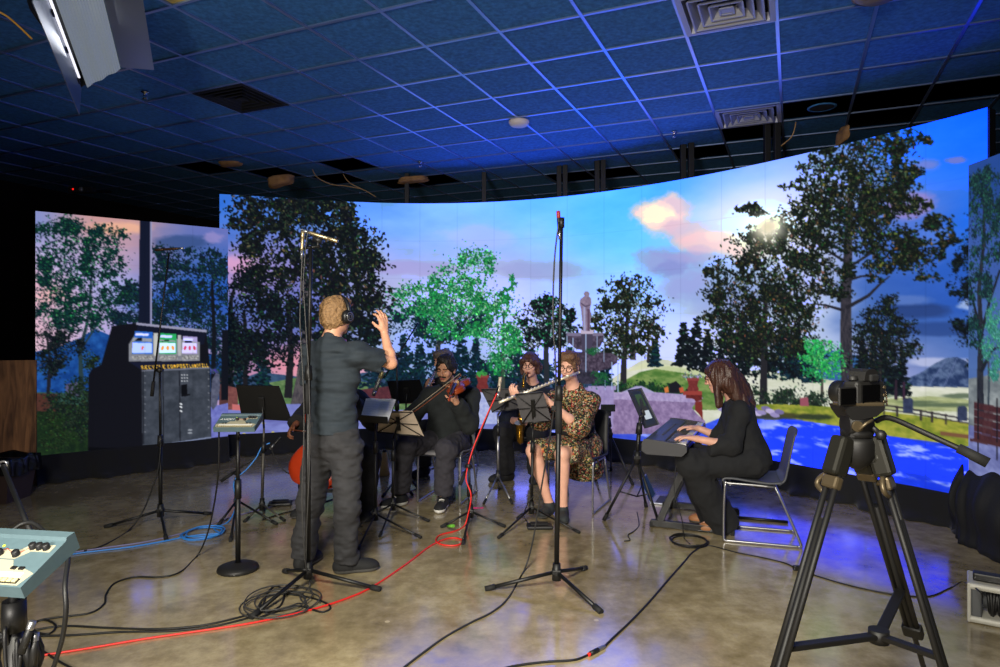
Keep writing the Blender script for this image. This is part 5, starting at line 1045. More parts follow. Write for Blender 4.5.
# ------------------------------------------------------------------ stands, seats, instruments
M_blackm = mat('black_metal', (12, 12, 13), .48); M_rub = mat('black_rubber', (18, 18, 19), .8); M_steel = mat('brushed_steel', (170, 170, 172), .32, metal=.9)
M_plast = mat('black_plastic', (20, 20, 21), .5); M_micg = mat('mic_champagne', (176, 158, 120), .35, metal=.8); M_cable = mat('black_cable', (16, 16, 17), .55)
M_gcable = mat('grey_cable', (58, 57, 56), .5)

def leg_part(t, a, b, r, m, foot=True):
    q = MB(); q.cyl(a, b, r, n=8); l = q.build('leg', m, t)
    if foot:
        d = (V(b)-V(a)).normalized(); q = MB(); q.cyl(V(b)-d*.05, V(b)+d*.012, r*1.5, n=8); q.build('rubber_foot', M_rub, l)
    return l
def stand(name, label, cat, c, legs, top, hub=.11, r=.011, group=None, m=None, clutch=None, brace=True, legr=.009, upper=.75, foot=True):
    """tripod stand: c floor pixel of the pole, legs floor pixels of the feet, top pixel of the pole's head"""
    m = m or M_blackm; b = fl(*c); t = thing(name, label, cat, b, group); T = at(top[0], top[1], b.y); H = b+V((0, 0, hub))
    d = (T-H).normalized()
    q = MB(); q.cyl(H-V((0, 0, .05)), H+d*.05, r*2.2, r*1.9, 12); q.box(H, (r*4.2, r*4.2, .03), bev=.006); q.build('hub', M_plast, t)
    for l in legs:
        e = fl(*l, .012); leg_part(t, H+(e-H).normalized()*.015, e, legr, m, foot)
    mid = H+(T-H)*upper if clutch is None else at(clutch[0], clutch[1], b.y); Hb = H
    q = MB(); q.cyl(Hb, mid, r*1.25, n=10); q.build('lower_tube', m, t)
    q = MB(); q.cyl(mid-d*.05, mid+d*.04, r*2.0, r*1.7, 12); q.build('clutch', M_plast, t)
    q = MB(); q.cyl(mid, T, r*.85, n=10); q.build('upper_tube', m, t)
    return t, T
def boom(t, a, b, r=.008, grip=None, pivot=None):
    q = MB(); q.cyl(a, b, r, n=8); q.build('boom_arm', M_blackm, t)
    if grip is not None:
        d = (b-a).normalized(); q = MB(); q.cyl(a-d*.01, a+d*grip, r*1.9, n=10); q.build('boom_weight', M_rub, t)
    if pivot is not None:
        q = MB(); q.ball(pivot, .024, 10); q.cyl(pivot-V((.03, 0, 0)), pivot+V((.03, 0, 0)), .014, n=10); q.build('boom_clutch', M_plast, t)
def pencil_mic(label, a, b, m=None, r=.0115, ring=None):
    """small microphone from tail a to capsule b"""
    a, b = V(a), V(b); d = (b-a).normalized(); t = thing('microphone', label, 'microphone', a, None); m = m or M_micg; L = (b-a).length
    q = MB(); q.lathe([(0, 0), (r*.8, 0), (r, .012), (r, L*.62), (r*.9, L*.64)], a, d, 14); q.build('body', m, t)
    q = MB(); q.lathe([(r*.9, L*.64), (r*1.05, L*.66), (r*1.05, L*.97), (r*.8, L), (0, L)], a, d, 14); q.build('capsule_grille', m if ring is None else ring, t)
    q = MB(); q.cyl(a-d*.05, a+d*.004, r*.85, n=10); q.build('plug', M_steel, t)
    return t
def clip(t, p, d):
    q = MB(); q.cyl(p-V(d)*.03, p+V(d)*.03, .018, n=10); q.cyl(p, p-V((0, 0, .05)), .009, n=8); q.build('mic_clip', M_plast, t)

# tall stand in the middle of the foreground
t, T = stand('microphone_stand', 'tall black microphone stand alone in the middle of the floor', 'microphone stand', (556.5, 590), [(487, 588.5), (600, 611), (585, 568)], (561.5, 226), clutch=(559, 392), r=.0125, legr=.0115)
q = MB(); p = at(558.6, 418, fl(556.5, 590).y); q.cyl(p-V((0, 0, .09)), p+V((0, 0, .11)), .021, n=12); q.box(p+V((-.03, -.01, .06)), (.03, .02, .03), bev=.005); q.build('grip_sleeve', M_rub, t); clip(t, T+V((0, 0, .02)), (0, 0, 1))
pencil_mic('slim black microphone pointing up atop the tall middle stand', T+V((-.012, 0, -.03)), T+V((-.02, 0, .09)), M_plast, ring=mat('red_ring', (150, 40, 40), .5))
# stereo pair stand in front of the conductor
t, T = stand('microphone_stand', 'tall black stand with a stereo pair just before the standing figure', 'microphone stand', (308, 588), [(252, 616.5), (379, 589), (285, 571)], (311, 246), clutch=(308.5, 372), r=.0125, legr=.0115)
Yd = fl(308, 588).y; q = MB(); q.cyl(at(300, 249, Yd), at(321, 246, Yd), .008, n=8); q.build('stereo_bar', M_blackm, t)
q = MB(); p = at(307.5, 397, Yd); q.cyl(p-V((0, 0, .10)), p+V((0, 0, .08)), .021, n=12); q.build('grip_sleeve', M_rub, t); clip(t, at(318, 240, Yd), (.95, 0, -.28))
pencil_mic('champagne microphone pointing right on the tall stereo stand', at(309, 232.5, Yd), at(338, 241.5, Yd)); pencil_mic('champagne microphone standing upright on the left of the stereo bar', at(302, 251, Yd), at(303, 231.5, Yd))
# stand before the recycling picture
t, T = stand('microphone_stand', 'tall black boom stand in front of the smaller screen at left', 'microphone stand', (160.5, 524), [(106, 526.5), (209.5, 513.5), (166, 538.5)], (160, 372), clutch=(160.4, 440), r=.012, legr=.0105)
Yd = fl(160.5, 524).y; boom(t, at(152, 395, Yd), at(169, 253, Yd), .0075, .11, at(159.5, 370, Yd)); pencil_mic('thin microphone pointing left high before the smaller screen', at(178, 248.5, Yd), at(155, 250, Yd), mat('mic_bronze', (92, 66, 50), .4, metal=.7), r=.010)
# violin stand with the red cable
t, T = stand('microphone_stand', 'boom stand wound with a red cable beside the violinist', 'microphone stand', (470.5, 525), [(442, 526.5), (504, 526), (463, 543)], (469, 466), clutch=(469.6, 490), r=.012)
Yd = fl(470.5, 525).y; boom(t, at(460.5, 484, Yd-.02), at(499, 386, Yd+.12), .0075, .09, at(468.5, 466, Yd))
q = MB(); a, b = fl(442, 526.5, .014), fl(470.5, 525, .11); q.cyl(a.lerp(b, .22), a.lerp(b, .42), .0125, n=10); q.build('green_tape', mat('green_tape', (100, 170, 50), .6), t)
pencil_mic('pale microphone on the boom above the red-cabled stand', at(498.5, 392, Yd+.12), at(500.5, 377, Yd+.14), mat('mic_beige', (186, 172, 150), .45, metal=.3), r=.014)
# boom stand behind the sheet-music stands
t, T = stand('microphone_stand', 'black boom stand rising between the standing figure and the violinist', 'microphone stand', (397, 489), [(383, 496), (412, 494), (397, 480)], (397, 356), clutch=(397, 405), r=.012)
Yd = fl(397, 489).y; boom(t, at(386, 375, Yd-.1), at(418, 323, Yd+.15), .0075, None, at(397, 355, Yd))
tm = pencil_mic('large grey and gold microphone hanging beside the raised arm', at(375, 391, Yd-.12), at(383, 371, Yd-.1), mat('mic_grey', (120, 122, 120), .4, metal=.5), r=.022, ring=mat('mic_gold_grey', (150, 138, 96), .4, metal=.5))
q = MB(); q.cyl(at(383.5, 378, Yd-.1), at(387, 374, Yd-.1), .008); q.build('shock_mount', M_plast, tm)
# low cello stand with the blue cable
t, T = stand('microphone_stand', 'low black boom stand with a blue cable beside the round-base stand', 'microphone stand', (237, 517), [(230.5, 540), (276, 523.5), (219, 524)], (237, 476), hub=.14, r=.011)
Yd = fl(237, 517).y; boom(t, at(222, 480.5, Yd), at(274, 444.5, Yd+.1), .0075, .10, at(237, 473, Yd)); pencil_mic('small black microphone on the low boom before the cellist', at(274, 444.5, Yd+.1), at(281, 437, Yd+.12), M_plast, r=.011)

# phone tripod behind the flautist
t, T = stand('camera_tripod', 'small black tripod with a phone behind the flautist', 'tripod', (610, 480), [(632.5, 484), (596, 479), (611, 470)], (608.5, 418), hub=.48, r=.013, legr=.011, brace=False)
Yd = fl(610, 480).y; q = MB(); q.box(at(608.5, 413, Yd), (.05, .06, .06), bev=.01); q.build('phone_clamp', M_plast, t)
o = thing('phone', 'dark phone clamped on the small tripod behind the flautist', 'phone', at(608, 408, Yd-.03)); q = MB(); q.box(at(608, 408, Yd-.03), (.15, .012, .075), bev=.005); q.build('case', mat('phone_case', (34, 40, 42), .4), o)
q = MB(); q.box(at(604.5, 407.5, Yd-.038), (.03, .006, .03), bev=.002); q.build('camera_bump', M_plast, o)

# ---- music stands
def desk_stand(label, c, legs, quad, Yt, Yb, pole_top, m_desk, wire=False, hub=.26, m=None, base='tripod', sheet=None, face=-1, hole=False):
    """quad: TL, TR, BR, BL pixels of the desk; Yt, Yb depths of its top and bottom edges"""
    t, T = stand('music_stand', label, 'music stand', c, legs, pole_top, hub=hub, r=.010, legr=.008, m=m)
    TL, TR, BR, BL = at(*quad[0], Yt), at(*quad[1], Yt), at(*quad[2], Yb), at(*quad[3], Yb); n = (TR-TL).cross(BL-TL).normalized()
    if n.y > 0: n = -n      # towards the lens
    q = MB(); P = [TL, TR, BR, BL]
    if not wire:
        q.add([p+n*.004 for p in P]+[p-n*.004 for p in P], [(0, 1, 2, 3), (7, 6, 5, 4)]+[(k, 4+k, 4+(k+1) % 4, (k+1) % 4) for k in range(4)], 0, False)
        d = (BR-BL).normalized(); q.box((BL+BR)/2+n*.03*face, ((BR-BL).length, .06, .006), Matrix((d, n, d.cross(n))).transposed()); q.build('desk', m_desk, t)
        if hole is False:
            q = MB(); d = (BR-BL).normalized(); q.box((TL+TR+BR+BL)/4-n*.014*face, (.05, .018, .12), Matrix((d, n, d.cross(n))).transposed(), bev=.004); q.build('desk_bracket', M_plast, t)
    else:
        for a, b in ((TL, BR), (TR, BL), (TL, TR), (BL, BR), (TL.lerp(BL, .5), TR.lerp(BR, .5))): q.cyl(a+n*.004, b+n*.004, .0045, n=6)
        q.box((TL+TR+BR+BL)/4+n*.008, (.03, .010, .16), Matrix(((TR-TL).normalized(), n, (TR-TL).normalized().cross(n))).transposed(), bev=.003); q.build('folding_desk', M_blackm, t)
    q = MB(); q.cyl(T, (TL+TR+BR+BL)/4+n*.006, .009, n=8); q.build('desk_post', M_blackm, t)
    return t, (TL, TR, BR, BL, n)
def sheet(label, P, grow=0.0, off=.012, m=None, side=1, group=None):
    TL, TR, BR, BL, n = P; c = (TL+TR+BR+BL)/4; Q = [c+(p-c)*(1+grow)+n*off*side for p in (TL, TR, BR, BL)]; t = thing('sheet_music', label, 'sheet music', (Q[2]+Q[3])/2, group)
    mid, midb = Q[0].lerp(Q[1], .5), Q[3].lerp(Q[2], .5)
    for A, B, Cc, D in ((Q[0], mid, midb, Q[3]), (mid, Q[1], Q[2], midb)):
        vs = []; N = 8; s_ = n*side
        for j in range(N+1):
            for i in range(N+1):
                u, v = i/N, j/N; vs.append(A.lerp(B, u).lerp(D.lerp(Cc, u), v)+s_*(.006*math.sin(u*PI)+.002))
        fs = [(j*(N+1)+i, (j+1)*(N+1)+i, (j+1)*(N+1)+i+1, j*(N+1)+i+1) for j in range(N) for i in range(N)]
        q = MB(); q.add(vs, fs); q.add([v-s_*.0015 for v in vs], [f[::-1] for f in fs])
        o = q.build('page', m or M_page, t, fix=False); uv = o.data.uv_layers.new(name='UVMap')
        L = [((k % ((N+1)**2)) % (N+1)/N, (k % ((N+1)**2))//(N+1)/N) for k in range(2*(N+1)**2)]
        for lp in o.data.loops: uv.data[lp.index].uv = L[lp.vertex_index]
    return t
def page_material(name, rgb, ink=.22):
    m = bpy.data.materials.new(name); m.use_nodes = True; nt = m.node_tree; b = nt.nodes['Principled BSDF']; b.inputs['Roughness'].default_value = .7
    uv = nt.nodes.new('ShaderNodeUVMap'); sep = nt.nodes.new('ShaderNodeSeparateXYZ'); nt.links.new(uv.outputs[0], sep.inputs[0])
    def M_(op, a, b_=None):
        n = nt.nodes.new('ShaderNodeMath'); n.operation = op
        for i, x in enumerate((a, b_)):
            if x is None: continue
            if hasattr(x, 'is_output'): nt.links.new(x, n.inputs[i])
            else: n.inputs[i].default_value = x
        return n.outputs[0]
    v = M_('MULTIPLY', sep.outputs[1], 9.0); row = M_('FRACT', v); inrow = M_('MULTIPLY', M_('GREATER_THAN', row, .25), M_('LESS_THAN', row, .72))
    ln = M_('LESS_THAN', M_('FRACT', M_('MULTIPLY', row, 10.6)), .22); nz = nt.nodes.new('ShaderNodeTexNoise'); nz.inputs['Scale'].default_value = 38; nt.links.new(uv.outputs[0], nz.inputs['Vector'])
    notes = M_('GREATER_THAN', nz.outputs['Fac'], .58); mx_ = M_('MAXIMUM', ln, notes); ed = M_('MULTIPLY', M_('GREATER_THAN', sep.outputs[0], .08), M_('LESS_THAN', sep.outputs[0], .92)); k = M_('MULTIPLY', M_('MULTIPLY', mx_, inrow), M_('MULTIPLY', ed, ink))
    mx = nt.nodes.new('ShaderNodeMix'); mx.data_type = 'RGBA'; nt.links.new(k, mx.inputs[0]); mx.inputs[6].default_value = hexlin(rgb)+(1,); mx.inputs[7].default_value = hexlin((40, 40, 44))+(1,); nt.links.new(mx.outputs[2], b.inputs['Base Color'])
    return m
M_page = page_material('printed_music', (236, 234, 228)); M_back = mat('paper_back', (186, 170, 150), .8, noise=.06, nscale=30); M_dsheet = mat('grey_folder', (78, 76, 78), .8, noise=.1, nscale=20)
M_desk = mat('desk_black', (16, 16, 17), .45)
# solid black desk before the cellist
desk_stand('solid black music stand before the cellist at left', (262, 516), [(245, 521), (284, 520), (264, 508)], [(236, 385), (279, 386), (292, 421), (242, 418)], 5.52, 5.64, (264, 428), M_desk, hub=.10, m=mat('dull_grey_metal', (88, 84, 78), .5, metal=.4))
# conductor's desk
_, P = desk_stand('black music stand holding white pages right beside the standing figure', (375.5, 529), [(358, 549), (354.5, 528), (420, 537)], [(366, 400), (396, 401), (388, 423.5), (360, 421.5)], 5.26, 5.02, (375.5, 424), M_desk, hub=.12, face=1)
sheet('white printed music open on the stand beside the standing figure', P)
# violinist's folding stand, seen from behind
_, P = desk_stand('folding black music stand before the violinist', (393, 518.5), [(366, 518), (380, 535.5), (428, 520.5)], [(380, 411.5), (412.5, 412), (423.5, 436.5), (378, 432)], 5.36, 5.52, (393.5, 438), M_blackm, wire=True, hub=.12)
sheet('tan-looking back of pages on the folding stand before the violinist', P, .02, .003, M_back, side=-1)
# saxophonist's folding stand
_, P = desk_stand('silver-legged folding music stand before the saxophonist', (498, 497), [(484, 503), (512, 503), (499, 489)], [(481, 389.5), (528, 388.5), (526, 408), (492, 412)], 6.25, 6.4, (498, 415), M_blackm, wire=True, hub=.2, m=M_steel)
sheet('grey folder open on the silver-legged stand before the saxophonist', P, .01, .004, M_dsheet, side=-1)
# flautist's folding stand
_, P = desk_stand('folding black music stand standing before the flautist', (531.5, 522), [(499, 537), (578.5, 532), (518, 517.5)], [(515, 394.5), (543, 392), (551.5, 421), (522.5, 423)], 5.24, 5.36, (533, 426), M_blackm, wire=True, hub=.12)
sheet('dark grey folder on the folding stand before the flautist', P, .01, .004, M_dsheet, side=-1)
# black desk behind
desk_stand('solid black music stand behind the violinist, left of that player', (405, 482), [(394, 487), (417, 487), (405, 476)], [(387, 381), (420, 379.5), (427, 402), (393, 404)], 6.8, 6.95, (406, 405), M_desk, hub=.1)
# tablet stand by the keyboard
t, T = stand('tablet_stand', 'black tripod stand holding a tablet at the keyboard', 'stand', (637, 521), [(604.5, 519), (659.5, 524.5), (646, 506)], (640, 418), hub=.52, r=.014, legr=.011)
Hn = fl(637, 521)+V((0, 0, .2)); q = MB(); 
for l in ((604.5, 519), (659.5, 524.5), (646, 506)): e = fl(*l, .012); q.cyl(Hn, (fl(637, 521)+V((0, 0, .52))).lerp(e, .55), .006, n=6)
q.build('leg_brace', M_blackm, t)
o = thing('tablet', 'tablet showing a bright page, leaning over the far end of the keyboard', 'tablet', at(643, 408, 5.5)); TL, TR, BR, BL = at(628, 390, 5.72), at(641, 388, 5.38), at(659, 424.5, 5.30), at(645, 428.5, 5.62); n = (TR-TL).cross(BL-TL).normalized()
q = MB(); P4 = [TL, TR, BR, BL]; q.add([p+n*.006 for p in P4]+[p-n*.006 for p in P4], [(0, 1, 2, 3), (7, 6, 5, 4)]+[(k, 4+k, 4+(k+1) % 4, (k+1) % 4) for k in range(4)], 0, False); q.build('case', mat('tablet_grey', (70, 74, 84), .4), o)
def quad_on(P, u0, v0, u1, v1, off): f = lambda u, v: P[0].lerp(P[1], u).lerp(P[3].lerp(P[2], u), v)+off; return [f(u0, v0), f(u1, v0), f(u1, v1), f(u0, v1)]
side_ = n if n.y < 0 else -n
q = MB(); q.add(quad_on(P4, .3, .06, .92, .94, side_*.008), [(0, 1, 2, 3)], 0, False)
q.add(quad_on(P4, .4, .58, .86, .80, side_*.009), [(0, 1, 2, 3)], 1, False); q.add(quad_on(P4, .4, .14, .86, .46, side_*.009), [(0, 1, 2, 3)], 2, False)
q.build('screen', [mat('tablet_dark', (20, 26, 34), .3, emit=(50, 60, 80), estr=.5), mat('tablet_white', (30, 30, 30), .3, emit=(214, 226, 235), estr=.8), mat('tablet_green', (20, 26, 20), .3, emit=(70, 100, 70), estr=.6)], o, fix=False)
q = MB(); q.cyl(T, at(644, 412, 5.5), .012); q.box(at(644, 412, 5.5), (.05, .05, .05), bev=.008); q.build('tablet_clamp', M_plast, t)

# ---- round-base stand with a personal mixer, and the near one
def text_part(txt, parent, p, size, M, rot=(0, 0, 0)):
    cu = bpy.data.curves.new('lettering', 'FONT'); cu.body = txt; cu.size = size; cu.extrude = .0006; cu.shear = .3; cu.align_x = 'CENTER'; tmp = bpy.data.objects.new('lettering', cu); C.objects.link(tmp)
    me = bpy.data.meshes.new_from_object(tmp.evaluated_get(bpy.context.evaluated_depsgraph_get())); me.materials.clear(); me.materials.append(M); bpy.data.objects.remove(tmp)
    o = bpy.data.objects.new('lettering', me); C.objects.link(o); o.parent = parent; o.location = p; o.rotation_euler = rot; return o
def make_mixer(label, loc, rot):
    t = thing('personal_mixer', label, 'mixer', (0, 0, 0)); B = mat('mixer_bluegrey', (80, 101, 108), .5, noise=.06, nscale=60); Cc = mat('mixer_cream', (166, 160, 136), .5); dk = M_plast
    q = MB(); q.prism([(-.095, 0), (.095, 0), (.095, .052), (.068, .056), (.062, .048), (-.095, .034)], (-.145, 0, 0), (0, 1, 0), (0, 0, 1), (1, 0, 0), .29); q.build('body', B, t)
    q = MB(); q.prism([(-.13, -.090), (.13, -.090), (.142, -.05), (.10, -.035), (.07, -.035), (.05, -.012), (-.05, -.012), (-.07, -.035), (-.10, -.035), (-.142, -.05)], (0, 0, .0405), (1, 0, .0), (0, 1, .089), (0, 0, 1), .0024); q.build('key_panel', Cc, t)
    q = MB(); q.prism([(-.02, .0), (.0, .022), (.04, .022), (.06, .044), (.13, .044), (.13, .020), (.075, .02), (.05, -.008), (-.02, -.008)], (0, 0, .0415), (1, 0, 0), (0, 1, .089), (0, 0, 1), .0022); q.build('level_panel', Cc, t)
    hz = lambda y: .0415+.089*y
    for x, y in ((-.005, .004), (.045, .004), (.072, .032), (.092, .032), (.112, .032)):
        q = MB(); q.lathe([(.010, 0), (.0095, .014), (.007, .016), (0, .016)], (x, y, hz(y)+.001), (0, 0, 1), 14); q.build('knob', dk, t)
    for x in (-.095, -.075, .075, .098):
        q = MB(); q.box((x, -.038, hz(-.038)+.003), (.015, .010, .005), bev=.0015); q.build('function_button', dk, t)
    q = MB(); q.box((0, -.0585, hz(-.058)+.002), (.235, .014, .003)); q.build('label_strip', mat('label_white', (232, 230, 220), .5), t)
    for k in range(16):
        q = MB(); q.box((-.1125+k*.015, -.077, hz(-.077)+.003), (.0125, .011, .005), bev=.0015); q.build('channel_button', mat('button_cream', (196, 184, 140), .5), t)
    q = MB(); q.box((0, -.077, hz(-.077)+.0012), (.246, .017, .002)); q.build('button_recess', dk, t)
    q = MB(); q.ball((-.02, .034, hz(.034)), .004, 8); q.build('power_light', mat('led_yellowgreen', (200, 230, 20), .4, emit=(210, 240, 20), estr=1.5), t)
    q = MB(); q.tube([V((-.02, .010, hz(.01)+.002)), V((0, .024, hz(.024)+.002)), V((.03, .010, hz(.01)+.002)), V((.05, .016, hz(.016)+.002)), V((.07, .04, hz(.04)+.002))], .0012, 4); q.build('red_scale', mat('red_print', (200, 60, 40), .6), t)
    text_part('AVIOM', t, (-.085, .004, hz(.004)+.0012), .032, mat('white_print', (235, 235, 230), .6), (.089, 0, 0))
    t.location = loc; t.rotation_euler = rot; return t
def copy_tree(o, parent=None):
    c = o.copy(); C.objects.link(c); c.parent = parent
    for ch in list(o.children): copy_tree(ch, c)
    return c
b = fl(238, 570); t = thing('round_base_stand', 'black stand with a heavy round base holding the small mixer', 'stand', b)
q = MB(); q.lathe([(0, 0), (.125, 0), (.13, .008), (.125, .025), (.09, .038), (.03, .045), (.02, .05)], b, n=36); q.build('base', mat('cast_iron', (36, 35, 34), .5, metal=.3), t)
zt = at(240, 437, b.y).z; q = MB(); q.cyl(b+V((0, 0, .04)), b+V((0, 0, zt*.62)), .0165, n=14); q.build('lower_tube', M_blackm, t)
q = MB(); q.cyl(b+V((0, 0, zt*.62-.07)), b+V((0, 0, zt*.62+.05)), .022, n=14); q.build('clutch', M_plast, t)
q = MB(); q.cyl(b+V((0, 0, zt*.6)), b+V((0, 0, zt)), .012, n=12); q.cyl(b+V((0, 0, zt-.02)), b+V((0, 0, zt+.07)), .012, n=12); q.box(b+V((0, 0, zt+.064)), (.12, .08, .010), Matrix.Rotation(.34, 4, 'X'), bev=.004); q.build('upper_tube', M_blackm, t)
mx1 = make_mixer('blue-grey personal mixer on the round-base stand at left', b+V((.010, -.01, zt+.075)), (.34, 0, .02)); mx1.scale = (.9, .9, .9)
mx2 = copy_tree(mx1); mx2['label'] = 'blue-grey personal mixer large at the bottom left corner'
mx2.scale = (1, 1, 1); mx2.location = (-1.315, 1.775, .918); mx2.rotation_euler = (.38, 0, -.16)
b2 = V((-1.30, 1.785, 0)); t = thing('mixer_stand', 'black pole stand carrying the mixer at the bottom left corner', 'stand', b2)
q = MB(); q.cyl(b2+V((0, 0, .10)), b2+V((0, 0, .80)), .021, n=14); q.build('lower_tube', M_blackm, t)
q = MB(); q.cyl(b2+V((0, 0, .75)), b2+V((0, 0, .83)), .03, .028, 16); q.build('clutch', M_plast, t)
q = MB(); q.cyl(b2+V((0, 0, .78)), b2+V((0, 0, .90)), .014, n=12); q.box(b2+V((0, 0, .895)), (.14, .1, .012), M=Euler((.38, 0, -.16)).to_matrix().to_4x4(), bev=.004); q.build('upper_tube', M_blackm, t)
for a in (.6, 2.7, 4.8): leg_part(t, b2+V((0, 0, .13)), b2+V((math.cos(a)*.34, math.sin(a)*.34, .012)), .011, M_blackm)
q = MB(); q.cyl(at(33, 538, 2.05), at(3, 466, 2.55), .0085, n=10); arm = q.build('boom_arm', M_blackm, t)
q = MB(); p = at(3, 464, 2.56); q.tube([p+V((math.cos(a)*.016, 0, math.sin(a)*.010)) for a in np.linspace(0, 6.28, 14, endpoint=False)], .004, 6, closed=True); q.build('cable_ring', M_steel, arm)
q = MB(); q.tube([V((-1.31, 1.83, .84)), V((-1.36, 1.92, .88)), at(33, 538, 2.05)], .010, 8, smooth=5); q.cyl(at(33, 538, 2.05), V((-1.31, 1.80, .83)), .011, n=8); q.build('arm_bracket', M_plast, t)
# hook with spare cable hanging on that pole
q = MB(); pts = []
for k in range(90):
    a = k*.42; pts.append(b2+V((-.02+math.sin(a)*.062, .02+.03*math.sin(k*.13), .655+math.cos(a)*.075+.012*math.sin(k*.31))))
q.tube(pts, .007, 7); tag(q.build('cable_bundle', M_cable), 'black cable coil hung on the pole under the corner mixer', 'cable')
t = thing('cable_plugs', 'steel-ended black plugs dangling below the corner mixer pole', 'plug', at(27, 650, 1.7))
for k, (x, y) in enumerate(((26, 640), (34, 652), (28, 656))):
    p = at(x, y, 1.7+.02*k); q = MB(); q.lathe([(0, -.035), (.009, -.033), (.010, .01), (.008, .03), (0, .032)], p, (.3-.3*k, .1, 1), 12); pl = q.build('plug', M_plast, t)
    q = MB(); q.lathe([(.0095, .028), (.0095, .048), (0, .048)], p, (.3-.3*k, .1, 1), 12); q.build('collar', M_steel, pl)
    q = MB(); e_ = p+V((-.011+.010*k, -.003, -.035)); q.tube([e_, e_+V((-.01, 0, -.05)), e_+V((-.05, .02, -.06)), e_+V((-.07, .04, .05)), b2+V((-.02+.02*k, .03, .60))], .0045, 6, smooth=5); q.build('cord', M_cable, pl)

# ---- chairs: pressed shell on a steel sled base
def make_chair(label, m_seat, m_frame=None, group='sled-base chairs of the musicians'):
    m_frame = m_frame or M_steel; t = thing('sled_chair', label, 'chair', (0, 0, 0), group); W = .44
    # local: +y forward
    prof = [(.235, .435), (.225, .450), (.16, .452), (.05, .440), (-.08, .432), (-.165, .440), (-.205, .475), (-.222, .54), (-.245, .66), (-.275, .80), (-.285, .83)]
    def shell(p0, p1, name, crown):
        q = MB(); vs = []; n = 11; P = spline([V((0, y, z)) for y, z in prof[p0:p1]], 4)
        for j, p in enumerate(P):
            tt = j/(len(P)-1)
            for k in range(n):
                u = -1+2*k/(n-1); w = W/2*(1-.10*(tt if crown else 0)); vs.append(V((u*w, p.y+(.02*u*u if crown else 0), p.z+(.012*u*u if not crown else -.02*u**4*(tt > .8)))))
        fs = [(j*n+k, j*n+k+1, (j+1)*n+k+1, (j+1)*n+k) for j in range(len(P)-1) for k in range(n-1)]; q.add(vs, fs); o = q.build(name, m_seat, t, fix=False)
        md = o.modifiers.new('thickness', 'SOLIDIFY'); md.thickness = .014; md.offset = -1; return o
    shell(0, 6, 'seat', False); shell(5, 11, 'backrest', True)
    for s_ in (-1, 1):
        x = s_*.20; q = MB(); q.tube([V((x, -.12, .425)), V((x, .19, .432)), V((x, .225, .41)), V((x, .235, .06)), V((x, .22, .011)), V((x, .16, .010)), V((x, -.22, .010)), V((x, -.275, .012)), V((x, -.28, .05)), V((x, -.12, .425))], .0095, 8, smooth=4); q.build('sled_frame', m_frame, t)
    for y, z in ((.19, .425), (-.12, .42)): q = MB(); q.cyl((-.2, y, z), (.2, y, z), .009); q.build('cross_bar', m_frame, t)
    return t
M_shell = mat('shell_grey', (72, 74, 80), .5); M_shellk = mat('shell_black', (26, 27, 30), .55); M_padg = mat('grey_pad', (112, 110, 112), .8)
def seat_at(o, label, x, y, fx, fy, group=None):
    o.location = (x, y, 0); o.rotation_euler = (0, 0, math.atan2(-fx, fy)); o['label'] = label
ch = make_chair('', M_shell); seat_at(ch, 'grey shell chair with thin steel runners under the keyboard player', 1.93, 5.03, -.95, .30)
def again(label, x, y, fx, fy, m=None):
    c = copy_tree(ch); seat_at(c, label, x, y, fx, fy)
    if m:
        for k in c.children:
            if k.name.startswith(('seat', 'backrest')): k.data = k.data.copy(); k.data.materials[0] = m
    return c
again('grey padded steel chair under the violinist', -.49, 6.20, -.25, -.97, M_padg); again('black shell chair with steel runners under the flautist', .70, 5.92, -.42, -.9, M_shellk)
again('black shell chair under the saxophonist, mostly hidden', .31, 7.24, -.15, -.98, M_shellk); again('dark shell chair hidden behind the violinist', -.55, 7.52, -.35, -.93, M_shellk)
t = thing('stool', 'black padded bench stool under the cellist', 'stool', (-1.42, 5.95, 0)); q = MB(); q.box((-1.42, 5.95, .455), (.62, .36, .07), bev=.025); q.build('seat', mat('stool_pad', (26, 32, 50), .6), t)
for x, y in ((-1.69, 5.80), (-1.15, 5.80), (-1.69, 6.10), (-1.15, 6.10)): q = MB(); q.box((x, y, .21), (.045, .045, .42), bev=.006); q.build('leg', M_blackm, t)
for c_, z_ in (((-1.42, 5.80, .16), (.54, .025, .03)), ((-1.42, 6.10, .16), (.54, .025, .03)), ((-1.15, 5.95, .20), (.025, .3, .03))): q = MB(); q.box(c_, z_); q.build('stretcher', M_blackm, t)

# ---- stage piano on its stand
a_, b_ = V((.388, .9217, 0)), V((.9217, -.388, 0)); K0 = at(642.5, 439, 4.94); Lk, Wk, Hk = 1.29, .315, .105
def kp(x, y, z): return K0+b_*x+a_*y+ZU*z     # x across (keys at the far x), y along, z up from the top edge
t = thing('stage_piano', 'dark grey stage piano under the hands of the player at right', 'keyboard', kp(Wk/2, Lk/2, -Hk)); M_kb = mat('piano_grey', (38, 42, 52), .45, noise=.06, nscale=40); M_kbd = mat('piano_panel', (40, 46, 58), .35)
q = MB(); q.prism([(0, -Hk+.02), (.03, -Hk), (Wk-.03, -Hk), (Wk, -Hk+.03), (Wk, -.045), (Wk-.02, -.040), (Wk-.14, -.038), (.15, -.012), (.04, 0), (.012, -.006), (0, -.03)], kp(0, 0, 0), b_, ZU, a_, Lk); q.build('case', M_kb, t)
for y0 in (-.012, Lk-.012):
    q = MB(); q.prism([(-.004, -Hk+.02), (.03, -Hk-.004), (Wk-.03, -Hk-.004), (Wk+.004, -Hk+.03), (Wk+.004, -.036), (Wk-.02, -.024), (.15, -.006), (.04, .004), (.01, 0), (-.004, -.03)], kp(0, y0, 0), b_, ZU, a_, .026); q.build('end_cheek', mat('piano_end', (40, 40, 44), .5), t)
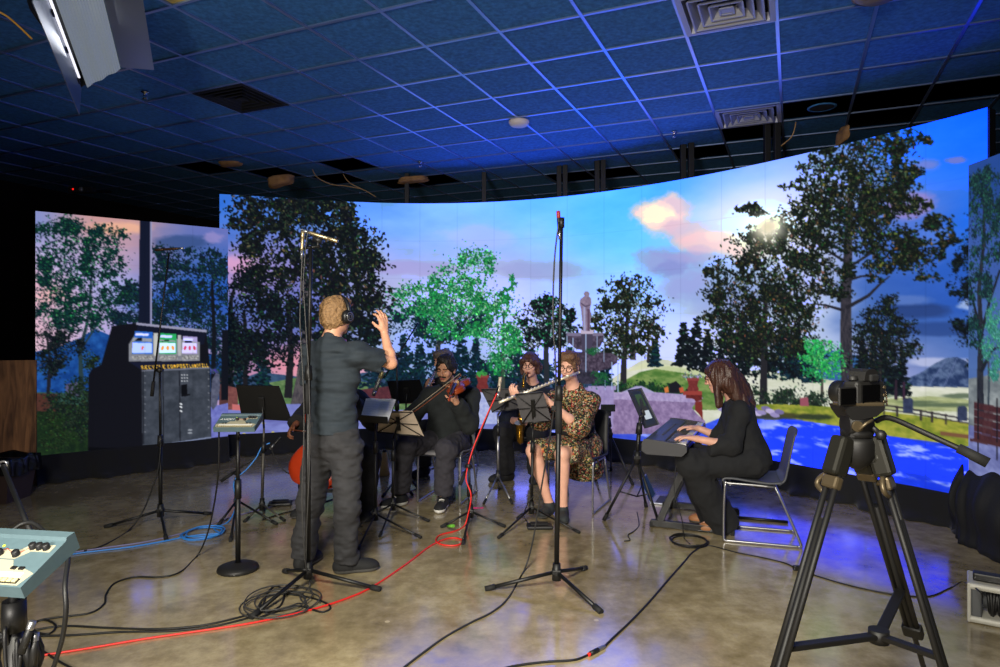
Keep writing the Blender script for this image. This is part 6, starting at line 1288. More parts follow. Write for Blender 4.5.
q = MB(); q.prism([(.05, .06), (.05, Lk-.06), (.145, Lk-.06), (.145, .06)], kp(0, 0, -.004), b_+ZU*(-.11), a_, ZU, .004); q.build('control_panel', M_kbd, t)
q = MB(); n_w = 52; wk = (Lk-.06)/n_w
for k in range(n_w): q.box(kp(Wk-.075, .03+wk*(k+.5), -.030), (.135, wk*.93, .018), Matrix((b_, a_, ZU)).transposed())
q.build('white_keys', mat('ivory_white', (226, 224, 218), .3), t)
q = MB()
for k in range(n_w-1):
    if (k+5) % 7 in (2, 6): continue
    q.box(kp(Wk-.10, .03+wk*(k+1), -.017), (.085, wk*.5, .014), Matrix((b_, a_, ZU)).transposed())
q.build('black_keys', mat('ebony_black', (14, 14, 15), .3), t)
q = MB()
for k in range(14): q.box(kp(.10, .30+k*.05, -.0045), (.016, .026, .006), Matrix((b_, a_, ZU)).transposed())
q.build('panel_buttons', M_plast, t)
t = thing('keyboard_stand', 'black folding stand carrying the stage piano', 'stand', fl(688, 530)); zt = K0.z-Hk-.004
def beam(q, p, r, w=.05, h=.03):
    d = (r-p).normalized(); s_ = a_; u = d.cross(s_).normalized(); q.box((p+r)/2, ((r-p).length, w, h), Matrix((d, s_, u)).transposed(), bev=.004)
for off, nm in ((0.0, 'near'), (.62, 'far')):
    o_ = a_*off; P0 = fl(651, 526)+o_; P1 = P0+b_*.62; q = MB(); beam(q, P0+ZU*.03, P1+ZU*.03, .045, .05); q.build('foot_bar', M_blackm, t)
    lo = P0+b_*.07+ZU*.05; hi = V((P0.x, P0.y, 0))+b_*.30+ZU*(zt-.05); q = MB(); beam(q, lo, hi, .045, .055); q.build('upright', M_blackm, t)
    q = MB(); s0 = hi-b_*.30+ZU*.022; beam(q, s0, hi+b_*.14+ZU*.022, .05, .045); q.build('support_arm', M_blackm, t)
    for u in (.0, .98): q = MB(); q.box((P0+b_*(.62*u+.006)+ZU*.02), (.03, .05, .04), Matrix((b_, a_, ZU)).transposed(), bev=.006); q.build('end_cap', M_rub, t)
q = MB(); P0 = fl(651, 526); q.cyl(P0+b_*.07+ZU*.07, P0+b_*.07+a_*.62+ZU*.07, .016); q.cyl(P0+b_*.30+ZU*(zt-.08), P0+b_*.30+a_*.62+ZU*(zt-.08), .014); q.build('cross_tube', M_blackm, t)
# sustain pedal and laptop
c = fl(700, 519, .02); t = thing('sustain_pedal', 'small black pedal at the keyboard player\'s feet', 'pedal', V((c.x, c.y, 0))); q = MB(); q.box(c-ZU*.005, (.16, .08, .03), Matrix((b_, a_, ZU)).transposed(), bev=.006); q.build('base', M_plast, t); q = MB(); q.box(c+ZU*.022+b_*.02, (.10, .05, .012), Matrix((b_, a_, ZU)).transposed(), bev=.004); q.build('treadle', M_steel, t)
c = fl(661, 501); M_alu = mat('aluminium', (188, 190, 196), .35, metal=.6); t = thing('laptop', 'open silver laptop on the floor under the stage piano', 'laptop', c); R = Matrix((b_, a_, ZU)).transposed()
q = MB(); q.box(c+ZU*.009+b_*.03, (.21, .30, .014), R, bev=.004); q.build('base', M_alu, t); q = MB(); q.box(c+ZU*.017+b_*.015, (.09, .26, .002), R); q.build('keyboard', mat('laptop_keys', (50, 50, 54), .5), t)
hv = (ZU*.9-b_*.43).normalized(); Rs = Matrix((hv, a_, hv.cross(a_))).transposed(); c2 = c-b_*.075+ZU*.016+hv*.105; q = MB(); q.box(c2, (.21, .30, .007), Rs, bev=.003); ld = q.build('lid', M_alu, t)
nrm = hv.cross(a_); nrm = nrm if nrm.dot(b_) > 0 else -nrm; q = MB(); q.box(c2+nrm*.0045, (.19, .28, .001), Rs); q.build('screen', mat('laptop_screen', (16, 20, 26), .2, emit=(40, 60, 90), estr=.5), ld)

# ---- floor pieces
def slab(name, label, cat, px, py, sx, sy, yaw=0.0, m=None, h=.028):
    c = fl(px, py); t = thing(name, label, cat, c); R = Matrix.Rotation(yaw, 4, 'Z'); q = MB(); q.box(c+ZU*h/2, (sx, sy, h), R, bev=.01); q.build('base', m or M_plast, t); q = MB(); q.box(c+ZU*(h+.006)+R.to_3x3()@V((0, sy*.08, 0)), (sx*.7, sy*.6, .012), R, bev=.004); q.build('treadle', m or M_rub, t); return t
slab('foot_pedal', 'flat black pedal on the floor at the flautist\'s feet', 'pedal', 539.5, 528, .20, .12, .05); slab('foot_pedal', 'flat black pedal on the floor at the cellist\'s feet', 'pedal', 280, 505, .20, .12, .2)
c = fl(384.5, 475); t = thing('cone_mute', 'tall tan cone-shaped mute standing on the floor behind the music stands', 'mute', c); q = MB(); q.lathe([(0, 0), (.055, 0), (.058, .008), (.05, .05), (.024, .24), (.018, .245)], c, n=24); q.build('cone', mat('tan_fibre', (222, 172, 96), .6), t); q = MB(); q.lathe([(.018, .244), (.020, .262), (.014, .275), (0, .276)], c, n=16); q.build('tip', M_plast, t)
q = MB(); c = fl(476, 508); q.box(c+ZU*.001+V((.02, 0, 0)), (.10, .02, .0015), Matrix.Rotation(.5, 4, 'Z')); q.box(c+ZU*.0016+V((.02, 0, 0)), (.09, .02, .0015), Matrix.Rotation(-.35, 4, 'Z')); tag(q.build('tape_mark', mat('pink_tape', (255, 70, 130), .6)), 'crossed pink tape mark on the floor right of the violinist', 'tape')
# ------------------------------------------------------------------ instruments
M_viol = mat('violin_varnish', (142, 58, 24), .25, noise=.2, nscale=14); M_ebony = MATS['ebony_black']; M_gold = mat('sax_lacquer', (206, 150, 52), .22, metal=.95); M_silver = mat('flute_silver', (236, 224, 200), .38, metal=.6); M_cello = mat('cello_varnish', (158, 48, 20), .25, noise=.12, nscale=8); M_wood = mat('bow_wood', (112, 56, 30), .35); M_hairw = mat('horsehair', (226, 214, 190), .6)
def fiddle(name, label, tail, scroll, top_n, L, m, cello=False):
    """violin family: tail point, scroll point, direction the belly faces, overall length"""
    tail = V(tail); d = (V(scroll)-tail).normalized(); n = V(top_n); n = (n-d*n.dot(d)).normalized(); s_ = d.cross(n); k = L/.59; t = thing(name, label, name, tail)
    half = [(0, .0), (.03, .004), (.075, .02), (.10, .06), (.098, .10), (.078, .135), (.060, .155), (.056, .19), (.066, .215), (.082, .245), (.080, .295), (.05, .338), (.02, .352), (0, .354)]
    pts = spline([V((x, y, 0)) for x, y in half], 3); ol = [(p.x*k, p.y*k) for p in pts]; ol = ol+[(-x, y) for x, y in ol[::-1][1:-1]]
    th = (.034 if not cello else .034)*k; q = MB(); q.prism(ol, tail, s_, d, -n, th); q.build('ribs', m, t)
    for off, sg, nm in ((.0, 1, 'belly'), (-th, -1, 'back')):
        q = MB(); N = len(ol); vs = []
        for f_, zz in ((1.05, 0), (1.05, .004), (.9, .011), (.55, .018), (0.02, .020)):
            for x, y in ol: vs.append(tail+s_*(x*f_)+d*(.177*k+(y-.177*k)*f_)+n*(off+sg*zz*k*.9))
        fs = [(r*N+i, r*N+(i+1) % N, (r+1)*N+(i+1) % N, (r+1)*N+i) for r in range(4) for i in range(N)]; q.add(vs, fs); q.build(nm, m, t)
    q = MB(); q.tube([tail+d*.345*k+n*.004*k, tail+d*.50*k+n*.002*k], [.014*k, .011*k], 8); q.tube([tail+d*.50*k, tail+d*.54*k-n*.006*k, tail+d*.565*k-n*.02*k, tail+d*.58*k-n*.012*k, tail+d*.572*k], [.011*k, .010*k, .010*k, .010*k, .008*k], 8, smooth=4); q.build('neck', m, t)
    q = MB(); q.tube([tail+d*.24*k+n*.036*k, tail+d*.50*k+n*.012*k], [.020*k, .013*k], 6, flat=.4); q.build('fingerboard', M_ebony, t)
    q = MB(); q.tube([tail+d*.015*k+n*.028*k, tail+d*.12*k+n*.034*k], [.009*k, .021*k], 6, flat=.4); q.build('tailpiece', M_ebony, t)
    q = MB(); q.box(tail+d*.175*k+n*.032*k, (.042*k, .004*k, .034*k), Matrix((s_, d, n)).transposed()); q.build('bridge', mat('maple_pale', (206, 166, 110), .5), t)
    for i in range(4):
        q = MB(); x = (i-1.5)*.010*k; q.tube([tail+d*.11*k+n*.036*k+s_*x, tail+d*.175*k+n*.05*k+s_*x, tail+d*.505*k+n*.016*k+s_*x*.5], .0008*k+.0003, 4); q.build('string', M_steel, t)
        q = MB(); p = tail+d*(.525+.012*i)*k-n*.004*k; sd = 1 if i % 2 else -1; q.cyl(p, p+s_*sd*.034*k, .0034*k); q.ball(p+s_*sd*.038*k, (.007*k, .007*k, .007*k), 8); q.build('peg', M_ebony, t)
    if not cello: q = MB(); q.ball(tail+s_*-.05*k+d*.03*k+n*.03*k, (.03*k, .03*k, .012*k), 10, M=Matrix((s_, d, n)).transposed()); q.build('chin_rest', M_ebony, t)
    else: q = MB(); q.cyl(tail-d*.30, tail+d*.01, .006); q.build('endpin', M_steel, t)
    return t
fiddle('violin', 'reddish-brown violin tucked under the bearded player\'s chin', at(461, 379.5, 6.0), at(449, 398, 5.50), (-.35, -.35, 1), .55, M_viol)
def bow(label, frog, tip, bend):
    frog, tip = V(frog), V(tip); d = (tip-frog).normalized(); b = V(bend); b = (b-d*b.dot(d)).normalized(); L = (tip-frog).length; t = thing('bow', label, 'bow', frog)
    q = MB(); q.tube([frog-d*.02, frog+d*.05, frog+d*L*.5-b*.006, tip-d*.03, tip, tip+b*.02], [.0045, .0043, .004, .0034, .003, .004], 7, smooth=4); q.build('stick', M_wood, t)
    q = MB(); q.box(frog+d*.03+b*.012, (.05, .012, .018), Matrix((d, b.cross(d), b)).transposed(), bev=.003); q.build('frog', M_ebony, t)
    q = MB(); s_ = b.cross(d)*.005; q.add([frog+d*.05+b*.02-s_, frog+d*.05+b*.02+s_, tip+b*.02+s_, tip+b*.02-s_], [(0, 1, 2, 3)]); q.add([p+b*.0015 for p in (frog+d*.05+b*.02-s_, frog+d*.05+b*.02+s_, tip+b*.02+s_, tip+b*.02-s_)], [(3, 2, 1, 0)]); q.build('hair', M_hairw, t); return t
bow('violin bow held diagonally across the bearded player', at(403, 420, 5.74), at(461, 375.5, 5.62), (.5, 0, .8))
fiddle('cello', 'orange-red cello showing beside the standing figure\'s leg', at(312, 486, 5.18), at(334, 384, 5.48), (-.15, -1, .12), 1.24, M_cello, True)
bow('cello bow in the half-hidden brown hand', at(294, 430, 5.38), at(352, 437, 5.28), (0, 1, -.2))
# flute
def pipe_keys(q, a, b, r, n, m0=.15, m1=.9, up=V((0, -.5, .85))):
    for i in range(n): p = a.lerp(b, m0+(m1-m0)*i/(n-1)); q.cyl(p, p+up*(r*1.6), r*.85, n=10)
a, b = at(578.5, 372.5, 5.58), at(499, 402.5, 5.26); d = (b-a).normalized(); t = thing('flute', 'silver flute held across toward the left by the player in florals', 'flute', a)
q = MB(); q.cyl(a, a.lerp(b, .30), .0105, n=12); q.cyl(a-d*.01, a, .0115, n=12); q.build('head_joint', M_silver, t); q = MB(); q.cyl(a.lerp(b, .29), a.lerp(b, .80), .0112, n=12); bj = q.build('body_joint', M_silver, t); q = MB(); pipe_keys(q, a, b, .0105, 11, .34, .78); q.build('keys', M_silver, bj); q = MB(); q.cyl(a.lerp(b, .79), b, .0115, n=12); pipe_keys(q, a, b, .0105, 3, .84, .95); q.build('foot_joint', M_silver, t)
q = MB(); p = a.lerp(b, .14); q.ball(p+V((0, -.004, .006)), (.022, .012, .009), 10); q.build('lip_plate', M_silver, t)
# saxophone
t = thing('saxophone', 'golden saxophone held by the player with chin-length hair', 'saxophone', at(521, 440, 6.75)); mth = V(sax.hd(0, .10, -.056))
q = MB(); q.tube([mth, mth+V((-.015, -.05, -.004))], [.008, .012], 8); q.build('mouthpiece', M_plast, t)
N0 = mth+V((-.015, -.05, -.004)); B1 = at(522, 400, 6.74); B2 = at(521, 434, 6.72)
q = MB(); q.tube([N0, N0+V((-.02, -.07, .0)), N0+V((-.035, -.12, -.04)), N0+V((-.035, -.14, -.10))], [.010, .011, .013, .014], 10, smooth=4); q.build('neck', M_gold, t); Nb = N0+V((-.035, -.14, -.10))
q = MB(); q.tube([Nb, B1, B2], [.014, .021, .030], 14, smooth=5); bd = q.build('body_tube', M_gold, t)
q = MB(); q.tube([B2, B2+V((0, -.02, -.05)), B2+V((-.008, -.06, -.062)), B2+V((-.014, -.09, -.02)), B2+V((-.016, -.10, .05)), B2+V((-.018, -.11, .10)), B2+V((-.020, -.12, .13))], [.030, .031, .032, .034, .036, .040, .050], 16, smooth=4); q.build('bell', M_gold, t)
q = MB(); dn = (B2-B1).normalized()
for i in range(8): p = Nb.lerp(B2, .2+.1*i); q.cyl(p+V((-.018, -.01, 0)), p+V((-.032, -.016, 0)), .013+.001*i, n=10)
q.tube([Nb.lerp(B2, .12)+V((.02, -.02, 0)), Nb.lerp(B2, .9)+V((.03, -.03, 0))], .003, 6); q.build('key_work', M_gold, bd)
# slim silver wind instrument
a, b = V(wind.hd(0, .095, -.056)), at(427, 389, 7.0); t = thing('clarinet', 'slim silver-keyed wind instrument of the player behind the violinist', 'clarinet', a)
q = MB(); q.tube([a, a.lerp(b, .18)], [.007, .011], 8); q.build('mouthpiece', M_plast, t); q = MB(); q.tube([a.lerp(b, .17), b], [.012, .013], 10); bb = q.build('body', M_silver, t); q = MB(); pipe_keys(q, a, b, .012, 7, .25, .9); q.build('keys', M_steel, bb); d = (b-a).normalized(); q = MB(); q.lathe([(.013, 0), (.016, .03), (.034, .09), (.030, .088)], b, d, 16); q.build('bell', M_silver, t)
# headphones
fg = cond; t = thing('headphones', 'black over-ear headphones on the standing figure', 'headphones', V(fg.hd(0, 0, -.03))); M_hp = mat('headphone_black', (22, 22, 24), .4)
for e in (1, -1):
    ax = V(fg.r*e); c = V(fg.hd(e*.088, -.006, -.004)); q = MB(); q.lathe([(.030, -.012), (.044, -.008), (.046, .006), (.044, .020), (.036, .030), (0, .032)], c, ax, 24); cp = q.build('ear_cup', M_hp, t)
    q = MB(); q.lathe([(.024, .032), (.028, .034), (.030, .031)], c, ax, 24); q.lathe([(.012, .033), (.014, .035), (.016, .033)], c, ax, 20); q.build('cup_ring', M_steel, cp)
    q = MB(); q.lathe([(.02, -.014), (.034, -.020), (.042, -.014), (.042, -.006)], c, ax, 20); q.build('ear_pad', M_rub, cp)
q = MB(); q.tube([V(fg.hd(math.cos(x)*.106, -.006, .02+math.sin(x)*.116)) for x in np.linspace(-.15, PI+.15, 24)], .009, 8, flat=1.6); q.build('head_band', M_hp, t)

# ------------------------------------------------------------------ film camera on its tripod
Yc = 2.02; P_ = lambda x, y, dy=0.0: at(x, y, Yc+dy); M_tri = mat('tripod_black', (19, 18, 18), .55, metal=.2); M_cast = mat('cast_grey', (44, 43, 38), .45, metal=.6); M_brass = mat('lever_brass', (96, 84, 64), .42, metal=.6)
t = thing('tripod', 'large black video tripod standing close to the lens at right', 'tripod', V((P_(857, 460).x, Yc, 0)))
bowl = P_(857, 452); q = MB(); q.lathe([(0, .045), (.044, .045), (.05, .03), (.05, -.01), (.034, -.035), (.016, -.05), (0, -.055)], bowl, n=28); q.build('bowl', M_tri, t)
feet = [V((.60, 1.86, 0)), V((1.36, 1.74, 0)), V((1.78, 2.72, 0))]; tops = [P_(839, 458, -.02), P_(880, 458, -.02), P_(862, 458, .06)]
for f_, tp in zip(feet, tops):
    d = (f_-tp).normalized(); sd = d.cross(V((f_.x-bowl.x, f_.y-bowl.y, 0)).normalized()).normalized(); L = (f_-tp).length
    q = MB(); q.box(tp+ZU*.006, (.058, .055, .12), Matrix((sd, sd.cross(d), d)).transposed(), bev=.012); q.cyl(tp.lerp(bowl, .3), tp, .028, n=12); lg = q.build('leg', M_cast, t)
    q = MB()
    for e in (-1, 1): q.cyl(tp+sd*e*.017+d*.03, tp+sd*e*.017+d*L*.62, .0092, n=10)
    q.build('upper_tubes', M_tri, lg)
    q = MB(); q.cyl(tp+d*L*.15, tp+d*(L-.02), .0095, n=10); q.build('lower_tube', M_tri, lg)
    q = MB(); c = tp+d*.075; q.box(c, (.058, .030, .04), Matrix((sd, sd.cross(d), d)).transposed(), bev=.008); q.tube([c+sd*.03-d*.02, c+sd*.05, c+sd*.05+d*.02, c+sd*.02+d*.035], .008, 8, smooth=3); q.build('leg_lock', M_brass, lg)
    q = MB(); c = tp+d*L*.62; q.box(c, (.066, .036, .06), Matrix((sd, sd.cross(d), d)).transposed(), bev=.008); q.build('joint_clamp', M_tri, lg)
    q = MB(); q.cyl(f_+V((0, 0, .05)), f_+V((0, 0, .0)), .022, .028, 12); q.build('rubber_foot', M_rub, lg)
hubc = V((bowl.x+.10, Yc+.06, .60)); q = MB(); q.cyl(hubc-ZU*.02, hubc+ZU*.02, .03, n=16); sp = q.build('spreader', M_tri, t)
for f_, tp in zip(feet, tops):
    e = tp.lerp(f_, (tp.z-.63)/tp.z); q = MB(); d = (e-hubc).normalized(); s_ = d.cross(ZU).normalized(); q.box((hubc+e)/2, ((e-hubc).length, .032, .016), Matrix((d, s_, s_.cross(d))).transposed(), bev=.004); q.build('spreader_arm', M_tri, sp)
# fluid head
hd_ = thing('fluid_head', 'black fluid head with a long pan handle between camera and tripod', 'tripod head', bowl+ZU*.045)
q = MB(); q.lathe([(0, .045), (.042, .045), (.046, .06), (.040, .075), (.030, .08), (0, .08)], bowl, n=26); q.build('pan_base', M_tri, hd_)
c = P_(855, 424); q = MB(); q.cyl(c-V((.036, .01, 0)), c+V((.036, -.01, 0)), .034, n=26); q.box(c-ZU*.02, (.07, .07, .06), bev=.015); q.build('tilt_drum', M_tri, hd_)
q = MB(); q.cyl(c+V((-.02, -.045, 0)), c+V((-.02, -.055, 0)), .016, n=18); q.tube([c+V((-.02, -.056, -.01)), c+V((.0, -.062, .01)), c+V((.02, -.06, .02))], .0045, 8); q.build('tilt_lock', M_brass, hd_)
c = P_(858, 411); q = MB(); q.prism([(-.064, .018), (.060, .018), (.056, .006), (.034, -.012), (-.036, -.026), (-.056, .0)], c+V((0, -.04, 0)), (1, 0, 0), ZU, (0, 1, 0), .09); q.build('top_cradle', M_tri, hd_)
q = MB(); q.box(c+V((0, 0, .022)), (.13, .055, .012), bev=.004); q.build('quick_plate', M_brass, hd_)
q = MB(); pts = [P_(876, 421, .02), P_(890, 418, -.02), P_(925, 433, -.10), P_(962, 450, -.16)]; q.tube(pts, .0085, 8, smooth=5); ph = q.build('pan_handle', M_tri, hd_)
q = MB(); q.tube([P_(958, 448, -.155), P_(988, 463, -.20)], [.014, .015], 12); q.build('handle_grip', M_rub, ph)
q = MB(); q.cyl(P_(869, 424, -.03), P_(880, 434, -.05), .008); q.ball(P_(881, 435, -.05), .016, 10); q.build('pan_lock', M_plast, hd_)
# DSLR
t = thing('camera', 'black photo camera with flipped-out screen mounted on the tripod', 'camera', P_(862, 408)); M_cam = mat('camera_black', (24, 23, 22), .55, bump=.15, bscale=300); f_ = V((-.42, .9, 0)).normalized(); r_ = V((f_.y, -f_.x, 0)); R = Matrix((r_, f_, ZU)).transposed(); cc = P_(864, 393, .02)
q = MB(); q.box(cc, (.126, .055, .080), R, bev=.012); q.box(cc+r_*.055+f_*.02, (.032, .055, .078), R, bev=.012); q.build('body', M_cam, t)
q = MB(); q.prism([(-.034, 0), (.034, 0), (.026, .026), (.012, .034), (-.012, .034), (-.026, .026)], cc+ZU*.040-f_*.026, r_, ZU, f_, .055); q.build('prism_hump', M_cam, t)
q = MB(); q.box(cc+ZU*.048-f_*.032, (.036, .012, .022), R, bev=.005); q.build('viewfinder', M_rub, t)
for dx, rr in ((.05, .011), (-.05, .013)): q = MB(); q.lathe([(rr, 0), (rr, .012), (0, .013)], cc+ZU*.042+r_*dx, n=18); q.build('dial', M_cam, t)
q = MB(); q.lathe([(.033, .02), (.036, .03), (.036, .06), (.034, .062), (.037, .066), (.037, .095), (.034, .10), (.031, .10), (.029, .085), (0, .08)], cc-ZU*.004, f_, 30); q.build('lens', mat('lens_black', (20, 20, 21), .35), t)
lc = cc-r_*.105-f_*.022-ZU*.004; q = MB(); q.box(lc, (.072, .009, .056), R, bev=.004); fs_ = q.build('flip_screen', M_cam, t); q = MB(); q.box(lc-f_*.005, (.064, .001, .047), R); q.build('display', mat('screen_off', (8, 8, 9), .12), fs_)
q = MB(); q.box(cc-f_*.030-r_*.008, (.078, .002, .055), R, bev=.002); q.build('screen_recess', MATS['screen_off'], t)
for z in (.018, -.006, -.026): q = MB(); q.cyl(cc+r_*.05-f_*.029+ZU*z, cc+r_*.05-f_*.033+ZU*z, .0055, n=10); q.build('button', M_brass, t)
q = MB(); q.tube([cc+r_*.07+ZU*.03, cc+r_*.085+ZU*.0-f_*.01, cc+r_*.078-ZU*.04-f_*.02], .005, 6, flat=.4, smooth=4); q.build('strap_lug', M_brass, t)

# ------------------------------------------------------------------ hanging fluorescent studio light
ax = V((.433, -1, .151)).normalized(); E0 = at(82, 88, 4.6); wv = (at(120, 68, 4.6*1.0246)-E0); WW = wv.length; wv.normalize(); nv = ax.cross(wv).normalized(); nv = nv if nv.z < 0 else -nv; LL = 1.3
def sp_(x, y, z): return E0+wv*x+ax*y+nv*z      # x across, y toward the lens, z down
t = thing('studio_light', 'long fluorescent studio light with barn doors hanging at top left', 'studio light', sp_(WW/2, LL/2, 0)); M_dark = mat('fixture_black', (30, 30, 33), .5, metal=.3); M_door = mat('door_aluminium', (168, 174, 184), .3, metal=.85)
Rl = Matrix((wv, ax, nv)).transposed()
q = MB(); q.box(sp_(WW/2, LL/2, -.11), (WW+.02, LL, .03), Rl, bev=.01); q.box(sp_(-.005, LL/2, -.06), (.012, LL, .1), Rl); q.box(sp_(WW+.005, LL/2, -.06), (.012, LL, .1), Rl); q.box(sp_(WW/2, -.005, -.06), (WW, .012, .1), Rl); q.build('housing', M_dark, t)
for k in range(4): q = MB(); q.cyl(sp_(.012+k*.080, .12, -.014-.012*(k > 0)), sp_(.012+k*.080, LL-.04, -.014-.012*(k > 0)), .008, n=12); q.build('tube', mat('fluorescent_tube', (240, 240, 240), .4, emit=(240, 240, 255), estr=1.1), t)
def corr(): # corrugated scrim
    q = MB(); nx, ny = 90, 40; vs = []
    for j in range(ny+1):
        for i in range(nx+1):
            u, v = i/nx, j/ny; vs.append(sp_(.030+u*(WW-.03), v*LL, .010+.0012*math.sin(u*95)+.004*math.sin(u*16+1)*(1-v*.6)))
    fs = [(j*(nx+1)+i, j*(nx+1)+i+1, (j+1)*(nx+1)+i+1, (j+1)*(nx+1)+i) for j in range(ny) for i in range(nx)]; q.add(vs, fs); q.add([v-nv*.003 for v in vs], [f[::-1] for f in fs]); return q
corr().build('diffusion_scrim', mat('scrim_grey', (150, 158, 162), .8, noise=.08, nscale=200, emit=(126, 136, 140), estr=.55), t, fix=False)
def door(q, h0, h1, o0, o1, th=.004):
    n = (h1-h0).cross(o0-h0).normalized()*th; P = [h0, h1, o1, o0]; q.add(P+[p+n for p in P], [(0, 1, 2, 3), (7, 6, 5, 4)]+[(k, 4+k, 4+(k+1) % 4, (k+1) % 4) for k in range(4)], 0, False)
def reach(o, y, px, py):
    """offset of a door's free corner from its hinge point, across and down, y along the lamp"""
    o = o+ax*y; k1, k2 = (px-CX)/F, (CY-py)/F; A = np.array([[wv.x-k1*wv.y, nv.x-k1*nv.y], [wv.z-k2*wv.y, nv.z-k2*nv.y]]); r = np.linalg.solve(A, [k1*o.y-o.x, k2*o.y-(o.z-EYE)]); return o+wv*r[0]+nv*r[1]
hL, hR = sp_(-.008, .0, 0), sp_(WW+.008, .0, 0); cL, cR = reach(hL, -.03, 79, 115), reach(hR, .03, 154, 70)
q = MB(); door(q, hL, hL+ax*LL, cL, cL+ax*(LL+.03)); q.build('barn_door', M_door, t)
q = MB(); door(q, hR, hR+ax*LL, cR, cR+ax*LL); q.build('barn_door', M_door, t)
for y in (.1, .5, .9): q = MB(); q.cyl(sp_(-.01, y, .01), sp_(-.01, y+.06, .01), .008); q.build('hinge', M_dark, t)
q = MB(); q.tube([sp_(-.03, LL*.45, -.12), sp_(.0, LL*.45, -.30), sp_(WW/2, LL*.45, -.36), sp_(WW, LL*.45, -.30), sp_(WW+.03, LL*.45, -.12)], .012, 8, smooth=4); c = sp_(WW/2, LL*.45, -.36); q.cyl(c, V((c.x, c.y, H_CEIL)), .014, n=8); q.build('hanging_yoke', M_dark, t)
q = MB(); q.tube([at(-14, 6, 3.7), at(8, 17, 3.75), at(32, 39, 3.85)], .006, 6, smooth=5); tag(q.build('safety_cable', mat('yellow_cord', (214, 160, 60), .5)), 'thin yellow cord running to the hanging studio light', 'cord')
SOFT = (sp_(WW/2, LL/2, .03), sp_(WW/2, LL/2, 1.0))

# ------------------------------------------------------------------ corners: bin, power reel, cloth
t = thing('trash_bin', 'dark bin lined with a black bag at the foot of the plywood', 'bin', fl(-2, 503)); c = fl(-2, 500); w0, w1 = .19, .235; h = .40
def frus(q, c, a, b, z0, z1, dy=.8):
    vs = [c+V((x*r, y*r*dy, z)) for r, z in ((a, z0), (b, z1)) for x, y in ((-1, -1), (1, -1), (1, 1), (-1, 1))]; q.add(vs, [(3, 2, 1, 0), (4, 5, 6, 7)]+[(k, (k+1) % 4, 4+(k+1) % 4, 4+k) for k in range(4)], 0, False)
q = MB(); frus(q, c, w0, w1, 0, h-.04); q.build('body', mat('bin_brown', (52, 38, 36), .6), t)
q = MB(); vs = []; N = 64
for r, z in ((w1-.03, h-.16), (w1-.01, h-.01), (w1+.012, h+.01), (w1+.02, h-.02), (w1+.026, h-.09), (w1+.018, h-.15)):
    for k in range(N):
        a = 2*PI*k/N; m_ = max(abs(math.cos(a)), abs(math.sin(a))); wob = 1+.03*math.sin(a*9+z*30)+.02*math.sin(a*17); vs.append(c+V((math.cos(a)/m_*r*wob, math.sin(a)/m_*r*.8*wob, z+.014*math.sin(a*5))))
q.add(vs, [(j*N+k, j*N+(k+1) % N, (j+1)*N+(k+1) % N, (j+1)*N+k) for j in range(5) for k in range(N)]); q.build('bin_bag', mat('bag_black', (12, 12, 14), .22), t, fix=False)
c = fl(967, 622); t = thing('cable_reel', 'grey boxed power reel with coiled black cable at the right edge', 'power reel', c+V((.2, .1, 0))); M_lg = mat('reel_grey', (170, 168, 158), .5); M_dg = mat('reel_dark', (74, 76, 78), .5); W_, D_, H_ = .44, .24, .21
yd = V((.573, .82, 0)); xd = V((.82, -.573, 0)); Rr = Matrix((xd, yd, ZU)).transposed(); rp = lambda x, y, z: c+xd*x+yd*y+ZU*z
for z in (.018, H_-.018): q = MB(); q.box(rp(W_/2, D_/2, z), (W_, D_, .034), Rr, bev=.014); q.build('frame_plate', M_lg, t)
for x in (.04, W_-.04): q = MB(); q.box(rp(x, D_/2, H_/2), (.05, D_*.9, H_-.05), Rr, bev=.01); q.build('end_post', M_dg, t)
for x in (.009, W_-.009): q = MB(); q.box(rp(x, D_/2, H_/2), (.018, D_, H_), Rr, bev=.008); q.build('side_frame', M_lg, t)
q = MB(); q.cyl(rp(.07, D_/2, H_/2), rp(W_-.07, D_/2, H_/2), .05, n=18); q.build('spool', M_dg, t); q = MB(); pts = []
for k in range(260): a = k*.5; pts.append(rp(.09+(W_-.18)*abs(((k/80) % 2)-1), D_/2+math.cos(a)*(.066+.0001*k), H_/2+math.sin(a)*(.066+.0001*k)))
q.tube(pts, .008, 6); q.build('coiled_cable', M_cable, t)
q = MB(); q.box(rp(.27, .07, H_+.004), (.05, .04, .012), Rr, bev=.003); q.build('switch', mat('red_switch', (220, 40, 30), .4, emit=(255, 40, 20), estr=.6), t)
q = MB(); q.box(rp(.36, .12, H_+.004), (.09, .12, .012), Rr, bev=.003); q.build('socket_plate', M_plast, t)
t = thing('power_adapter', 'black power adapter lying on top of the boxed power reel', 'adapter', rp(.09, .07, H_)); q = MB(); q.box(rp(.09, .08, H_+.023), (.13, .065, .042), Rr, bev=.008); q.build('case', M_plast, t); q = MB(); q.ball(rp(.15, .045, H_+.03), .006, 8); q.build('indicator_light', MATS['red_led'], t)
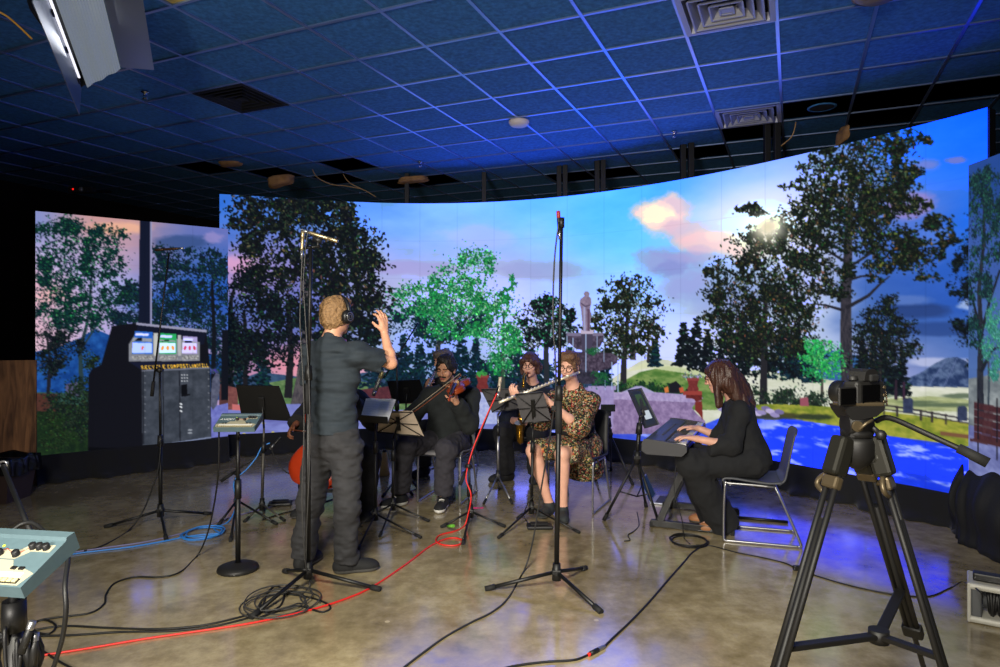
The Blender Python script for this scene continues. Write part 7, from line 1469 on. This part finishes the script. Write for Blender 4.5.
# black cloth gathered along the right-hand screen
plan = spline([V((3.60, 5.22, 0)), V((3.50, 5.02, 0)), V((3.425, 4.85, 0)), V((3.40, 4.5, 0)), V((3.37, 3.9, 0)), V((3.34, 3.3, 0)), V((3.32, 2.7, 0))], 14); n = len(plan); vs = []; rows = 14; q = MB()
for j in range(rows):
    v = j/(rows-1)
    for k, p in enumerate(plan):
        u = k*.4; f = math.sin(u*1.3)*.5+math.sin(u*2.9+v*3)*.3+math.sin(u*.6-v*4)*.4; top = .52+.04*math.sin(k*.21)+.03*math.sin(k*.5)-(.25*max(0, 1-k/12)); o = .02+.10*math.sin(min(v*1.25, 1)*PI)*(.7+.4*f)+.05*v+.03*f*v
        vs.append(V((p.x-o*.95, p.y-o*.3, max(.004, top*(1-v)+.02*f*math.sin(v*PI)))))
q.add(vs, [(j*n+k, j*n+k+1, (j+1)*n+k+1, (j+1)*n+k) for j in range(rows-1) for k in range(n-1)]); o = q.build('black_drape', mat('navy_black_cloth', (15, 16, 22), .8, bump=.2, bscale=60), fix=False); tag(o, 'heavy dark cloth bunched along the foot of the right-hand screen', 'drape'); md = o.modifiers.new('thickness', 'SOLIDIFY'); md.thickness = .008
# above and behind the big screen: posts to the roof, torn insulation, stray wires
for k, (px, y0) in enumerate(((407, 168), (484, 170), (559, 164), (565, 164), (597, 162), (603, 162), (683, 150), (691, 150), (767, 132), (777, 130))):
    Yq = depth_main(px)+.28; x = (px-CX)/F*Yq; q = MB(); q.box((x, Yq, (3.2+ZR)/2), (.06, .06, ZR-3.2), bev=.004); q.box((x, Yq-.1, 3.22), (.05, .2, .05)); tag(q.build('hanger_post', M_cab), 'black steel post rising from the curved screen to the roof', 'post', 'posts above the curved screen')
M_ins = mat('insulation_tan', (150, 112, 70), .95, noise=.35, nscale=12, bump=.6, bscale=20); r_i = random.Random(4)
for px, py, w_, h_, lb in ((280, 181, .34, .16, 'torn tan insulation hanging above the big maple'), (413, 180, .42, .09, 'long tan insulation strip above the lavender sky'), (232, 163, .3, .08, 'tan insulation scrap at the left end of the curved screen'), (842, 136, .07, .16, 'small tan scrap hanging above the tall tree')):
    p = at(px, py, depth_main(px)+.25); q = MB(); bm = bmesh.new(); bmesh.ops.create_icosphere(bm, subdivisions=3, radius=1)
    for v in bm.verts: nn = noise_ = .75+.5*((math.sin(v.co.x*5+px)+math.sin(v.co.y*7)+math.sin(v.co.z*6+py))/6+.5); v.co = V((v.co.x*w_/2*nn, v.co.y*.12*nn, v.co.z*h_/2*nn+.25*v.co.x*h_))
    bm.verts.index_update(); q.add([p+v.co for v in bm.verts], [[v.index for v in f.verts] for f in bm.faces]); bm.free(); tag(q.build('hanging_insulation', M_ins), lb, 'insulation')
M_wire = mat('loose_wire', (176, 140, 90), .5)
for P, lb in (([(311, 165), (316, 176), (330, 184), (346, 186), (362, 189)], 'loose tan wire drooping above the big maple'), ([(343, 174), (350, 183), (368, 192), (376, 197)], 'short tan wire drooping left of the lavender sky'), ([(796, 122), (792, 136), (781, 146)], 'thin tan wire dangling beside the far ceiling vent')):
    q = MB(); q.tube([at(x, y, depth_main(x)-.02+.3) for x, y in P], .006, 6, smooth=5); tag(q.build('loose_wire', M_wire), lb, 'wire')

# ------------------------------------------------------------------ cables on the floor
def clampz(q, r):
    low = min(p[2] for p in q.v)
    q.v = [(p[0], p[1], max(p[2], .0005+.0*low)) for p in q.v]
def cable(label, pts, r=.0055, m=None, name='cable', cat='cable', close=False):
    q = MB(); P = [fl(p[0], p[1], r) if len(p) == 2 else at(*p) for p in pts]; q.tube(P, r, 6, smooth=7); clampz(q, r); return tag(q.build(name, m or M_cable), label, cat)
def coil(c, rx, ry, n, z0=.006, jit=.18, seed=1, turn=14):
    r = random.Random(seed); C0 = fl(*c); out = []
    for k in range(n*turn):
        a = 2*PI*k/turn; s_ = 1+jit*math.sin(k*.37+seed)+r.uniform(-.03, .03); out.append(C0+V((math.cos(a)*rx*s_, math.sin(a)*ry*s_, z0+.010*(k//turn % 3)+.003*math.sin(k))))
    return out
M_red = mat('red_cable', (222, 40, 34), .45); M_blue = mat('blue_cable', (52, 130, 216), .45); M_lil = mat('violet_grey_cable', (120, 118, 160), .5)
q = MB(); Yg = fl(470.5, 525).y; path = [fl(*p, .006) for p in ((38, 656), (90, 648), (150, 638), (220, 628), (262, 621), (310, 610), (345, 599), (372, 587), (405, 565), (432, 545), (450, 538), (462, 540), (458, 545), (444, 545), (436, 541), (440, 535), (455, 531), (464, 526))]+[at(468, 515, Yg-.03), at(471, 495, Yg-.04), at(466, 478, Yg-.02), at(471, 455, Yg), at(478, 436, Yg+.02), at(487, 415, Yg+.06), at(497, 393, Yg+.10)]
q.tube(path, .0058, 6, smooth=7); tag(q.build('cable', M_red), 'long red cable from the corner mixer to the violinist\'s stand', 'cable')
q = MB(); Yb_ = fl(237, 517).y; q.tube([fl(*p, .006) for p in ((56, 557), (80, 553), (105, 550), (130, 547), (165, 541), (190, 536))]+coil((205, 534), .14, .15, 3, seed=5)+[fl(*p, .007) for p in ((214, 528), (228, 522))]+[at(236, 505, Yb_-.03), at(234, 482, Yb_-.03), at(246, 470, Yb_), at(256, 458, Yb_+.04), at(262, 447, Yb_+.06), at(270, 443, Yb_+.08)], .0058, 6, smooth=5); tag(q.build('cable', M_blue), 'blue cable with a coil running up the low boom stand', 'cable')
cable('violet-grey cable beside the blue one on the floor at left', [(58, 555), (82, 551), (110, 547), (150, 541), (190, 531), (220, 521), (250, 512), (285, 503), (300, 497)], m=M_lil)
Yf = fl(160.5, 524).y; cable('black cable falling from the stand before the smaller screen', [(161, 440, Yf-.02), (158, 470, Yf-.05), (148, 500, Yf-.08), (140, 516, Yf-.1), (128, 531), (104, 545), (84, 551)])
Ym = fl(238, 570).y; cable('black cable hanging from the small mixer and curling over the floor', [(219, 432, Ym), (218.5, 470, Ym+.02), (214, 505, Ym+.12), (207, 535, Ym+.2), (197, 556), (180, 572), (160, 577), (135, 577), (115, 583), (106, 594), (104, 604), (90, 613), (60, 617), (38, 621), (32, 630), (48, 634), (56, 626), (46, 620), (34, 622)])
cable('black cable running from the corner mixer to the coil, upper of the pair', [(34, 630), (65, 626), (110, 628), (160, 629), (205, 625), (240, 617), (258, 612)]); cable('black cable running from the corner mixer to the coil, lower of the pair', [(36, 636), (75, 635), (120, 632), (170, 631), (215, 626), (248, 618)])
q = MB(); q.tube(coil((281, 604), .17, .17, 5, jit=.3, seed=2)+[fl(*p, .012) for p in ((300, 597), (310, 585))]+[at(305, 560, 3.96), at(302, 500, 3.97), at(304, 430, 3.98), at(303, 380, 3.98), at(300, 320, 3.99), at(302, 262, 4.0), at(303, 250, 4.0)], .0042, 6, smooth=5); tag(q.build('cable', M_gcable), 'grey cable running down the stereo stand into a heap at its foot', 'cable')
cable('grey cable looping from the right-pointing microphone down the stereo stand', [(308, 233, 4.0), (306.5, 240, 4.0), (304.5, 262, 4.0), (303.5, 285, 4.0), (306, 330, 3.99), (309, 380, 3.97), (310, 450, 3.97), (307, 520, 3.97), (306, 565, 3.98)], r=.0036, m=M_gcable)
cable('black cable coiled in loose loops beside the stereo stand', [(250, 617), (262, 606), (268, 592), (276, 586), (284, 592), (280, 606), (264, 612), (262, 600), (282, 594), (312, 598), (330, 606), (322, 612), (298, 606), (276, 612), (258, 618)])
Ye = fl(556.5, 590).y; cable('thin cable hanging beside the tall middle stand and trailing to the bottom edge', [(559, 222, Ye-.02), (554.5, 260, Ye-.02), (553, 320, Ye-.03), (556, 380, Ye-.03), (551, 430, Ye+.08), (541, 490, Ye+.25), (533, 540, Ye+.32), (524, 571), (508, 598), (492, 612), (470, 623), (445, 637), (420, 655), (398, 672)], m=mat('dark_grey_cable', (40, 40, 42), .5))
q = MB(); q.tube(coil((690, 543), .13, .14, 3, seed=7, jit=.1)+[fl(*p, .006) for p in ((693, 552), (684, 562), (668, 580), (650, 601), (630, 622), (614, 637), (604, 647))], .0058, 6, smooth=4); tag(q.build('cable', M_cable), 'black cable from the coil at the keyboard stand to the joined plugs', 'cable')
cable('black cable continuing from the joined plugs to the bottom edge', [(588, 655), (574, 660), (545, 662), (515, 666), (490, 672)]); a, b = fl(605, 646, .010), fl(588, 655, .010); t = thing('cable_connector', 'joined black plugs with a red ring lying in the floor cable', 'plug', a.lerp(b, .5)-ZU*.010); q = MB(); d = (b-a).normalized(); q.lathe([(0, 0), (.007, .002), (.010, .02), (.010, .06)], a, d, 12); q.build('socket', M_steel, t); q = MB(); q.cyl(a+d*.055, b-d*.015, .011, n=12); q.build('plug', M_plast, t); q = MB(); q.cyl(b-d*.016, b-d*.004, .0085, n=12); q.build('red_ring', M_red, t)
Yk = 4.98; cable('thin black lead from the keyboard coil to the boxed power reel', [(696, 545), (712, 546), (735, 552), (760, 557), (785, 563), (800, 570), (830, 580), (865, 589), (900, 595), (930, 596), (950, 588), (966, 583), (978, 590, 3.42), (983, 597, 3.45)], r=.004)
a = fl(797, 568, .016); t = thing('plug_block', 'small black plug block lying on the floor behind the video tripod', 'plug', a-ZU*.016); q = MB(); q.box(a, (.05, .03, .03), bev=.005); q.build('case', M_plast, t); q = MB(); q.cyl(a+V((.02, -.005, 0)), a+V((.06, -.02, -.006)), .007); q.build('cord_relief', M_rub, t)
cable('short black lead loose on the floor left of the keyboard stand', [(637, 512, 5.47), (639, 525), (634, 531), (628, 535), (630, 540), (624, 541)], r=.004); cable('thin lead hanging from the stage piano to the floor coil', [(677, 460, 5.0), (674, 490, 4.98), (682, 520, 4.95), (684, 538), (690, 544)], r=.004)
cable('black cable arching from the back of the corner mixer to the floor', [(66, 548, 1.84), (68, 560, 1.80), (65, 585, 1.72), (66, 610, 1.70), (62, 640, 1.72), (52, 672, 1.75)], r=.006); cable('short black cable crossing the red one at bottom left', [(30, 640), (42, 650), (60, 662), (80, 672)]); cable('black cable curving behind the back edge of the corner mixer', [(12, 531, 1.98), (22, 524, 2.0), (32, 523, 2.0), (42, 530, 1.98), (46, 536, 1.96)], r=.007)
cable('thin dark lead tracing the floor at the cellist\'s feet', [(262, 520), (280, 514), (300, 509), (330, 500), (352, 494)], r=.005)
cable('black lead sagging from the low boom to the cello stand', [(270, 444, 5.45), (276, 460, 5.4), (286, 472, 5.4), (298, 476, 5.4), (303, 480, 5.4)], r=.005); cable('thin black lead looped beside the flautist\'s stand', [(534, 495, 5.3), (527, 505, 5.3), (524, 517), (530, 524), (538, 521)], r=.004)
a = fl(735, 517, .012); e = fl(788, 522, .012); q = MB(); q.cyl(a, e, .012, n=8); tag(q.build('loose_pole', M_blackm), 'black pole lying on the floor under the keyboard player\'s chair', 'pole')
# ------------------------------------------------------------------ lights
area('key_light', (-.7, -.2, 3.4), (.0, 3.0, 0), .9, 104, (1, .95, .80), .7, 1.8)
area('fill_light', (-1.6, -1.8, 2.05), (.3, 5.6, 1.1), .7, 76, (1, .93, .84), .7, 1.4)
area('tube_glow', SOFT[0], SOFT[1], WW*.8, 3, (.95, .96, 1), LL*.9)
for x, y, pw in ((-2.0, 9.7, 5), (1.2, 9.2, 5), (3.4, 7.6, 1.2)):  # unseen warm lamps added behind the curved screen to brighten the ceiling there
    L = bpy.data.lights.new('rear_fill_light', 'POINT'); L.energy = pw; L.color = (1, .62, .3); L.shadow_soft_size = .15; o = bpy.data.objects.new('rear_fill_light', L); C.objects.link(o); o.location = (x, y, 1.6)
